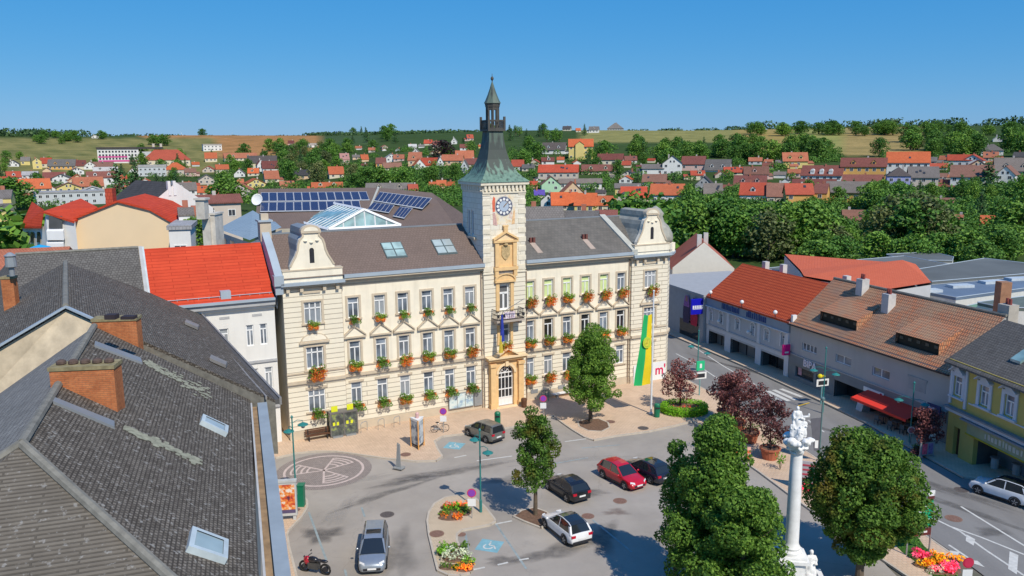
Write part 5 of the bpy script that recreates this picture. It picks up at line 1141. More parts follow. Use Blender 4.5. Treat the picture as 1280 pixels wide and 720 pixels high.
# round cobbled emblem
cx, cy = at2(405, 588); Z = .008
b = MB(); b.face([(cx+3.75*math.cos(6.2832*k/48), cy+3.75*math.sin(6.2832*k/48), Z) for k in range(48)]); t_ = tiles('emblem_cobble', (.31, .26, .235), (.39, .33, .30), (.19, .165, .15), .16, .13, .025, .3, .8, .9); struct('cobble_circle', b, t_)
b = MB(); EM = M('emblem_stone', (.55, .45, .41), .9, .14, 4)
def arc_band(r0, r1, a0, a1, n_=24):
    for k in range(n_):
        p, q = a0+(a1-a0)*k/n_, a0+(a1-a0)*(k+1)/n_
        b.face([(cx+r*math.cos(a), cy+r*math.sin(a), Z+.005) for r, a in ((r0, p), (r1, p), (r1, q), (r0, q))])
arc_band(2.95, 3.15, 0, 6.28318, 48)
for ang in (178, 62, -55):
    a = R_(ang)
    for s in (-1, 1):
        e = a+s*R_(23); px_, py_ = -math.sin(e)*.08, math.cos(e)*.08; b.face([(cx-px_, cy-py_, Z+.006), (cx+2.6*math.cos(e)-px_, cy+2.6*math.sin(e)-py_, Z+.006), (cx+2.6*math.cos(e)+px_, cy+2.6*math.sin(e)+py_, Z+.006), (cx+px_, cy+py_, Z+.006)])
    for r in (1.3, 1.75, 2.2, 2.55): arc_band(r-.08, r+.08, a-R_(21), a+R_(21), 10)
struct('emblem', b, EM)
# tree pits
BARK = M('tree_bark', (.13, .10, .07), .95, .3, 5, bump=.5); MULCH = M('bark_mulch', (.17, .10, .065), .95, .35, 6, bump=.6)
for pts, z in (([(642, 645), (652, 638), (668, 634), (684, 640), (690, 650), (680, 657), (676, 659), (655, 651)], .1), ([(722, 527), (733, 524), (748, 523), (760, 528), (762, 534), (752, 539), (735, 538), (724, 533)], .13)):
    slabp('tree_pit', P2(pts, z), MULCH, z)

# ------------------------------------------------------------------ street furniture
def lamp(name, px, py, label, h, heads, extra=None):
    t_ = thing(name, label, 'street lamp', at(px, py, .12)); 
    b = MB(); b.tube([(0, 0, 0), (0, 0, .9), (0, 0, .95), (0, 0, h)], [.10, .10, .06, .05], 8); b.lathe([(.08, h), (.1, h+.08), (.03, h+.2)], (0, 0, 0), 8); b.build('pole', TEAL, t_)
    for (dx, dy, z) in heads:
        b = MB(); b.tube([(0, 0, z+.25), (dx*.5, dy*.5, z+.4), (dx, dy, z+.3), (dx, dy, z+.12)], .025, 5); b.build('arm', TEAL, t_)
        b = MB(); b.lathe([(.08, .16), (.36, .02), (.38, -.02), (.34, -.04)][::-1], (dx, dy, z), 14, 0); b.lathe([(.1, -.24), (.2, -.04)], (dx, dy, z), 10, 1); b.build('lamp_head', [TEAL, GREYM], t_)
    return t_
lamp('street_lamp', 371, 634, 'teal street lamp by the advert case at the left edge of the square', 6.6, [(-.3, .1, 5.6), (.65, .35, 6.0)])
lamp('street_lamp', 601, 640, 'teal street lamp standing on the traffic island', 5.9, [(-.35, .25, 5.2), (.55, -.4, 4.5)])
lamp('street_lamp', 1137, 553, 'teal street lamp on the shop pavement at the end of the red awning', 5.2, [(-.9, .6, 3.6), (.8, -.5, 3.5)])
lamp('street_lamp', 872, 464, 'teal street lamp beside the green street sign by the far road', 4.6, [(-.75, .3, 2.8), (.9, -.5, 2.2)])
lamp('street_lamp', 1028, 515, 'teal street lamp at the kerb in front of the perfume shop', 6.2, [(-.9, .4, 4.0), (.9, -.4, 3.8)])
t_ = thing('litter_bin', 'dark green slim litter bin at the foot of the left street lamp', 'litter bin', at(371.5, 632, .12)); b = MB(); b.box(.12, .55, -.25, .25, 0, 1.55); b.box(.08, .59, -.29, .29, 1.55, 1.62); b.build('body', GREEN, t_)
for px, py, lab, h in ((622, 531, 'green cylindrical bin standing alone before the town hall entrance', 1.25), (821, 521, 'green litter bin beside the flagpole', 1.3)):
    t_ = thing('litter_bin', lab, 'litter bin', at(px, py, .12)); b = MB(); b.lathe([(.26, 0), (.28, .1), (.28, h-.1), (.2, h)], (0, 0, 0), 12); b.box(-.2, .2, -.3, -.27, h-.45, h-.3, 1); b.build('body', [GREEN, DARK], t_)
t_ = thing('litter_bin', 'brown round litter bin by the right side of the portal', 'litter bin', at(655, 509, .12)); b = MB(); b.lathe([(.22, 0), (.27, .15), (.3, .75), (.26, .9)], (0, 0, 0), 12); b.build('body', WOOD, t_)
# advert case
t_ = thing('advert_case', 'glazed poster case with red and white poster at the left kerb', 'advert case', at(356.5, 650, .12), R_(8))
b = MB(); b.box(-.85, .85, -.14, .14, .35, 2.75, 0); b.box(-.75, -.55, -.08, .08, 0, .35, 0); b.box(.55, .75, -.08, .08, 0, .35, 0); b.box(-.9, .9, -.18, .18, 2.75, 2.9, 0); ac = b.build('case', M('silver', (.5, .52, .52), .4), t_)
t = NT('event_poster'); tc = t.n.new('ShaderNodeTexCoord'); n_ = t.noise(2.6, 4); c = t.ramp(n_, [(.36, (.10, .03, .06)), (.45, (.62, .08, .03)), (.54, (.78, .30, .06)), (.62, (.75, .7, .66))]); t.link(c, t.b.inputs['Base Color']); t.b.inputs['Roughness'].default_value = .2
b = MB(); b.face([(-.75, -.15, .55), (.75, -.15, .55), (.75, -.15, 2.6), (-.75, -.15, 2.6)]); b.build('poster', t.mat, t_); b = MB(); b.face([(-.75, -.155, .55), (.75, -.155, .55), (.75, -.155, .8), (-.75, -.155, .8)]); b.build('poster_foot', M('poster_navy', (.1, .08, .16)), t_)
# bench
t_ = thing('bench', 'brown slatted bench against the town hall wall', 'bench', hw(2.45, -1.0, .12), TH)
b = MB(); 
for k in range(4): b.box(-1.05, 1.05, -.25+.13*k, -.14+.13*k, .42, .46)
b.build('seat', WOOD, t_); b = MB()
for k in range(3): b.box(-1.05, 1.05, .27+.03*k, .31+.03*k, .55+.14*k, .66+.14*k)
b.build('backrest', WOOD, t_)
for x in (-.8, .8): b = MB(); b.box(x-.04, x+.04, -.25, .25, 0, .42); b.box(x-.04, x+.04, .25, .36, .42, .95); b.build('leg', DARK, t_)
# glass vestibule
t_ = thing('glass_porch', 'small glass porch with lime-yellow signs against the town hall wall', 'porch', hw(4.75, 0, .12), TH)
b = MB(); 
for x in (-1.2, 0, 1.2): b.box(x-.05, x+.05, -1.25, -1.15, 0, 2.1)
for x in (-1.2, 1.2): b.box(x-.05, x+.05, -.35, -.25, 0, 2.1)
b.box(-1.25, 1.25, -1.25, -.31, 2.1, 2.24); b.box(-1.2, 1.2, -1.23, -1.17, .05, .15); b.box(-1.2, 1.2, -1.23, -1.17, 1.0, 1.05); b.build('frame', M('porch_frame', (.16, .15, .14), .5), t_)
t = NT('porch_glass'); n_ = t.noise(1.8, 4); t.link(t.ramp(n_, [(.4, (.05, .06, .06)), (.55, (.12, .14, .12)), (.66, (.34, .42, .08)), (.72, (.1, .11, .1))]), t.b.inputs['Base Color']); t.b.inputs['Roughness'].default_value = .1
b = MB(); b.face([(-1.15, -1.2, .15), (1.15, -1.2, .15), (1.15, -1.2, 2.1), (-1.15, -1.2, 2.1)]); b.face([(-1.2, -.35, .05), (-1.2, -1.2, .05), (-1.2, -1.2, 2.1), (-1.2, -.35, 2.1)]); b.face([(1.2, -1.2, .05), (1.2, -.35, .05), (1.2, -.35, 2.1), (1.2, -1.2, 2.1)]); b.build('glazing', t.mat, t_)
LIME = M('lime_sign', (.72, .74, .03), .5, .03)
for x in (-.75, .65): b = MB(); b.box(x-.28, x+.28, -1.0, -.92, 2.25, 2.75); b.build('sign_board', LIME, t_)
for x in (-.9, -.55, .3, .7): b = MB(); b.box(x-.1, x+.1, -1.215, -1.205, 1.0, 1.35); b.build('sticker', LIME, t_)
b = MB(); b.box(-1.1, -.2, -1.5, -1.28, 0, .12); b.box(.1, 1.0, -1.5, -1.28, 0, .12); b.build('step', GREYM, t_)
# bicycle stands
for i, x in enumerate((6.6, 8.2, 9.7)):
    t_ = thing('bicycle_stand', 'thin steel bicycle hoop, %s of three along the town hall wall' % ('leftmost', 'middle one', 'rightmost')[i], 'bicycle stand', hw(x, -1.0, .12), TH+.5, 'bicycle hoops along the town hall wall')
    b = MB(); b.tube([(-.4, 0, 0), (-.4, 0, .75), (-.25, 0, .9), (.25, 0, .9), (.4, 0, .75), (.4, 0, 0)], .03, 6); b.build('hoop', GREYM, t_)
# info column, stele
t_ = thing('info_column', 'three-sided information column with orange posts on the plaza', 'info column', at(522.5, 559, .12), R_(12)); b = MB()
OR = M('orange_post', (.72, .36, .10), .5, .06); pts = [(0, -.62), (.55, .32), (-.55, .32)]
for x, y in pts: b.tube([(x, y, 0), (x, y, 2.55)], .06, 6)
b.build('post', OR, t_); t = NT('info_panel'); n_ = t.noise(1.5, 3); t.link(t.ramp(n_, [(.4, (.12, .17, .25)), (.5, (.45, .5, .52)), (.62, (.6, .64, .66))]), t.b.inputs['Base Color'])
for i in range(3):
    p, q = Vector((*pts[i], 0)), Vector((*pts[(i+1) % 3], 0)); b = MB(); b.face([(p.x, p.y, .35), (q.x, q.y, .35), (q.x, q.y, 2.4), (p.x, p.y, 2.4)]); b.build('panel', t.mat, t_)
b = MB(); b.prism([(x*1.1, y*1.1) for x, y in pts], 2.4, 2.6); b.prism([(x*.9, y*.9) for x, y in pts], .2, .4, 1); b.build('cap', [WHITE, DARK], t_); b = MB(); b.lathe([(.14, 2.6), (.16, 3.0), (.05, 3.1)], (0, 0, 0), 8); b.build('finial', M('pale_red', (.65, .40, .38)), t_)
t_ = thing('stele', 'slim grey metal stele left of the three-sided information column', 'sign', at(499, 585, .12), R_(-25)); b = MB(); b.slab([(-.25, -.1, .1), (.25, -.1, .1), (.02, 0, 2.1), (-.12, 0, 2.1)], .06); b.box(-.12, .12, -.06, .06, 0, 2.0); b.box(-.4, .4, -.3, .3, 0, .1); b.build('panel', GREYM, t_)
# no-stopping signs
PUR = M('sign_purple', (.25, .06, .42), .4, .04); RING = M('sign_ring', (.62, .05, .12), .4)
def round_sign(px, py, h, lab, z0=.12, blue=True, plate=True, m=None):
    t_ = thing('traffic_sign', lab, 'traffic sign', at(px, py, z0)); b = MB(); b.tube([(0, .03, 0), (0, .03, h+.2)], .03, 6); b.build('post', GREYM, t_)
    b = MB(); 
    for r, y, mm in ((.32, -.02, 0), (.25, -.035, 1)): b.face([(r*math.cos(6.2832*k/20), y, h+r*math.sin(6.2832*k/20)) for k in range(20)], mm)
    b.face([(.32*math.cos(6.2832*k/20), .0, h+.32*math.sin(6.2832*k/20)) for k in range(20)][::-1], 2)
    b.build('disc', m or [RING, PUR, GREYM], t_)
    if plate: b = MB(); b.box(-.28, .28, -.03, .0, h-.95, h-.42); b.build('plate', WHITE, t_)
    return t_
round_sign(554.5, 541, 2.0, 'round purple no-stopping sign on the plaza right of the information column'); s2 = round_sign(590, 648, 1.85, 'round purple no-stopping sign on the traffic island'); round_sign(679, 528, 2.3, 'round purple no-stopping sign whose head shows above the slender tree')
bl = thing('parked_bicycle', 'dark bicycle leaning by the no-stopping sign on the plaza', 'bicycle', at(550, 540, .12), R_(15))
for x in (-.5, .5): b = MB(); b.tube([(x+.33*math.cos(6.2832*k/16), 0, .34+.33*math.sin(6.2832*k/16)) for k in range(17)], .025, 5, cap=False); b.build('wheel', DARK, bl)
b = MB(); b.tube([(-.5, 0, .34), (-.1, 0, .3), (.38, 0, .85), (.5, 0, .34)], .025, 5); b.tube([(-.1, 0, .3), (-.22, 0, .9)], .025, 5); b.tube([(-.2, 0, .78), (.37, 0, .8)], .025, 5); b.tube([(-.5, 0, .34), (-.2, 0, .78)], .02, 5); b.build('frame', GREYM, bl); b = MB(); b.box(-.36, -.1, -.07, .07, .88, .95); b.build('saddle', DARK, bl); b = MB(); b.tube([(.38, -.28, .98), (.38, 0, .95), (.38, .28, .98)], .02, 5); b.build('handlebar', DARK, bl)
# display cases on the town hall
t_ = thing('display_case', 'wide glazed notice case with three panels on the wall left of the portal', 'notice board', hw(16.5, -.12, .55), TH)
b = MB(); b.box(-1.3, 1.3, -.12, -.0, 0, 1.5); b.build('frame', M('case_frame', (.25, .27, .28), .4), t_); t = NT('notice_paper'); n_ = t.noise(2.2, 3); t.link(t.ramp(n_, [(.38, (.30, .42, .55)), (.5, (.55, .68, .68)), (.6, (.68, .74, .72))]), t.b.inputs['Base Color']); t.b.inputs['Roughness'].default_value = .15; NP = t.mat
for k in range(3): b = MB(); x = -1.24+.84*k; b.face([(x, -.125, .08), (x+.78, -.125, .08), (x+.78, -.125, 1.42), (x, -.125, 1.42)]); b.build('panel', NP, t_)
t_ = thing('wall_cabinet', 'plain grey cabinet on the wall between the notice case and the portal', 'cabinet', hw(18.3, -.12, .5), TH); b = MB(); b.box(-.42, .42, -.1, 0, 0, 1.5); b.build('door', GREYM, t_)
for i, x in enumerate((30.0, 31.5)): t_ = thing('notice_board', 'small white notice board on the right wing, %s of two' % ('left', 'right')[i], 'notice board', hw(x, -.1, 1.35), TH); b = MB(); b.box(-.55, .55, -.08, 0, 0, .8, 0); b.face([(-.48, -.085, .07), (.48, -.085, .07), (.48, -.085, .73), (-.48, -.085, .73)], 1); b.build('board', [MATS['case_frame'], WHITE], t_)
t_ = thing('low_bench', 'long low white bench along the base of the right wing', 'bench', hw(29.2, -.65, .12), TH); b = MB(); b.box(-2.8, 2.8, -.25, .25, .38, .46); b.build('seat', WHITE, t_)
for x in (-2.3, 0, 2.3): b = MB(); b.box(x-.08, x+.08, -.2, .2, 0, .38); b.build('leg', GREYM, t_)
t_ = thing('handrail', 'short steel handrail beside the base of the right wing', 'handrail', hw(25.6, -.9, .12), TH); b = MB(); b.tube([(0, -.3, 0), (0, -.3, .95), (0, .3, .95), (0, .3, 0)], .03, 6); b.build('rail', TEAL, t_)
# white poster with red m
t_ = thing('wall_poster', 'white wall poster with red letter on the right corner of the town hall', 'poster', hw(39.0, -.36, .55), TH); b = MB(); b.box(-2.4, 1.9, -.02, 0, -.5, 1.55); b.build('sheet', M('poster_white', (.74, .76, .76), .6, .04), t_)
text_part('poster_letter', "m'", 1.5, M('poster_red', (.62, .02, .10), .5), t_, (1.15, -.03, .62), (R_(90), 0, 0), .01)
# flagpole with long banner
t_ = thing('flagpole', 'tall white flagpole on the plaza beside the round hedge', 'flagpole', at(813.7, 517, .12)); pz = float(CP[2]+ray(818.5, 366)[2]*(t_.location.y/ray(818.5, 366)[1]))
b = MB(); b.tube([(0, 0, 0), (0, 0, pz)], [.10, .06], 10); b.lathe([(.2, 0), (.2, .12)], (0, 0, 0), 10); b.ell((0, 0, pz+.05), (.1, .1, .1)); b.build('pole', M('pole_white', (.72, .75, .78), .4), t_)
fb = thing('banner_flag', 'long green and yellow banner hanging beside the white flagpole', 'flag', (t_.location.x, t_.location.y, 0), R_(20)); zt, zb = pz-2.0, 3.05
def ban(u, v):
    w_ = .85+.9*v; x = -.12-(w_*u); return (x, .12*math.sin(v*7+u*2)*v+.05*math.sin(u*9), zt+(zb-zt)*v-.08*math.sin(u*3))
b = MB()
for i in range(8):
    for j in range(24): b.face([ban(i/8, (j+1)/24), ban((i+1)/8, (j+1)/24), ban((i+1)/8, j/24), ban(i/8, j/24)], 0 if i < 4 else 1)
fo = b.build('cloth', [M('flag_yellow', (.80, .60, .02), .7, .05), M('flag_green', (.02, .42, .12), .7, .05)], fb); weld(fo)
b = MB(); cx_, cy_, cz_ = ban(.5, .38); 
for r, y, mm in ((.5, -.14, 0), (.32, -.16, 1)): b.face([(cx_+r*.85*math.cos(6.2832*k/16), cy_+y, cz_+r*1.1*math.sin(6.2832*k/16)) for k in range(16)], mm)
b.build('crest', [M('crest_lime', (.50, .62, .05)), M('crest_gold', (.62, .55, .05), .7, .4, 5)], fb)
b = MB(); b.tube([(0, 0, zt+.1), (-1.1, 0, zt+.1)], .03, 5); b.build('crossbar', GREYM, fb)
# flags at the balcony
for x, c, lab in ((20.2, (.03, .05, .32), 'folded dark blue flag hanging from the town hall balcony'), (20.05, (.55, .42, .05), 'folded yellow flag hanging just below the blue one at the balcony')):
    bl_ = c[2] > .2; t_ = thing('hanging_flag', lab, 'flag', hw(x, -1.75, 0), TH); z1, z0 = (9.6, 7.0) if bl_ else (7.6, 5.9); b = MB()
    for k in range(6):
        a0, a1 = 6.2832*k/6, 6.2832*(k+1)/6; r0, r1 = .1, .24
        b.face([(r1*math.cos(a0), r1*.5*math.sin(a0), z0), (r1*math.cos(a1), r1*.5*math.sin(a1), z0), (r0*math.cos(a1), r0*math.sin(a1), z1), (r0*math.cos(a0), r0*math.sin(a0), z1)])
    b.build('cloth', M('flag_blue' if bl_ else 'flag_ochre', c, .7, .2, 4), t_)
    if bl_: b = MB(); b.tube([(0, .4, 9.2), (.1, -.1, 9.9), (1.6, -1.4, 11.2)], .03, 5); b.build('pole', GREYM, t_)
# traffic lights
def tlight(px, py, h, lab, lit):
    t_ = thing('traffic_light', lab, 'traffic light', at(px, py, .12), R_(17)); b = MB(); b.tube([(0, 0, 0), (0, 0, h)], .07, 8); b.build('pole', TEALL, t_)
    b = MB(); b.box(-.7, .7, -.10, -.04, h-.55, h+.15, 0); b.box(-.5, .5, -.13, -.101, h-.4, h, 1); b.build('head', [WHITE, DARK], t_)
    if lit == 'green': b = MB(); b.box(-.45, .45, -.12, .06, h+.35, h+1.3, 0); b.box(-.12, .12, -.14, -.121, h+.6, h+1.05, 1); b.build('street_sign', [M('sign_green', (.03, .5, .22), .4), WHITE], t_)
    else: b = MB(); b.ell((-.35, -.1, h+.5), (.24, .24, .22)); b.ell((.1, -.1, h+.45), (.14, .14, .14)); b.build('amber_lamp', M('amber', (.75, .62, .02), .4), t_)
tlight(874, 494, 2.3, 'traffic light with white backplate below a green sign near the far road', 'green'); tlight(1026, 505, 2.4, 'traffic light with white backplate and amber lamp by the perfume shop', 'amber')
# dark banner on a lamp post
t_ = thing('advert_banner', 'dark grey vertical banner on a post beside the white column', 'banner', at(1022.5, 577, .12), R_(17)); b = MB(); b.tube([(.1, 0, 0), (.1, 0, 5.2)], .06, 8); b.lathe([(.16, 5.1), (.18, 5.3), (.05, 5.4)], (.1, 0, 0), 8); b.build('post', M('post_grey', (.12, .2, .2), .5), t_)
b = MB(); b.face([(-.45, -.01, 1.0), (.02, -.01, .8), (.02, -.01, 3.7), (-.95, -.01, 3.7)]); b.face([(-.45, .01, 1.0), (-.95, .01, 3.7), (.02, .01, 3.7), (.02, .01, .8)]); b.face([(-.4, -.02, 1.2), (-.1, -.02, 1.15), (-.1, -.02, 1.8), (-.42, -.02, 1.85)], 1); b.build('cloth', [M('banner_grey', (.12, .12, .14), .7), WHITE], t_)
# direction sign
t_ = thing('direction_sign', 'green and brown direction sign on two posts in the grass strip', 'road sign', at(1147, 692, .12), R_(12)); b = MB()
for x in (-.8, .8): b.tube([(x, 0, 0), (x, 0, 3.9 if x > 0 else 3.0)], .05, 6)
b.build('post', GREYM, t_); b = MB(); b.box(-.78, .78, -.05, .0, 1.75, 3.5); b.build('board', M('sign_board_green', (.01, .36, .17), .4, .05), t_)
b = MB()
for z in (2.08, 2.42, 2.76, 3.1): b.box(-.6, .1+.3*((z*7) % 1), -.06, -.051, z, z+.09)
for z in (2.3, 3.0): b.box(-.78, .78, -.058, -.051, z-.05, z-.03)
b.build('lettering', WHITE, t_); b = MB(); b.box(-.78, .78, -.05, 0, 1.2, 1.68); b.build('board', M('sign_brown', (.12, .03, .03), .4), t_); b = MB(); b.box(-.5, .5, -.06, -.051, 1.38, 1.5); b.build('lettering', WHITE, t_); b = MB(); b.box(.35, .85, -.04, 0, 3.55, 4.1, 0); b.box(.35, .85, -.045, -.04, 3.55, 3.75, 1); b.build('plaque', [WHITE, MATS['sign_brown']], t_)
round_sign(1207, 738, 1.7, 'small red sign at the lower right end of the grass strip', .12, plate=True, m=[M('sign_crimson', (.5, .02, .06)), M('sign_crimson2', (.55, .03, .08)), GREYM])
round_sign(1137.5, 556, 1.3, 'white pictogram sign on the post at the end of the red awning', .12, plate=False, m=[WHITE, M('picto', (.4, .2, .25), .6, .5, 6), GREYM])
round_sign(1164, 568, 1.5, 'round white traffic sign with black bar at the shop kerb', .12, plate=False, m=[WHITE, WHITE, GREYM])
t_ = thing('poster_stand', 'pavement stand with pink and violet posters at the shop kerb', 'poster stand', at(1158, 571, .12), R_(12)); b = MB(); b.box(-.65, .65, -.05, .05, .15, 1.25); b.box(-.6, -.5, -.2, .2, 0, .15); b.box(.5, .6, -.2, .2, 0, .15); b.build('frame', GREYM, t_)
for x0, x1, c in ((-.5, -.02, (.62, .10, .16)), (.08, .5, (.22, .16, .34))): b = MB(); b.face([(x0, -.06, .25), (x1, -.06, .25), (x1, -.06, 1.15), (x0, -.06, 1.15)]); b.build('poster', M('poster_%d' % int(c[0]*100), c, .6, .5, 5), t_)
t_ = thing('parking_sign', 'square blue and white sign on the wall right of the red awning', 'sign', rfp(-20.4, -.5, 2.2), RZr); b = MB(); b.box(-.06, .06, -.7, .7, 0, 1.1, 0); b.face([(-.065, -.25, .15), (-.065, .55, .15), (-.065, .55, .85), (-.065, -.25, .85)][::-1], 1); b.build('board', [M('sign_navy', (.04, .05, .14)), M('sign_pale', (.45, .42, .55), .6, .4, 4)], t_)
b = MB(); b.tube([(.05, 0, .4), (.48, 0, .4)], .05, 6); b.build('bracket', DARK, t_)
t_ = thing('market_board', 'board with red and grey stripes standing behind the white column', 'board', at(1006, 612, .12), R_(-20)); b = MB(); b.box(-.75, .75, -.04, .04, .3, 2.2)
for x in (-.7, .7): b.box(x-.05, x+.05, -.06, .06, 0, 2.3)
b.build('board', M('board_grey', (.42, .40, .42)), t_); b = MB()
for k in range(5): b.box(-.7, .7, -.06, -.041, .45+.35*k, .58+.35*k)
b.build('stripe', M('stripe_red', (.45, .06, .09)), t_)
# terracotta tubs
TERRA = M('terracotta_pot', (.40, .13, .07), .85, .2, 4)
def pot(px, py, r, h, lab): 
    t_ = thing('plant_tub', lab, 'plant tub', at(px, py, .12), 0, 'terracotta tubs along the road strip'); b = MB(); b.lathe([(r*.72, 0), (r*.95, h*.85), (r*1.06, h*.86), (r*1.06, h), (r*.92, h), (r*.88, h*.85)], (0, 0, 0), 16); b.build('tub', TERRA, t_); b = MB(); b.lathe([(r*.9, h*.85), (r*.88, h*.88)], (0, 0, 0), 14); b.build('soil', MULCH, t_); return t_
POTS = [(918.5, 538, .85, .95, 'terracotta tub under the second plum tree from the left'), (936, 552, .85, .95, 'terracotta tub under the middle plum tree'), (962, 573, .8, .95, 'terracotta tub under the plum tree nearest the white column'), (906, 524, .75, .9, 'shaded terracotta tub farthest up the road strip')]
pots_ = [pot(*p) for p in POTS]
# red and white warning beacons
for i, (px, py) in enumerate(((907, 556), (920, 568), (935.5, 576))):
    t_ = thing('warning_beacon', 'orange-red striped warning board, %s of the row beside the plum tubs' % ('upper', 'middle', 'lower')[i], 'barrier', at(px, py, .12), R_(20), 'orange warning boards beside the tubs'); b = MB()
    for k in range(4): b.box(-.17, .17, -.03, .03, .15+.25*k, .4+.25*k, k % 2)
    b.box(-.3, .3, -.2, .2, 0, .15, 2); b.build('board', [M('warn_red', (.72, .13, .06)), M('warn_pale', (.75, .42, .34)), DARK], t_)
# cafe furniture and small things in the shade
for i, (px, py) in enumerate(((1104, 529), (1121, 536), (1136, 541))):
    t_ = thing('cafe_table', 'dark cafe table under the red awning, %s' % ('leftmost of three', 'middle of three', 'rightmost of three')[i], 'table', at(px, py, .12), 0, 'tables under the awning'); b = MB(); b.lathe([(.42, .7), (.42, .74)], (0, 0, 0), 12); b.build('tabletop', M('table_grey', (.2, .2, .19)), t_); b = MB(); b.lathe([(.25, 0), (.05, .05), (.04, .7)], (0, 0, 0), 8); b.build('pedestal', DARK, t_)
    for k, a in enumerate((.5, 3.6)):
        c_ = thing('cafe_chair', 'dark cafe chair %s the %s table under the awning' % (('right of', 'left of')[k], ('left', 'middle', 'right')[i]), 'chair', tuple(Vector(t_.location)+Vector((.75*math.cos(a), .75*math.sin(a), 0))), a+1.57, 'chairs under the awning'); b = MB(); b.box(-.22, .22, -.22, .22, .42, .46); b.build('seat', M('chair_grey', (.12, .12, .12)), c_); b = MB(); b.box(-.22, .22, -.24, -.2, .5, .9); b.build('backrest', MATS['chair_grey'], c_)
        for sx in (-.2, .2):
            for sy in (-.2, .2): b = MB(); b.box(sx-.02, sx+.02, sy-.02, sy+.02, 0, .42); b.build('leg', DARK, c_)
for i, (px, py) in enumerate(((1243, 585), (1270, 593))):
    t_ = thing('high_table', 'pale barrel-like high table in the shade before the yellow building, %s' % ('left one', 'right one')[i], 'table', at(px, py, .12), 0, 'high tables before the yellow building'); b = MB(); b.lathe([(.25, 0), (.3, .4), (.25, .85)], (0, 0, 0), 12); b.build('barrel', M('barrel_grey', (.40, .42, .42)), t_); b = MB(); b.lathe([(.38, .85), (.38, .9)], (0, 0, 0), 12); b.build('tabletop', M('barrel_top', (.3, .3, .3)), t_)

# ------------------------------------------------------------------ holy column with statues
cx, cy, cz = 15.35, 41.3, 3.0
hcol = thing('holy_column', 'tall white stone column with cloud capital and carved group on top', 'monument', (cx, cy, 0), R_(-8))
b = MB(); b.box(-1.3, 1.3, -1.3, 1.3, 0, .5); b.box(-.66, .66, -.66, .66, .5, 2.6); b.box(-.84, .84, -.84, .84, 2.6, 2.78); b.box(-.72, .72, -.72, .72, 2.78, 2.9); b.box(-.72, .72, -.72, .72, .5, .75); b.box(-.48, .48, -.69, -.661, .95, 2.4); b.build('pedestal', STONE, hcol)
zt = 8.75
b = MB(); b.lathe([(.56, 2.9), (.56, 3.08), (.44, 3.18), (.48, 3.3), (.40, 3.42), (.365, 3.6), (.36, 5), (.345, 7), (.31, zt-.1), (.37, zt), (.33, zt+.05)], (0, 0, 0), 24); o = b.build('shaft', STONE, hcol); smooth_angle(o, 30)
def blob(name, parts, parent, m=STONE, vox=.06, loc=(0, 0, 0), disp=.05):
    b = MB()
    for c, r in parts: b.ell(c, r, 0, 10, 7)
    o = b.build(name, m, parent, True, loc, uv=False)
    md = o.modifiers.new('r', 'REMESH'); md.mode = 'VOXEL'; md.voxel_size = vox; md.use_smooth_shade = True
    tx = bpy.data.textures.new('fold', 'CLOUDS'); tx.noise_scale = .22; dm_ = o.modifiers.new('d', 'DISPLACE'); dm_.texture = tx; dm_.strength = disp; dm_.mid_level = .5
    return o
random.seed(3); pp = []
for k in range(26):
    a = k*2.4; z = zt+.15+.75*rnd(); r = .22+.45*(z-zt); pp.append(((r*1.1*math.cos(a), r*1.1*math.sin(a), z), (U(.13, .27), U(.13, .27), U(.10, .2))))
pp.append(((0, 0, zt+.45), (.4, .4, .5))); blob('cloud_capital', pp, hcol, vox=.045, disp=.10)
def fig(h=1.7, x=0, y=0, z=0, seat=False, arms=1, face=0):
    s = h/1.7; L_ = []
    E = lambda cx_, cy_, cz_, rx, ry, rz_: L_.append(((x+cx_*s, y+cy_*s, z+cz_*s), (rx*s, ry*s, rz_*s)))
    E(0, 0, 1.58, .105, .12, .14); E(0, .03, 1.62, .12, .12, .12); E(0, 0, 1.42, .07, .07, .12); E(0, 0, 1.2, .22, .15, .27); E(-.2, 0, 1.32, .1, .1, .1); E(.2, 0, 1.32, .1, .1, .1)
    E(0, 0, .9, .2, .16, .25); E(.03, -.05, .55, .24, .22, .4); E(-.08, -.02, .25, .28, .25, .35); E(.16, -.08, .3, .16, .16, .38)
    for sg in (-1, 1):
        E(sg*.27, -.03, 1.15, .075, .08, .19); E(sg*.25, -.16, .95, .065, .14, .08); E(sg*.14, -.28, 1.0 if sg > 0 else 1.1, .06, .08, .06)
    E(-.22, .08, .8, .1, .12, .5); E(.2, .12, .75, .11, .1, .55)
    return L_
gp_ = fig(1.35, -.06, .02, zt+1.2)+fig(.95, .26, -.1, zt+1.0)+fig(.85, -.28, -.1, zt+.9)+fig(.8, .06, -.3, zt+.75)+[((0, 0, zt+1.1), (.36, .34, .5)), ((.36, -.08, zt+2.05), (.22, .07, .07)), ((.5, -.08, zt+2.15), (.07, .06, .13)), ((-.24, .08, zt+2.0), (.14, .14, .22))]
blob('carved_group', gp_, hcol, vox=.035, disp=.06)
b = MB(); zz = zt+2.6; b.tube([(-.05, .05, zz), (.2, 0, zz+.1), (.5, -.05, zz+.22)], .03, 5); b.build('gilt_rays', M('gilding', (.70, .45, .05), .35, .1), hcol)
blob('relief_figure', fig(1.5, -.1, -.8, .6), hcol, vox=.05)
for (px, py, lab) in ((1015, 687, 'white stone saint statue on the balustrade right of the column'), (967, 692, 'white stone statue on the balustrade left of the column')):
    st = thing('stone_statue', lab, 'statue', (at(px, py, 2.8)[0], at(px, py, 2.8)[1], 0)); b = MB(); b.box(-.35, .35, -.35, .35, 0, 1.0); b.box(-.42, .42, -.42, .42, 1.0, 1.12); b.build('plinth', STONE, st); blob('figure', fig(1.65, 0, 0, 1.1), st, vox=.045)
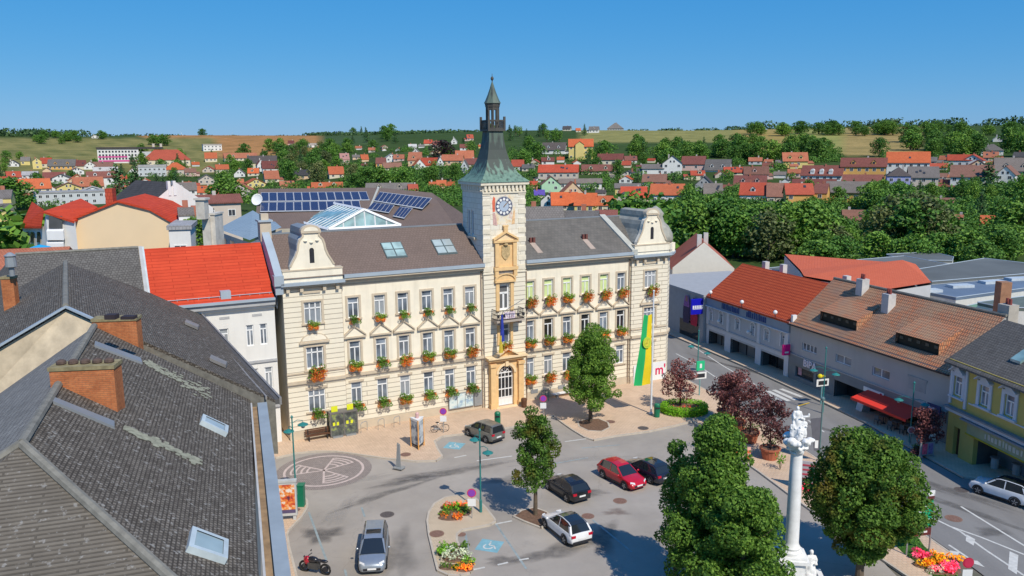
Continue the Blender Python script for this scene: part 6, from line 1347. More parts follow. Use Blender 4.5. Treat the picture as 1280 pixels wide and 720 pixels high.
bl_ = thing('balustrade', 'white stone balustrade around the foot of the column', 'balustrade', (cx, cy, 0), R_(-8)); b = MB()
for sx, sy, ex_, ey_ in ((-2, -2, 2, -2), (2, -2, 2, 2), (2, 2, -2, 2), (-2, 2, -2, -2)):
    d = Vector((ex_-sx, ey_-sy, 0)); 
    for k in range(12): p = Vector((sx, sy, 0))+d*(k+.5)/12; b.lathe([(.08, .2), (.12, .35), (.06, .6), (.09, .75)], tuple(p), 8)
    x0, x1, y0, y1 = min(sx, ex_)-.14, max(sx, ex_)+.14, min(sy, ey_)-.14, max(sy, ey_)+.14; e = .003*(sx == ex_)
    b.box(x0, x1, y0, y1, 0+e, .2+e); b.box(x0, x1, y0, y1, .75+e, .9+e)
b.build('railing', STONE, bl_)
# ------------------------------------------------------------------ cars
def car(name, label, px, py, az, pm, Lg=4.2, W=.87, H=1.5, style='hatch', roofm=None, light=True, z=.0):
    x, y, _ = at(px, py, z); t_ = thing(name, label, 'car', (x, y, z+.005), -R_(az)); h = Lg/2
    belt = .92 if H < 1.55 else 1.0
    tops = [(-1, .62, .80), (-.985, .80, .86), (-.95, belt, .93), (-.8, belt+.02, .985), (-.4, belt, 1), (.2, belt-.01, 1), (.42, belt-.02, .99), (.6, belt-.10, .98), (.82, belt-.17, .95), (.93, belt-.27, .88), (.985, belt-.40, .78), (1, .50, .70)]
    b = MB(); rings = []
    for tt, zt, k in tops:
        w_ = W*k; zb = .22 if abs(tt) < .95 else .30
        ring = [(0, zb), (w_*.86, zb), (w_*.98, zb+.10), (w_, zb+(zt-zb)*.5), (w_*.985, zb+(zt-zb)*.78), (w_*.93, zt-.02), (w_*.80, zt+.01), (0, zt+.03)]
        full = ring+[(-a, c) for a, c in ring[1:-1][::-1]]
        i = len(b.v); b.v += [(a, tt*h, c) for a, c in full]; rings.append(i)
    n = 14
    for a, c in zip(rings, rings[1:]):
        for j in range(n): b.f.append((a+j, a+(j+1) % n, c+(j+1) % n, c+j)[::-1]); b.m.append(0)
    b.f.append(tuple(rings[0]+j for j in range(n))[::1]); b.m.append(0); b.f.append(tuple(rings[-1]+j for j in range(n))[::-1]); b.m.append(0)
    bo = b.build('body', pm, t_); smooth_angle(bo, 35)
    if style == 'mpv': cab = [(-.97, belt), (-.90, H-.10), (-.8, H-.02), (-.3, H), (.05, H-.03), (.2, H-.12), (.58, belt-.06)]
    elif style == 'suv': cab = [(-.95, belt), (-.82, H-.12), (-.7, H-.03), (-.3, H), (.0, H-.03), (.13, H-.12), (.45, belt)]
    else: cab = [(-.93, belt), (-.78, H-.14), (-.62, H-.04), (-.25, H), (0, H-.05), (.1, H-.13), (.46, belt-.02)]
    def cs(zt): f = (zt-belt)/(H-belt) if H > belt else 1; return W*(.90-.18*max(0, f)), max(belt-.05, zt-.035)
    b = MB(); rings = []
    for tt, zt in cab:
        wt, ze = cs(zt); wb = W*.915; i = len(b.v); zl = belt-.06
        b.v += [(wb, tt*h, zl), (wt, tt*h, ze), (wt*.82, tt*h, zt), (0, tt*h, zt+.012), (-wt*.82, tt*h, zt), (-wt, tt*h, ze), (-wb, tt*h, zl)]; rings.append(i)
    for a, c in zip(rings, rings[1:]):
        for j in range(6): b.f.append((a+j, a+j+1, c+j+1, c+j)); b.m.append(0)
    cb = b.build('cabin_glass', CARG, t_); smooth_angle(cb, 30)
    # roof and pillars
    b = MB()
    k0, k1 = 1, len(cab)-2
    for k in range(k0, k1):
        (t0, z0), (t1, z1) = cab[k], cab[k+1]; (w0, e0), (w1, e1) = cs(z0), cs(z1)
        q0 = [(w0*1.01, e0-.03), (w0*.84, z0+.012), (0, z0+.03), (-w0*.84, z0+.012), (-w0*1.01, e0-.03)]; q1 = [(w1*1.01, e1-.03), (w1*.84, z1+.012), (0, z1+.03), (-w1*.84, z1+.012), (-w1*1.01, e1-.03)]
        for j in range(4): b.face([(q0[j][0], t0*h, q0[j][1]), (q0[j+1][0], t0*h, q0[j+1][1]), (q1[j+1][0], t1*h, q1[j+1][1]), (q1[j][0], t1*h, q1[j][1])], 1 if roofm and j in (1, 2) else 0)
    def pil(ta, za, tb_, zb_, wd):
        wa, ea = cs(za); wb_, eb = cs(zb_)
        for sg in (-1, 1):
            A_ = Vector((sg*(W*.925 if za <= belt else wa*1.012), ta*h, ea if za > belt else belt-.04)); B_ = Vector((sg*(wb_*1.015), tb_*h, eb)); 
            b.face([tuple(A_-Vector((0, wd, 0))), tuple(A_+Vector((0, wd, 0))), tuple(B_+Vector((0, wd*.8, 0))), tuple(B_-Vector((0, wd*.8, 0)))])
    pil(cab[-1][0]-.04, belt, cab[-2][0]-.02, cab[-2][1], .06); pil(cab[0][0]+.03, belt, cab[1][0]+.03, cab[1][1], .10); pil(-.22, belt, -.22, H, .04)
    for sg in (-1, 1):      # rear window side posts
        (t0, z0), (t1, z1) = cab[0], cab[1]; w1, e1 = cs(z1)
        b.face([(sg*W*.92, t0*h-.012, belt-.03), (sg*W*.78, t0*h-.012, belt-.03), (sg*w1*.84, t1*h-.012, z1), (sg*w1*1.01, t1*h-.012, e1)])
        (t0, z0), (t1, z1) = cab[-1], cab[-2]; w1, e1 = cs(z1)
        b.face([(sg*W*.92, t0*h+.01, belt-.03), (sg*W*.85, t0*h+.01, belt-.02), (sg*w1*.84, t1*h+.01, z1+.01), (sg*w1*1.01, t1*h+.01, e1)])
    ro = b.build('roof', [pm, roofm or pm], t_); smooth_angle(ro, 35)
    # wheels
    for sx in (-1, 1):
        for sy in (-.60, .62):
            wh = MB(); wh.lathe([(.30, -.10), (.33, -.07), (.33, .07), (.30, .10), (.22, .10)], (0, 0, 0), 18, 0); wo = wh.build('wheel', RUBBER, t_, True); wo.location = (sx*(W-.09), sy*h, .33); wo.rotation_euler = (0, R_(90)*sx, 0); smooth_angle(wo, 40)
            rm_ = MB(); rm_.lathe([(.23, 0), (.23, .012), (.06, .02)], (0, 0, .095), 12, 0)
            for k in range(5): a = k*1.2566; rm_.face([(.05*math.cos(a-.6), .05*math.sin(a-.6), .122), (.215*math.cos(a-.13), .215*math.sin(a-.13), .115), (.215*math.cos(a+.13), .215*math.sin(a+.13), .115), (.05*math.cos(a+.6), .05*math.sin(a+.6), .122)], 1)
            rm_.build('rim', [DARK, M('alloy', (.5, .5, .5), .3, .05, metal=.6)], wo)
    b = MB()
    for sx in (-1, 1):
        for sy in (-.60, .62): 
            for k in range(10):
                a0, a1 = math.pi*k/10, math.pi*(k+1)/10; x_ = sx*(W+.004)
                f = [(x_, sy*h+.42*math.cos(a0), .33+.42*math.sin(a0)), (x_, sy*h+.42*math.cos(a1), .33+.42*math.sin(a1)), (x_, sy*h+.33*math.cos(a1), .33+.33*math.sin(a1)), (x_, sy*h+.33*math.cos(a0), .33+.33*math.sin(a0))]; b.face(f if sx < 0 else f[::-1])
        b.box(sx*(W+.0)-.01, sx*(W+.0)+.01, -.42*h, .44*h, .24, .36)
    b.box(-W*.6, W*.6, h*.985, h*1.004, .34, .50); b.box(-W*.8, W*.8, -h*1.004, -h*.97, .30, .46); b.build('trim', DARK, t_)
    for sx in (-1, 1):
        b = MB(); zf = belt-.30; b.slab([(sx*W*.50, h*.985, zf), (sx*W*.86, h*.90, zf+.03), (sx*W*.84, h*.88, zf+.16), (sx*W*.5, h*.955, zf+.10)][::sx], .06); b.build('headlight', M('headlight', (.7, .72, .75), .1, .05), t_)
        b = MB(); b.box(min(sx*W*.55, sx*W*.89), max(sx*W*.55, sx*W*.89), -h*.985-.03, -h*.93, belt-.22, belt-.06); b.build('taillight', M('taillight', (.50, .01, .03), .2, .1), t_)
        b = MB(); b.ell((sx*(W+.10), .36*h, belt+.06), (.11, .07, .08)); b.build('mirror', pm, t_, True)
    b = MB(); b.box(-.26, .26, -h*1.0-.03, -h*1.0-.005, .55, .66); b.box(-.26, .26, h*1.0+.003, h*1.0+.02, .40, .51); b.build('number_plate', WHITE, t_)
    return t_
CARG = None
t = NT('car_glass'); t.b.inputs['Base Color'].default_value = (.02, .025, .03, 1); t.b.inputs['Roughness'].default_value = .04; t.b.inputs['Specular IOR Level'].default_value = .8; CARG = t.mat
C1 = car('parked_car', 'silver people carrier facing the camera at the bottom edge of the square', 468, 697, 174, paint('silver_blue', (.34, .38, .42), .3, .5, .5), 4.5, .86, 1.62, 'mpv')
b = MB(); b.face([(-.45, -.5, 1.655), (.45, -.5, 1.655), (.45, .0, 1.648), (-.45, .0, 1.648)]); b.build('sunroof', CARG, C1)
car('parked_car', 'white hatchback with black glass roof parked beside the tree pit', 707, 667, -27, paint('car_white', (.78, .78, .78)), 4.15, .87, 1.5, 'hatch', CARG)
car('parked_car', 'black hatchback half hidden behind the slender tree', 708, 617, -30, paint('car_black', (.012, .012, .014)), 4.1, .87, 1.48)
car('parked_car', 'bright red hatchback parked beside the dark blue car', 777, 602, 148, paint('car_red', (.50, .008, .02)), 4.2, .86, 1.5)
car('parked_car', 'dark blue hatchback parked to the right of the red car', 808, 595, -33, paint('car_navy', (.012, .014, .03)), 4.3, .88, 1.5, 'hatch', CARG)
car('parked_car', 'grey people carrier parked at the plaza kerb before the portal', 605, 547, -42, paint('car_grey', (.22, .22, .20), .3, .5, .5), 4.0, .84, 1.6, 'mpv')
car('parked_car', 'white small off-roader parked at the kerb by the yellow building', 1252, 622, -34, paint('car_white2', (.74, .76, .78)), 4.1, .87, 1.58, 'suv', CARG)
# motorcycle
mo = thing('motorcycle', 'dark motorcycle with red nose parked at the bottom left of the square', 'motorcycle', at(394, 716, 0), R_(72))
for y in (-.72, .72):
    b = MB(); b.tube([(0, y+.31*math.cos(6.2832*k/18), .33+.31*math.sin(6.2832*k/18)) for k in range(19)], .07, 6, cap=False); wo = b.build('wheel', RUBBER, mo, True); b = MB(); b.tube([(-.05, y, .33), (.05, y, .33)], .18, 10); b.build('rim', DARK, wo)
b = MB(); b.ell((0, .1, .85), (.2, .38, .2), 0); b.ell((0, -.62, .85), (.14, .3, .1), 0); b.ell((0, .5, .75), (.19, .25, .28), 1); b.build('fairing', [paint('moto_black', (.015, .015, .02)), paint('moto_red', (.40, .01, .03))], mo, True)
b = MB(); b.ell((0, -.25, .84), (.17, .35, .09)); b.build('seat', DARK, mo, True); b = MB(); b.box(-.17, .17, -.3, .4, .3, .68); b.tube([(-.1, .72, .33), (-.1, .5, .95)], .04, 6); b.tube([(.1, .72, .33), (.1, .5, .95)], .04, 6); b.tube([(0, -.72, .33), (0, -.1, .4)], .05, 6); b.build('engine', M('moto_grey', (.1, .1, .1), .4, .2, metal=.4), mo)
b = MB(); b.tube([(-.36, .38, 1.05), (0, .5, .98), (.36, .38, 1.05)], .025, 6); b.ell((-.38, .45, 1.2), (.08, .03, .06)); b.ell((.38, .45, 1.2), (.08, .03, .06)); b.build('handlebar', DARK, mo)

# ------------------------------------------------------------------ leaves, crowns
def leaves(name, clumps, per, size, mat, parent=None, up=.25, tri=False, core=None, uv=False):
    """clumps: (centre, radii); leaf-sized faces spread through every clump"""
    rs = np.random.RandomState(random.randrange(10**6)); allv = []; nq = 0
    for c, r in clumps:
        k = max(4, int(per*(r[0]*r[1]*r[2])**(2/3.)))
        d = rs.normal(size=(k, 3)); d /= np.linalg.norm(d, axis=1)[:, None]; rad = rs.uniform(.45, 1.0, k)**.5
        P = np.array(c)+d*rad[:, None]*np.array(r)
        nrm = d*.8+rs.normal(size=(k, 3))*.55+np.array([0, 0, up]); nrm /= np.linalg.norm(nrm, axis=1)[:, None]
        h = rs.normal(size=(k, 3)); u = np.cross(nrm, h); u /= np.linalg.norm(u, axis=1)[:, None]; v = np.cross(nrm, u)
        s = size*rs.uniform(.65, 1.3, k)[:, None]
        allv.append(np.stack([P-u*s*.5, P+v*s*.38, P+u*s*.55, P-v*s*.38], 1)); nq += k
    V = np.concatenate(allv).reshape(-1, 3)
    me = bpy.data.meshes.new(name); me.vertices.add(nq*4); me.vertices.foreach_set('co', V.ravel().astype(np.float32)); me.loops.add(nq*4); me.loops.foreach_set('vertex_index', np.arange(nq*4, dtype=np.int32)); me.polygons.add(nq); me.polygons.foreach_set('loop_start', np.arange(0, nq*4, 4, dtype=np.int32)); me.polygons.foreach_set('loop_total', np.full(nq, 4, dtype=np.int32)); me.update(); me.validate()
    me.materials.append(mat); o = bpy.data.objects.new(name, me); COL.objects.link(o); o.parent = parent; return o
LEAF = leafmat('linden_leaf', (.026, .066, .011), (.06, .128, .02), (.12, .21, .038))
LEAFA = leafmat('linden_leaf_turning', (.028, .068, .011), (.064, .13, .02), (.122, .21, .038), (.19, .13, .02))
PLUM = leafmat('plum_leaf', (.028, .010, .012), (.075, .026, .030), (.16, .07, .07), trans=.15)
HEDGE = leafmat('hedge_leaf', (.05, .14, .010), (.10, .25, .018), (.17, .34, .03))
def ovoid(h0, h1, prof, n, rmin, rmax, jit=.25, rag=0):
    """clump centres over the surface and inside of a turned crown; prof(t) gives the radius at height t in 0..1"""
    out = []
    for i in range(n):
        t_ = (i+.5)/n; t_ = t_**.85; R0 = prof(t_); a = i*2.39996+U(-.3, .3); rr = R0*(1 if i % 3 else U(.25, .7)); r = U(rmin, rmax)*(U(.5, 1.05) if rag and rnd() < .45 else 1); rr = max(0, rr-r*.55)*(U(.86, 1.16) if rag else 1)
        out.append(((rr*math.cos(a)+U(-jit, jit), rr*math.sin(a)+U(-jit, jit), h0+(h1-h0)*t_+U(-jit, jit)), (r, r, r*.85)))
    return out
def trunk(b, h, r0, r1, lean=0, limbs=5, spread=1.5, start=.5):
    b.tube([(0, 0, -.1), (lean*.1, 0, h*.3), (lean*.4, .05, h*.65), (lean, 0, h)], [r0*1.25, r0, (r0+r1)/2, r1], 9)
    for k in range(limbs):
        a = k*2.4; z = h*(start+(.95-start)*k/limbs); b.tube([(lean*z/h*.7, 0, z), (spread*.5*math.cos(a), spread*.5*math.sin(a), z+spread*.45), (spread*math.cos(a), spread*math.sin(a), z+spread*1.05)], [r1*.9, r1*.6, r1*.25], 6)
def near_tree(label, x, y, h, h0, prof, n, per, leaf, mat, rmin=.55, rmax=.85, tr=.16, lean=0, cat='tree', name='linden_tree', z=.1):
    t_ = thing(name, label, cat, (x, y, z)); b = MB(); trunk(b, h*.72, tr, tr*.35, lean, 7, prof(.4)*.6, .35); b.build('trunk', BARK, t_)
    leaves('crown', ovoid(h0, h-.3, prof, int(n*1.2), rmin, rmax, .4, 1), per*2.3, leaf*.68, mat, t_); return t_
random.seed(11)
near_tree('dense green linden tree in the round pit right of the town hall portal', 7.2, 71.4, 8.6, 1.9, lambda t: 2.35*(1-.35*t)*min(1, .72+1.6*t)*(1 if t < .78 else 1-(t-.78)*2.6), 80, 430, .23, LEAF)
near_tree('slender green tree with yellowing leaves in the triangular pit', 1.5, 52.1, 7.3, 2.3, lambda t: 1.62*(1-.3*t)*(1.0 if t > .15 else .8)*(1 if t < .75 else 1-(t-.75)*2), 50, 450, .21, LEAFA, .42, .72, .13, .25)
zt_ = lambda px, py, y: float(CP[2]+ray(px, py)[2]*(y/ray(px, py)[1]))
near_tree('tallest dark green tree standing left of the white column', 11.0, 41.0, zt_(880, 530, 41), 1.5, lambda t: 2.6*(1 if t < .35 else 1-(t-.35)*1.25), 130, 420, .24, LEAF, .6, .92, .22)
near_tree('smaller green tree tucked close on the left of the tallest tree', 9.5, 43.6, zt_(835, 556, 43.6), 2.0, lambda t: 1.0*(1 if t < .4 else 1-(t-.4)*1.2), 26, 420, .22, LEAF, .5, .75, .14)
near_tree('green tree whose crown fills the space just left of the white column base', 11.9, 38.6, zt_(950, 610, 38.4), 1.5, lambda t: 2.3*(1 if t < .5 else 1-(t-.5)*1.0), 60, 420, .24, LEAF, .55, .85, .18)
X4, Y4 = at2(1074, 722)
near_tree('broad round green tree right of the white column', X4, Y4, zt_(1090, 552, Y4), 1.6, lambda t: 2.9*math.sqrt(max(.05, 1-(2*t-1.05)**2/1.2))*(.62+.38*min(1, t/.42)), 150, 420, .24, LEAFA, .6, .95, .2)
# plum trees
def plum(label, px, py, w_, h, z0, base=.12, tr=.08):
    x, y = at2(px, py, base); t_ = thing('plum_tree', label, 'tree', (x, y, base)); b = MB(); trunk(b, h*.8, tr, tr*.3, 0, 8, w_*.3, .3); b.build('trunk', M('plum_bark', (.05, .03, .028), .9, .3, 5), t_)
    leaves('crown', ovoid(z0, h, lambda t: w_/2*.92*(.7+.5*t if t < .55 else 1-(t-.55)*.95), 48, .3, .62, .35, 1), 420, .16, PLUM, t_)
plum('dark purple plum tree growing out of the round clipped hedge', 850, 513, 3.5, 4.6, 1.4)
plum('dark purple plum tree, second from the left, in a tub by the road strip', 918, 538, 3.9, 5.3, 1.6)
plum('dark purple plum tree, the middle one of the clump in tubs', 937, 552, 3.6, 4.9, 1.6)
plum('dark purple plum tree in the tub nearest the white column', 962, 573, 3.4, 4.9, 1.7)
plum('shaded purple plum tree farthest up the road strip', 905, 526, 2.6, 4.2, 1.5)
plum('small reddish plum tree on the shop pavement right of the red awning', 1158, 566, 2.4, 3.6, 1.2)
# green plants round the tubs
for px, py, r, lab in ((918, 531, .9, 'dark bushy plants in the tub under the second plum tree'), (937, 546, .95, 'dark bushy plants in the tub under the middle plum tree'), (963, 565, .9, 'dark bushy plants in the tub nearest the white column'), (975, 587, .7, 'bright green low shrub beside the market board'), (880, 560, .9, 'green shrub with yellowing tips behind the tallest tree')):
    t_ = thing('shrub', lab, 'shrub', at(px, py, .12)); leaves('foliage', [((U(-.5, .5)*r, U(-.5, .5)*r, .8+U(0, .4)), (.4*r, .4*r, .35)) for k in range(8)], 120, .16, LEAF if r > .75 else HEDGE, t_); b = MB()
    for k in range(4): b.tube([(0, 0, 0), (U(-.3, .3), U(-.3, .3), .9)], .02, 4)
    b.build('stem', BARK, t_)
# round hedge with red flowers
hx, hy = at2(855, 515, .12)
hd = thing('hedge', 'round clipped bright green hedge ring planted with red flowers', 'hedge', (hx, hy, .12)); cl = []
for k in range(44): a = 6.2832*k/44; cl += [((1.95*math.cos(a), 1.45*math.sin(a), z), (.38, .38, .33)) for z in (.25, .62)]
leaves('foliage', cl, 700, .12, HEDGE, hd); b = MB(); b.lathe([(1.8, 0), (1.7, .5)], (0, 0, 0), 20, 0, 1, .75); b.build('soil', MULCH, hd)
REDF = leafmat('red_petal', (.45, .02, .01), (.62, .05, .015), (.75, .12, .02)); ORF = leafmat('orange_petal', (.60, .10, .02), (.72, .20, .03), (.78, .32, .05)); PINKF = leafmat('pink_petal', (.45, .03, .10), (.58, .06, .17), (.66, .18, .32)); YELF = leafmat('yellow_petal', (.60, .24, .01), (.75, .38, .015), (.80, .5, .03)); SILF = leafmat('silver_leaf', (.22, .27, .22), (.36, .42, .36), (.5, .55, .48))
leaves('flowers', [((U(-1.1, 1.1), U(-1.0, -.4), .72), (.3, .25, .15)) for k in range(10)], 130, .1, REDF, hd); leaves('flower_leaves', [((U(-1.3, 1.3), U(-.9, .9), .6), (.35, .3, .2)) for k in range(14)], 110, .13, LEAF, hd)
# flower beds on the island
def bed(label, spots, z=.13):
    x, y = at2(spots[0][0], spots[0][1], z); t_ = thing('flower_bed', label, 'flower bed', (x, y, z)); soil = MB(); xs = []
    for k, (px, py, rx, ry, hz, m, sz) in enumerate(spots):
        cx_, cy_ = at2(px, py, z); nm = 'foliage' if m in (HEDGE, LEAF, SILF) else 'flowers'
        leaves(nm, [((cx_-x+U(-rx, rx), cy_-y+U(-ry, ry), hz*U(.4, .9)), (.26, .26, .18)) for i in range(max(7, int(rx*ry*34)))], 520, sz, m, t_)
        soil.lathe([(1, 0), (.8, .05)], (cx_-x, cy_-y, 0), 14, 0, rx+.12, ry+.12)
    soil.build('soil', MULCH, t_); return t_
bed('round bed of orange flowers and green leaves on the traffic island', [(563, 647, .75, .35, .3, ORF, .12), (571, 638, .75, .45, .35, HEDGE, .14), (561, 634, .5, .3, .25, REDF, .1), (556, 642, .35, .35, .2, LEAF, .12), (577, 632, .6, .25, .2, ORF, .1), (582, 640, .3, .5, .25, LEAF, .12)])
bed('bed of silvery foliage and yellow-orange flowers at the near end of the traffic island', [(571, 697, .8, .55, .5, SILF, .14), (559, 690, .55, .5, .4, HEDGE, .16), (573, 686, .5, .3, .4, LEAF, .14), (577, 710, .6, .25, .22, YELF, .1), (581, 712, .4, .18, .2, ORF, .1), (563, 709, .6, .25, .25, LEAF, .12), (584, 704, .35, .35, .3, HEDGE, .1)])
bed('bright bed of pink and yellow flowers in the grass strip by the direction sign', [(1157, 697, .7, .4, .4, PINKF, .15), (1160, 706, .8, .45, .4, YELF, .15), (1183, 700, .75, .4, .4, YELF, .15), (1170, 703, .4, .5, .35, LEAF, .15), (1181, 713, .8, .5, .4, PINKF, .15), (1169, 714, .5, .3, .3, SILF, .12)])
bed('small clump of pink flowers beside the white column', [(1014, 614, .5, .4, .35, PINKF, .12), (1006, 606, .4, .5, .3, HEDGE, .13)])
bed('purple flowers at the foot of the poster stand', [(1146, 567, .7, .5, .45, PLUM, .13), (1149, 564, .5, .5, .5, LEAF, .13)])
# grass strip
gp_ = [at2(x, y, .14) for x, y in ((1092, 612), (1125, 640), (1155, 682), (1180, 706), (1200, 722), (1172, 724), (1150, 706), (1128, 690), (1080, 640))]
b = MB(); b.prism(gp_, .1, .135); g = struct('grass_verge', b, M('lawn', (.045, .12, .015), .95, .3, 3, bump=.3))
xs = [p[0] for p in gp_]; ys = [p[1] for p in gp_]; cl = []
while len(cl) < 260:
    x, y = U(min(xs), max(xs)), U(min(ys), max(ys))
    if inpoly(x, y, gp_): cl.append(((x, y, .17), (.28, .28, .05)))
gr = leaves('grass', cl, 220, .11, leafmat('grass_blade', (.02, .08, .008), (.045, .13, .015), (.08, .19, .03)), None, 1.0); gr['kind'] = 'stuff'; gr['label'] = 'short green lawn in the strip by the direction sign'; gr['category'] = 'grass'

# ------------------------------------------------------------------ flower boxes on the town hall
GL_ = leafmat('geranium_leaf', (.04, .10, .015), (.08, .17, .025), (.15, .24, .04))
GRD = leafmat('geranium_red', (.36, .055, .018), (.44, .11, .025), (.36, .24, .05))
GO = leafmat('geranium_mixed', (.38, .07, .02), (.50, .14, .03), (.42, .30, .06))
def fbox(kind):
    t_ = thing('flower_box', '', 'flower box'); b = MB(); b.box(-.5, .5, -.3, -.04, -.02, .16); b.build('box', WOOD, t_)
    red, green = {'red': (15, 9), 'green': (3, 16), 'mix': (9, 14)}[kind]
    mk = lambda n, dz, s=1: [((U(-.52, .52), U(-.55, -.16), U(-.42, .30)+dz), (U(.18, .29)*s,)*3) for i in range(n)]
    leaves('leaves', mk(green, .14), 800, .115, GL_, t_); leaves('blossom', mk(red, -.08), 800, .105, {'red': GRD, 'green': GO, 'mix': GO}[kind], t_); return t_
PRO = {k: fbox(k) for k in ('red', 'green', 'mix')}; used = set()
ORD = ['first', 'second', 'third', 'fourth', 'fifth', 'sixth']
def put_box(kind, x, z, label, o=0, rz_=0, s=1):
    if kind in used: c = copy_tree(PRO[kind])
    else: c = PRO[kind]; used.add(kind)
    c.location = hw(x, -.17-o, z); c.rotation_euler = (0, 0, TH+rz_); c.scale = (s, s, s); c['label'] = label; c['group'] = 'flower boxes under the town hall windows'; c['category'] = 'flower box'
    for q in c.children: q.rotation_euler = (0, 0, 0)
fl = ['ground floor', 'first floor', 'top floor']; col_ = {'red': 'bright red', 'green': 'mostly green', 'mix': 'mixed rust-red'}
KL = [['green', 'green', 'mix', 'green', 'green', 'green'], ['mix', 'green', 'red', 'mix', 'mix', 'red'], ['green', 'mix', 'green', 'green', 'green', 'green']]
KR = [['mix', 'red', 'red', None, None, None], ['mix', 'mix', 'mix', 'mix', 'mix', 'mix'], ['red', 'red', 'mix', 'red', 'red', 'red']]
for k, (a, c) in enumerate(FL):
    for i, x in enumerate(LX): put_box(KL[k][i], x, a-.12, '%s flower box, %s from the left, %s, left of the tower' % (col_[KL[k][i]], ORD[i], fl[k]), 0, 0, .8 if k == 2 else 1)
    for i, x in enumerate(RX):
        if KR[k][i]: put_box(KR[k][i], x, a-.12, '%s flower box, %s from the left, %s, right of the tower' % (col_[KR[k][i]], ORD[i], fl[k]), 0, 0, 1)
    put_box(['green', 'red', 'mix'][k], 2.7, a-.15, '%s flower box under the three-light %s window below the left gable' % (col_[['green', 'red', 'mix'][k]], fl[k]), PL, 0, (1.0, 1.25, .8)[k])
put_box('red', 38.6, FL[2][0]-.15, 'red and orange flower box under the top floor window below the right gable', PL, 0, 1.1)
put_box('red', 21.15, 6.2, 'red and orange flower box under the window above the portal', TF, 0, .95)
# ------------------------------------------------------------------ houses of the town, placed on the terrain
WALLC = {'white': (.74, .73, .70), 'cream': (.70, .62, .46), 'yellow': (.72, .58, .22), 'orange': (.72, .40, .12), 'mint': (.45, .68, .45), 'peach': (.72, .50, .32), 'grey': (.36, .36, .36), 'lavender': (.40, .40, .66), 'beige': (.58, .50, .42), 'pink': (.66, .45, .40), 'pale grey': (.55, .57, .58)}
ROOFC = {'orange': ((.56, .125, .045), (.62, .16, .06)), 'red': ((.46, .075, .04), (.52, .10, .055)), 'maroon': ((.20, .065, .055), (.26, .09, .075)), 'brown': ((.24, .12, .09), (.30, .15, .11)), 'terracotta': ((.42, .14, .075), (.50, .18, .10)), 'grey': ((.17, .165, .155), (.21, .20, .19)), 'dark grey': ((.06, .065, .07), (.09, .09, .095)), 'white': ((.6, .6, .58), (.66, .66, .64)), 'purple': ((.08, .06, .40), (.12, .09, .5)), 'pink': ((.5, .25, .22), (.55, .3, .26)), 'light grey': ((.42, .44, .45), (.5, .5, .5))}
WM_ = {k: M('house_wall_'+k.replace(' ', '_'), v, .9, .06, .4, streak=.12) for k, v in WALLC.items()}
RM_ = {k: tiles('house_roof_'+k.replace(' ', '_'), a, c, mul(a, .6), .4, .45, .04, .4, .15, vary=.2) for k, (a, c) in ROOFC.items()}
WINM = M('house_window', (.05, .055, .065), .2, .3)
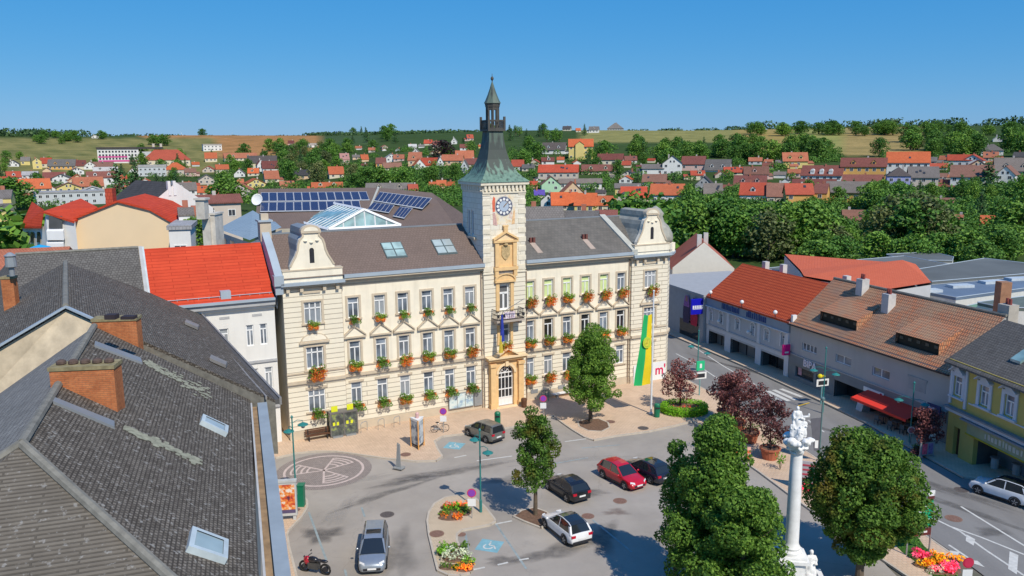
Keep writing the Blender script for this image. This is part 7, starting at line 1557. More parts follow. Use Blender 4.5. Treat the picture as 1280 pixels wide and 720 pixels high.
H_ = """27 37 206 201 196 yellow grey E;42 52 211 201 197 yellow grey G;52 64 209 204 197 cream red E;62 92 212 207 199 orange grey E;92 108 212 207 200 cream maroon E;106 120 212 206.5 201.5 white brown G;120 142 212 207.5 202 beige brown E;11 26 226 221 214 white red E;29 46 223 218.5 214 white light_grey E;56 80 228 222 215 cream maroon E;67 86 229 222 217.5 white grey G;87 108 233 225 218 peach orange G;28 62 242 235 223 cream orange E;52 70 241 236 230 white red G;21 32 235 231 224 cream orange E;95 128 238 232 221 peach terracotta E;73 100 241 234 228 yellow brown G;112 146 236 221 214 white maroon E;52 128 256 241 238 pale_grey light_grey F;100 134 251 239.5 233 white white G;27 48 249 245 241 cream terracotta E;119 146 219 213 208.5 white light_grey E;115 123 172.5 170.5 168.5 white white G;181 236 207 200 187 cream red H;206 234 220 212 203 beige orange H;175 207 220 209 206 pale_grey light_grey F;232 245 220 215 210 pink brown E;255 277 188.5 181.5 180 white light_grey F;257 271 202 197.5 190.5 cream orange E;282 321 201 197 191 cream terracotta E;271 286 217 211 205.5 cream orange E;293 306 221 217 211 white grey G;310 345 210 203 194.5 cream dark_grey E;310 323 220 216 210 cream orange E;248 265 246 240 232 cream orange E;297 305 232 228 223.5 peach terracotta E;322 332 214 206 199 white maroon G;329 348 216 210 201 white maroon E;332 349 228 223 213 cream terracotta E;368 390 224 218.5 212 peach dark_grey E;412 430 222 217 208 cream orange E;391 428 239 233.5 227.5 cream orange E;351 368 236 232 226 peach terracotta E;458 515 242 236.5 228.5 beige grey E;426 437 206 199 191.5 pink pink E;386 397 184 181.5 179 white light_grey F;360 367 182 179 175.5 pink maroon E;452 461 202 199 193 peach orange E;470 482 209 204 197 orange maroon E;482 497 202 197 192 white light_grey G;492 505 201.5 198 193 pink terracotta E;480 502 213 209 203 cream brown E;510 526 207 200 190 peach terracotta E;518 532 211 206.5 198.5 white orange G;528 548 208 206 197 cream red E;546 555 207.5 203.5 196 white grey G;552 578 206 200 193 peach terracotta E;570 592 203 198 188 peach terracotta E;515 524 192 190 185.5 white grey G;511 521 185 183 180 white white E;530 540 181.5 179 174.5 cream red E;541 551 185 181 176 cream maroon E;564 571 180 176.5 172 white light_grey G;584 592 176 172.5 168 pink red E;575 584 188 184.5 180 white maroon E;511 523 241 237.5 230 cream red E;536 545 235 231.5 227 peach orange E;546 558 236 232 225 peach orange E;559 568 235 231.5 227 peach orange E;576 585 217 208.5 200 pale_grey grey G;581 596 209 205 198 cream maroon E;677 706 192 187 178 white dark_grey E;711 741 199 182.5 173.5 yellow orange E;696 705 202.5 199.5 196 white orange E;640 655 213 207.5 199.5 white red E;673 722 224 214.5 205.5 beige red E;727 768 218 213 205.5 cream maroon E;747 778 208 199 192 cream maroon E;777 788 209 206 201 cream red E;677 701 240 230 220 mint brown G;699 752 236 228 223 white grey E;703 730 246 240 227 peach terracotta G;676 695 259 250 241.5 white dark_grey G;690 722 262 255.5 240 cream orange E;718 744 265 256 241 yellow orange E;744 768 264 256 244.5 cream orange E;766 788 263 249.5 241 beige dark_grey G;769 800 246 234 229 yellow grey E;777 808 252 246 233 beige red E;813 853 257 242.5 229.5 white orange E;703 713 163.5 161 157.5 cream dark_grey E;720 726 165 163 160 cream orange E;736 748 166 162 158 white grey E;759 778 163 160.5 153.5 grey grey H;668 681 247 243.5 237 cream purple E;828 852 219 203.5 194 white dark_grey G;803 829 219 210 205 white grey E;852 880 213 204.5 195 pink maroon E;881 911 214.5 212 199 white grey E;864 881 225 218.5 213 cream red E;869 890 241 230 220 grey dark_grey G;880 902 248 241.5 229 cream grey E;925 960 255 242.5 228 white red E;906 933 219 214.5 208.5 cream red E;931 960 224 217 208 pink brown E;918 956 236 230 219 pink maroon E;959 984 256 245 228.5 cream brown E;983 1015 261 242 229 orange red E;1016 1032 258 241 229 orange maroon E;1032 1085 253 239.5 226.5 orange grey E;1055 1101 238 232.5 218 white maroon E;1052 1104 226 207.5 197 orange maroon E;1002 1050 227 218.5 206.5 white maroon E;992 1042 231.5 228 223.5 cream maroon E;985 1000 221 216 211 pink terracotta E;1110 1158 220 202.5 189.5 white orange E;1109 1136 239 220 208.5 lavender dark_grey H;1137 1170 238 221 208 beige grey E;1186 1212 210 199.5 193 pale_grey red E;1203 1226 210 200 193 white red G;1160 1182 212 208.5 204 cream red E;1190 1236 238 220 206 white brown E;1244 1266 234 218 207 white brown G;1212 1233 211 206.5 199.5 peach maroon G;1228 1252 194 188 180 white grey H;1230 1246 202 196.5 189.5 peach terracotta E;1242 1253 177 174 169.5 white white G;1247 1290 220 213 197 beige grey E;1163 1192 238 232 224 beige maroon E;1055 1081 283 276 262 beige brown E;1191 1201 285 280 268 cream terracotta E;1226 1242 287 281 269 cream orange E;1169 1191 258 253 247 cream brown E;655 704 284 276 258 beige grey E;704 746 284 275 263 beige grey E;744 771 284 273 262 cream maroon E;1248 1266 254 250 248 beige maroon F;0 14 262 247 237 yellow grey E;0 17 285 262 254 yellow grey E;225 243 283 268 262 white grey E;236 258 275 271 264 grey terracotta E;228 300 262 252 243 beige maroon E;213 238 304 287 285 white light_grey F"""
FIXD = {(655, 704): 118, (704, 746): 118, (744, 771): 125, (0, 14): 175, (0, 17): 165, (225, 243): 112, (236, 258): 120, (228, 300): 175, (213, 238): 104, (0, 55): 90}
random.seed(77)
for (n_, xr, yr, wr) in ((20, (0, 340), (204, 248), (10, 22)), (12, (440, 600), (184, 210), (7, 13)), (14, (645, 830), (200, 250), (12, 24)), (10, (830, 990), (205, 240), (12, 24)), (8, (1140, 1270), (200, 226), (14, 26))):
    rows_ = [[float(v) for v in r.split()[:5]] for r in H_.split(';')]; k = tries = 0
    while k < n_ and tries < 900:
        tries += 1; x0 = U(*xr); wd_ = U(*wr)*(.7+.6*(U(*yr) > 225)); yb = U(*yr); sc = wd_/22.; ye = yb-6*sc*U(.8, 1.2); yr_ = ye-7*sc*U(.8, 1.15)
        if any(min(x0+wd_, r[1])-max(x0, r[0]) > .25*wd_ and min(yb, r[2])-max(yr_, r[4]) > .35*(yb-yr_) for r in rows_): continue
        if 125 < x0+wd_ and x0 < 240 and 180 < yb < 215: continue
        rows_.append([x0, x0+wd_, yb, ye, yr_]); k += 1
        H_ += ';%.1f %.1f %.1f %.1f %.1f %s %s %s' % (x0, x0+wd_, yb, ye, yr_, random.choice(['white', 'cream', 'white', 'beige', 'peach', 'yellow', 'pale_grey']), random.choice(['red', 'orange', 'terracotta', 'brown', 'grey', 'maroon', 'terracotta', 'dark_grey']), random.choice('EEG'))
def region(x, y):
    if y < 182 and 690 < x < 790: return 'on the skyline right of the clock tower'
    if x < 60: return 'at the far left of the town' if y > 195 else 'on the slope at the far left'
    if x < 150: return 'in the cluster left of the long pink-striped school' if y < 232 else 'behind the cream blank-gabled block'
    if x < 250: return 'between the school and the solar roof'
    if x < 350: return 'in the valley below the ploughed field'
    if x < 445: return 'among the trees behind the solar panels'
    if x < 530: return 'in the row left of the tower'
    if x < 605: return 'just left of the clock tower'
    if x < 690: return 'just right of the clock tower'
    if x < 760: return 'right of the clock tower above the grey wing roof' if y > 225 else 'on the slope right of the clock tower'
    if x < 800: return 'behind the right gable of the town hall'
    if x < 870: return 'above the right corner of the town hall'
    if x < 960: return 'on the slope above the bank roof'
    if x < 1050: return 'above the tree belt at middle right'
    if x < 1110: return 'in the ochre row on the right slope'
    if x < 1185: return 'on the right slope beside the lavender house'
    return 'on the slope at the far right'
hs = []
for row in H_.split(';'):
    q = row.split(); hs.append(dict(x0=float(q[0]), x1=float(q[1]), yb=float(q[2]), ye=float(q[3]), yr=float(q[4]), wall=q[5].replace('_', ' '), roof=q[6].replace('_', ' '), t=q[7]))
HSHAPE = {'E': '', 'G': 'gable-fronted ', 'H': 'hip-roofed ', 'F': 'flat-topped '}
grp = {}
for h in hs:
    w_ = h['x1']-h['x0']; sz = 'long ' if w_ > 38 else ''
    h['base'] = '%s%s%s house with %s roof %s' % (sz, HSHAPE[h['t']], h['wall'], h['roof'], region((h['x0']+h['x1'])/2, h['yb'])); grp.setdefault(h['base'], []).append(h)
ORDL = ['leftmost', 'second from the left', 'third from the left', 'fourth from the left', 'fifth from the left', 'sixth from the left', 'seventh from the left', 'eighth from the left', 'ninth from the left']
for k, g_ in grp.items():
    g_.sort(key=lambda h: h['x0'])
    for i, h in enumerate(g_):
        h['label'] = k if len(g_) == 1 else k+', '+('rightmost' if i == len(g_)-1 else ORDL[i])
random.seed(21)
for h in hs:
    xm = (h['x0']+h['x1'])/2; key = (int(h['x0']), int(h['x1']))
    if key in FIXD: D = FIXD[key]; P = at_d(xm, h['yb'], D); gx, gy = P[0], P[1]; gz = terrain(gx, gy); zb = P[2]
    else: gx, gy, gz = at_t(xm, h['yb']); D = math.hypot(gx, gy); zb = gz
    r0 = ray(xm, h['yb']); dl = math.hypot(r0[0], r0[1]); zz = lambda y, d: CH+ray(xm, y)[2]*d/math.hypot(*ray(xm, y)[:2])
    s = D/math.hypot(r0[0], r0[1])*1.0; wd = (h['x1']-h['x0'])*s/2
    az = math.atan2(gx, gy); ze = zz(h['ye'], D)-gz
    if h['t'] == 'F': zr = zz(h['yr'], D+8)-gz; hd = 6
    elif h['t'] == 'G': zr = zz(h['yr'], D)-gz; hd = U(4, 5.5)
    else:
        y187 = 25-0; A_ = zz(h['yr'], D)-gz; k = (zz(h['yr'], D+10)-gz-A_)/10; hd = (A_-ze)/(.75-k) if .75 > k else 4; hd = min(9, max(2.5, hd)); zr = A_+k*hd
        if zr < ze+.8: zr = ze+.8
    rot = -az+R_(U(-9, 9)); t_ = thing('house', h['label'], 'house', (gx, gy, gz), rot); h['D'] = D
    wm, rm_ = WM_[h['wall']], RM_[h['roof']]
    if wd < .5: continue
    b = MB(); zlow = -3
    ax = 'y' if h['t'] == 'G' else 'x'
    y1 = 2*hd if h['t'] != 'G' else U(9, 13)
    if h['t'] in 'HF': body(b, -wd, wd, 0, 2*hd, zlow, ze, 0)
    else: body(b, -wd, wd, 0, y1, zlow, ze, zr, ax)
    b.build('wall', wm, t_)
    b = MB(); ov = min(.45, wd*.08)
    if h['t'] == 'H':
        c0 = max(0, wd-hd); e = [(-wd-ov, -ov, ze-.1), (wd+ov, -ov, ze-.1), (wd+ov, 2*hd+ov, ze-.1), (-wd-ov, 2*hd+ov, ze-.1)]; r1, r2 = (-c0-.01, hd, zr), (c0+.01, hd, zr)
        b.face([e[0], e[1], r2, r1]); b.face([e[1], e[2], r2]); b.face([e[2], e[3], r1, r2]); b.face([e[3], e[0], r1])
    elif h['t'] == 'F': b.box(-wd-.2, wd+.2, -.2, 2*hd+.2, ze, ze+max(.5, zr-ze))
    else: gable_roof(b, -wd, wd, 0, y1, ze, zr, ax, ov, .22)
    ro = b.build('roof', rm_, t_)
    if h['t'] != 'F' and rnd() < .8:
        b = MB(); x = U(-.5, .5)*wd; yy = hd*U(.9, 1.3); b.box(x-.35, x+.35, yy-.35, yy+.35, ze, zr+U(.5, 1.0)); b.build('chimney', M('house_chimney', (.5, .46, .42)) if rnd() < .6 else M('house_chimney_red', (.42, .16, .1)), ro)
    if h['t'] == 'E' and wd > 3 and zr-ze > 2 and key != (1002, 1050):
        kk = (zr-ze)/hd; q_ = rnd()
        if q_ < .38:
            for x in ((-wd*.45, wd*.45) if wd > 6 else (U(-.3, .3)*wd,)):
                b = MB(); y0 = hd*.22; z0 = ze+kk*y0; body(b, x-.9, x+.9, y0, hd*.8, z0-.4, z0+1.25, z0+2.0, 'y'); dm_ = b.build('dormer', wm, t_); b = MB(); gable_roof(b, x-.9, x+.9, y0, hd*.85, z0+1.25, z0+2.05, 'y', .15, .1); b.build('dormer_roof', rm_, dm_); b = MB(); b.box(x-.55, x+.55, y0-.05, y0-.01, z0+.15, z0+1.15); b.build('window', WINM, dm_)
        elif q_ < .7:
            for i in range(random.choice((1, 2, 3))):
                x = U(-.8, .7)*wd; y0 = hd*U(.25, .6); z0 = ze+kk*y0+.16; b = MB(); b.slab([(x, y0, z0), (x+.9, y0, z0), (x+.9, y0+1, z0+kk), (x, y0+1, z0+kk)], .1); b.build('skylight', WINM, ro)
        if rnd() < .3:
            b = MB(); sg = random.choice((-1, 1)); x0, x1 = sorted((sg*wd, sg*(wd+U(2, 3.5)))); b.box(x0, x1, .8, hd*1.5, zlow, ze*.62); b.build('annex', wm, t_); b = MB(); b.slab([(x0-.2, .5, ze*.62), (x1+.2, .5, ze*.62), (x1+.2, hd*1.6, ze*.62+1.2), (x0-.2, hd*1.6, ze*.62+1.2)], .15); b.build('annex_roof', rm_, t_)
    # windows on the front wall
    ht = ze; nf = max(1, min(3, int(ht/2.6))); nc = max(1, min(9, int(2*wd/3.0)))
    if ht > 1.8:
        for f_ in range(nf):
            for c_ in range(nc):
                if rnd() < .12: continue
                x = -wd+2*wd*(c_+.5)/nc+U(-.15, .15); z = ht*(f_+.5)/nf-.5; ww = min(.62, wd/nc*.55)
                b = MB(); b.box(x-ww-.12, x+ww+.12, -.05, .0, z-.12, z+1.32, 0); b.box(x-ww, x-.04, -.065, -.051, z, z+1.2, 1); b.box(x+.04, x+ww, -.065, -.051, z, z+1.2, 1); b.build('window', [WHITE, WINM], t_)
    if h['t'] == 'G' and zr-ze > 2:
        for x in ((-.9, .9) if wd > 3.5 else (0,)): b = MB(); b.box(x-.5, x+.5, -.05, 0, ze+.1, ze+1.3, 0); b.box(x-.4, x+.4, -.065, -.051, ze+.2, ze+1.2, 1); b.build('window', [WHITE, WINM], t_)
    if key == (1002, 1050):
        for k in (-.45, 0, .45):
            b = MB(); x = k*wd; b.box(x-.9, x+.9, .4, 3, ze, ze+1.9); b.tube([(x, .4, ze+1.9), (x, 3.2, ze+1.9)], .9, 10); b.build('dormer', WHITE, t_)
    if key == (711, 741):
        b = MB(); b.box(-wd*.45, wd*.25, -1.2, 1, -3, ze+1.2); b.face([(-wd*.45, -1.2, ze+1.2), (wd*.25, -1.2, ze+1.2), (-wd*.1, -1.2, ze+3)]); b.build('front_bay', wm, t_); b = MB(); gable_roof(b, -wd*.45, wd*.25, -1.2, 4, ze+1.2, ze+3.1, 'y', .3); b.build('bay_roof', rm_, t_)
# ---- the larger named buildings on the left
sc_ = thing('school', 'long white school with two pink bands and dark roof at upper left', 'school', at_t(150, 203.5), 0); D = math.hypot(sc_.location.x, sc_.location.y); s = D/1020; sc_.rotation_euler[2] = -math.atan2(sc_.location.x, sc_.location.y)
b = MB(); hh = 15.5*s; body(b, -22*s, 20*s, 0, 14, -3, hh, 0); b.build('wall', WM_['white'], sc_); b = MB(); body(b, 20*s, 45*s, 1, 14, -3, 12.5*s, 0); b.build('side_wing', WM_['pale grey'], sc_)
b = MB(); b.box(-23*s, 46*s, -.6, 14.6, hh, hh+2.2*s); b.build('roof', RM_['dark grey'], sc_); PK = M('school_pink', (.62, .06, .28), .8, .1)
for z0, z1, x1 in ((6.2, 7.6, 8), (1.5, 3.2, 20)): b = MB(); b.box(-21.5*s, x1*s, -.12, -.01, z0*s, z1*s); b.build('pink_band', PK, sc_)
for f_ in range(3):
    for k in range(12): x = (-20.5+3.3*k)*s; b = MB(); b.box(x, x+1.9*s, -.2, -.125, (4.0+3.9*f_)*s, (5.9+3.9*f_)*s); b.build('window', WINM, sc_)
for x in (35, 43): b = MB(); b.box(x*s, (x+2.5)*s, 5, 7, hh, hh+6*s); b.build('chimney', WM_['beige'], sc_)
# cream block with blank gable
D = 112; cb = thing('apartment_block', 'big block with blank cream gable, red roof and white balconies at left', 'building', at_d(155, 310, D)[:2]+(0,), R_(13)); s = D/1015; z_ = lambda y: CH+ray(155, y)[2]*D/math.hypot(*ray(155, y)[:2])
b = MB(); g_ = [(-62*s, 0), (-62*s, z_(276)), (-2*s, z_(251)), (30*s, z_(262)), (62*s, z_(285)), (63*s, 0)]; b.plate(g_, 0, 16); b.build('wall', M('cream_gable_wall', (.78, .60, .38), .9, .03, .3), cb)
b = MB(); zr, ze_, z3, z4 = z_(250), z_(277), z_(261), z_(285); b.slab([(-64*s, -.3, ze_), (-2*s, -.3, zr), (-2*s, 16, zr), (-64*s, 16, ze_)], .25); b.slab([(-2*s, -.3, zr), (31*s, -.3, z3), (31*s, 16, z3), (-2*s, 16, zr)], .25); b.slab([(31*s, -.3, z3), (64*s, -.3, z4), (64*s, 16, z4), (31*s, 16, z3)], .25); b.build('roof', REDT, cb)
b = MB(); b.box(-28*s, -20*s, 6, 8, zr-3, zr+1.2); b.build('chimney', RM_['red'], cb)
# its balcony side, running away to the left
def qd(pts): return [tuple(Matrix.Rotation(-R_(13), 3, 'Z') @ (Vector(at_d(x, y, d))-cb.location)) for x, y, d in pts]
def down(b, p, q, z0=0): b.face([(p[0], p[1], z0), (q[0], q[1], z0), q, p])
b = MB(); b.slab(qd([(54, 264, 114), (92, 276.5, 112), (122, 259, 119), (101, 248, 126)]), .25); b.slab(qd([(26, 283, 121), (51, 283, 115), (55, 262, 116), (40, 252, 127)]), .25); b.build('side_roof', REDT, cb)
b = MB(); q = qd([(57, 268, 114.5), (80, 276, 113.2), (94, 277, 112.2)]); down(b, q[0], q[1]); down(b, q[1], q[2]); q = qd([(57, 268, 114.5), (55, 283, 115.5), (28, 284, 121.5)]); down(b, q[1], q[0]); down(b, q[2], q[1]); b.build('side_wall', WM_['white'], cb)
for y0, y1 in ((269, 284), (293, 300)):
    b = MB(); q = qd([(61, y1+1.5, 113.6), (78, y1+1.5, 112.9), (78, y0+1, 112.9), (61, y0+1, 113.6)]); b.face(q); b.build('balcony_door', GLASSD, cb)
for y in (286, 301): b = MB(); b.slab(qd([(58, y+3, 113.2), (79, y+3, 112.3), (80, y, 112.9), (59, y, 113.9)]), 1.1); b.build('balcony', WHITE, cb)
for x in (31, 38, 46): b = MB(); b.face(qd([(x, 303-(x-31)*.0, 121-(x-28)*.2-.15), (x+4, 303, 120.3-(x-28)*.2-.15), (x+4, 290, 120.3-(x-28)*.2-.15), (x, 290, 121-(x-28)*.2-.15)])); b.build('window', GLASSD, cb)
pr_ = thing('parasol', 'blue round parasol below the balconies of the cream block', 'parasol', at_d(51, 315, 108)[:2]+(0,)); zt = at_d(51, 308, 108)[2]; b = MB(); b.lathe([(1.5, 0), (1.0, .35), (.1, .6)], (0, 0, zt-.4), 12); b.build('canopy', M('parasol_blue', (.02, .35, .65)), pr_); b = MB(); b.tube([(0, 0, 0), (0, 0, zt)], .05, 6); b.build('pole', GREYM, pr_)
# white-gabled house with dark roof
D = 128; wh = thing('house', 'large house with tall white gable, twin chimneys and dark roof right of the cream block', 'house', at_d(226, 282, D)[:2]+(0,), R_(44)); s = D/1015; z_ = lambda y: CH+ray(222, y)[2]*D/math.hypot(*ray(222, y)[:2])
b = MB(); body(b, -43*s, 40*s, 0, 16, 0, z_(262), z_(228), 'y'); b.build('wall', WM_['white'], wh); b = MB(); gable_roof(b, -43*s, 40*s, .4, 16, z_(262), z_(228), 'y', .25); b.build('roof', RM_['dark grey'], wh)
for x in (-10, -4): b = MB(); b.box((x-1.6)*s, (x+1.6)*s, -.1, .5, z_(244), z_(226)); b.build('chimney', WHITE, wh)
# red tiled roof at the left edge
lr = thing('tiled_house', 'low house with broad terracotta roof at the left edge behind the brick stack', 'house', at_d(15, 335, 95)[:2]+(0,), R_(20)); z_ = lambda y, d=95: CH+ray(15, y)[2]*d/math.hypot(*ray(15, y)[:2])
b = MB(); body(b, -9, 4, 0, 10, 0, z_(338), z_(311, 100), 'x'); b.build('wall', WM_['beige'], lr); b = MB(); gable_roof(b, -9, 4.2, 0, 10, z_(338), z_(311, 100), 'x', .4); b.build('roof', tiles('old_terracotta', (.45, .15, .08), (.50, .19, .11), (.3, .1, .06), .3, .35, .04, .3), lr)
# wind turbines on the horizon
for i, (px, lab) in enumerate(((172, 'left'), (228, 'middle'), (288, 'right'))):
    P = at_d(px, 166, 2600); t_ = thing('wind_turbine', 'tiny white wind turbine on the horizon at left, %s of three' % lab, 'wind turbine', (P[0], P[1], terrain(P[0], P[1])), 0, 'wind turbines on the horizon'); b = MB(); hb = 24; b.tube([(0, 0, 0), (0, 0, hb)], [.8, .5], 6); b.build('mast', WHITE, t_)
    for k in range(3): a = 1+k*2.094+i; b = MB(); b.tube([(0, -.8, hb), (12*math.cos(a), -.8, hb+12*math.sin(a))], [.5, .15], 4); b.build('blade', WHITE, t_)
# ------------------------------------------------------------------ trees of the town and hills
random.seed(5)
FOL = [leafmat('far_leaf_a', (.020, .060, .010), (.042, .105, .017), (.08, .16, .028), trans=.15), leafmat('far_leaf_b', (.03, .075, .012), (.06, .13, .02), (.10, .18, .032), trans=.15), leafmat('far_conifer', (.012, .040, .014), (.025, .066, .022), (.045, .095, .035), trans=.05), leafmat('far_copper', (.012, .008, .010), (.022, .014, .016), (.04, .022, .022), trans=.05), leafmat('far_olive', (.03, .045, .015), (.06, .08, .03), (.10, .12, .05), trans=.15)]
def proto(kind, seed, mat, dense):
    random.seed(seed); t_ = bpy.data.objects.new('p', None); b = MB(); b.tube([(0, 0, -.15), (0, 0, .3), (.02, 0, .75)], [.035, .026, .01], 6)
    for k in range(4): a = k*1.7; b.tube([(0, 0, .3+.1*k), (.18*math.cos(a), .18*math.sin(a), .5+.1*k)], [.014, .006], 5)
    tr_ = b.build('trunk', BARK)
    if kind == 'cone': cl = [((U(-.04, .04)+.26*(1-i/22)*math.cos(i*2.4)*.7, .26*(1-i/22)*math.sin(i*2.4)*.7, .10+.86*i/22), (.26*(1-i/24)*.6+.03, .26*(1-i/24)*.6+.03, .07)) for i in range(22)]
    elif kind == 'tall': cl = [(((.12*math.cos(i*2.4)), .12*math.sin(i*2.4), .2+.72*i/18), (.11, .11, .10)) for i in range(18)]
    else: cl = ovoid(.12, .97, lambda q: .40*math.sqrt(max(.1, 1-(2*q-.85)**2/1.5)), 44, .10, .17, .04)
    lv = leaves('crown', cl, dense*2.4, .062, mat)
    for o in (tr_, lv): COL.objects.unlink(o)
    return tr_, lv
PT = {'round': [proto('round', 30+i, FOL[i % 2], 1100) for i in range(6)], 'cone': [proto('cone', 50+i, FOL[2], 1200) for i in range(2)], 'tall': [proto('tall', 60, FOL[1], 1100)], 'copper': [proto('round', 70, FOL[3], 900)], 'olive': [proto('round', 80+i, FOL[4], 900) for i in range(2)]}
ntree = 0
def put_tree(kind, x, y, z, h, wf, label, group=None, single=False):
    global ntree
    tr_, lv = random.choice(PT[kind]); t_ = thing('conifer_tree' if kind == 'cone' else 'broadleaf_tree', label, 'tree', (x, y, z), U(0, 6.28), group); t_.scale = (h*wf, h*wf, h)
    for o in (tr_, lv): c = o.copy(); COL.objects.link(c); c.parent = t_
    ntree += 1
rects = [(h['x0'], h['x1'], h['yr'], h['yb'], h['D']) for h in hs]+[(128, 195, 185, 203, 700), (90, 262, 226, 300, 110)]
def zone(n, xr, yr, hr, label, group, kinds=('round',), wf=(.9, 1.3), keep=.35, dmin=0, tall=None):
    k = tries = 0
    while k < n and tries < n*40:
        tries += 1; px, py = U(*xr), U(*yr); x, y, z = at_t(px, py); D = math.hypot(x, y); h = U(*hr); wfac = U(*wf); s = 1015/D; kd = random.choice(kinds)
        if kd == 'cone': wfac = U(.8, 1.1)
        top, hw_ = py-h*s, h*s*.38*wfac; bad = False
        for (a, c, t0, b0, hd) in rects:
            if D < hd+4:
                ox = min(px+hw_, c)-max(px-hw_, a); oy = min(py, b0)-max(top, t0)
                if ox > 0 and oy > 0 and ox*oy > keep*.4*(c-a)*(b0-t0): bad = True; break
            elif D < hd+10 and a-2 < px < c+2: bad = True; break
        if bad: continue
        put_tree(kd, x, y, z, h, wfac, label, group); k += 1
zone(26, (835, 1010), (296, 322), (10, 14.5), 'big green tree of the belt behind the shop roofs, middle right part', 'trees of the belt behind the shop roofs', ('round', 'round', 'round'), (1.0, 1.3))
zone(36, (1000, 1290), (292, 322), (8.5, 13), 'big green tree of the belt behind the flat roofs, right part', 'trees of the belt behind the flat roofs', ('round', 'round', 'olive'), (1.0, 1.4))
zone(20, (1000, 1290), (268, 294), (7, 11), 'green tree in the gardens below the right slope', 'trees in the gardens below the right slope', ('round', 'round', 'cone'), (1.0, 1.3), .6)
zone(26, (850, 1100), (246, 280), (6, 10), 'green garden tree above the belt at middle right', 'garden trees above the belt', ('round', 'round', 'cone'), (.9, 1.35), .6)
zone(26, (1100, 1290), (236, 265), (6, 10), 'green garden tree below the houses of the right slope', 'garden trees below the right slope houses', ('round', 'cone', 'round'), (.9, 1.35), .6)
zone(40, (650, 880), (186, 240), (7, 12), 'green tree among the houses right of the clock tower', 'trees among the houses right of the tower', ('round', 'round', 'round', 'cone'), (.9, 1.35), .6)
zone(30, (860, 1100), (186, 206), (8, 13), 'green tree on the wooded slope under the yellow fields', 'trees under the yellow fields', ('round',), (1.0, 1.4), .6)
zone(32, (1130, 1290), (174, 200), (9, 14), 'green tree on the wooded slope at upper right', 'trees on the wooded slope at upper right', ('round', 'round', 'tall'), (1.0, 1.4), .6)
zone(38, (925, 1290), (166, 170), (6, 12), 'green tree on the skyline at right', 'trees on the skyline at right', ('round',), (1.2, 1.7), 9)
zone(16, (600, 740), (164, 178), (9, 13), 'green tree on the ridge behind the clock tower', 'trees on the ridge behind the tower', ('round', 'tall', 'cone'), (1.0, 1.4), .6)
zone(64, (335, 610), (186, 240), (8, 13), 'green tree in the wooded valley left of the clock tower', 'trees in the valley left of the tower', ('round', 'round', 'round', 'round', 'olive', 'cone'), (1.0, 1.4), .55)
zone(36, (150, 340), (196, 258), (7, 12), 'green tree among the houses below the ploughed field', 'trees among the houses below the ploughed field', ('round', 'round', 'cone'), (.9, 1.35), .55)
zone(22, (0, 150), (196, 250), (5, 9), 'green tree among the houses at the far left', 'trees among the houses at the far left', ('round', 'round', 'cone'), (.9, 1.35), .55)
zone(12, (30, 130), (172, 180), (6, 10), 'green tree along the field edge at upper left', 'trees along the field edge at upper left', ('round',), (1.2, 1.8), .5)
zone(10, (430, 500), (166, 180), (9, 14), 'tree of the small dark copse on the ridge left of the tower', 'trees of the copse on the ridge', ('round', 'cone'), (1.0, 1.3), .5)
zone(22, (990, 1290), (316, 345), (6, 8), 'green tree just behind the bluish flat roof', 'trees just behind the bluish flat roof', ('round',), (1.2, 1.6), 9)
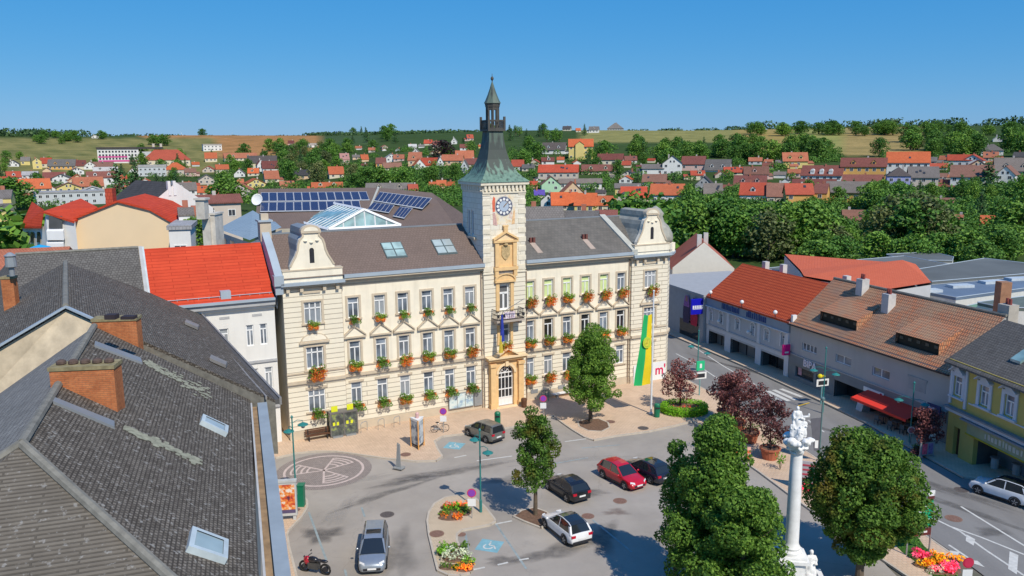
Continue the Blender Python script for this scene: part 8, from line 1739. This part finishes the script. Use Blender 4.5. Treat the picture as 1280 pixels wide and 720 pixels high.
# particular trees
for kind, px, py, top, wf, lab in (('cone', 150, 248, 203, 1.25, 'tall dark conifer right of the white industrial hall'), ('cone', 171, 246, 206, 1.2, 'second tall dark conifer beside the white gabled house'), ('round', 285, 265, 222, 1.45, 'big dark broad tree left of the satellite dish'), ('round', 18, 262, 224, 1.7, 'bright green rounded tree at the left edge of the town'), ('round', 14, 312, 272, 1.35, 'dark bushy tree beside the white balconies at the left edge'), ('copper', 553, 203, 176, 1.5, 'dark copper beech left of the clock tower'), ('cone', 1235, 238, 202, 1.6, 'large dark spreading conifer among the white houses at far right'), ('round', 253, 168, 161, 1.3, 'single dark tree on the skyline above the ploughed field'), ('tall', 198, 181, 168, 1.6, 'dark square copse tree above the school'), ('round', 192, 181, 169, 1.5, 'dark round copse tree above the school'), ('round', 205, 182, 168, 1.6, 'dark copse tree above the red manor'), ('round', 206, 204, 191, 1.3, 'green tree in front of the red-roofed manor'), ('olive', 960, 325, 266, 1.2, 'pale olive tree at the front of the belt'), ('olive', 1040, 322, 282, 1.3, 'greyish thin-leaved tree by the white wall in the belt'), ('round', 795, 286, 246, 1.3, 'green tree just behind the right gable of the town hall'), ('round', 778, 290, 258, 1.4, 'low green tree behind the right gable of the town hall'), ('cone', 1046, 254, 242, 1.3, 'small dark conifer in front of the ochre row'), ('round', 244, 283, 272, 1.5, 'low green bush beside the stepped fire wall')):
    x, y, z = at_t(px, py); D = math.hypot(x, y)
    if py > 280 and px < 100: x, y = at_d(px, py, 125)[:2]; D = 125; z = 0
    if 270 < py < 295 and 700 < px < 820: x, y = at_d(px, py, 150)[:2]; D = 150; z = 0
    if px == 244: x, y = at_d(px, py, 112)[:2]; D = 112; z = at_d(px, py, 112)[2]-3
    r0 = ray(px, top); h = CH+r0[2]*D/math.hypot(r0[0], r0[1])-z; put_tree(kind, x, y, z, h, wf, lab)
# far woods that read as one mass
cl = []
for k in range(700):
    while True:
        a, D = U(-40, 40), U(1080, 1900); px = 640+F*math.tan(R_(a))
        if (px < 112 and D < 1500) or (px > 395 and px < 640) or (px > 930 and D > 1020 and D < 1250) or D > 1420: break
    x, y = D*math.sin(R_(a)), D*math.cos(R_(a)); hh = U(5, 8) if px < 120 or px > 900 else U(2, 4); cl.append(((x, y, terrain(x, y)+hh*.5), (U(9, 18), U(9, 18), hh)))
fw2 = leaves('far_woods', cl, .9, 3.2, leafmat('far_wood_leaf', (.012, .032, .012), (.024, .054, .02), (.04, .075, .028), trans=.05)); fw2['kind'] = 'stuff'; fw2['label'] = 'dark green far woods along the horizon'; fw2['category'] = 'woods'
cl = []
while len(cl) < 2300:
    px, py = U(-60, 1340), U(186, 300)
    if px < 640 and py > 260: continue
    x, y, z = at_t(px, py)
    D = math.hypot(x, y)
    if any(a-1 < px < c+1 and t0-3 < py < b0-1 for a, c, t0, b0, hd in rects): continue
    if fieldcol(math.atan2(x, y), D) != (.05, .085, .025): continue
    cl.append(((x, y, z+.8), (U(2, 4.5), U(2, 4.5), U(1.4, 3.6))))
bu = leaves('garden_shrubs', cl, 22, .75, FOL[0]); bu['kind'] = 'stuff'; bu['label'] = 'low garden shrubs and hedges between the houses of the town'; bu['category'] = 'shrubs'
print('houses', len(hs), 'trees', ntree)
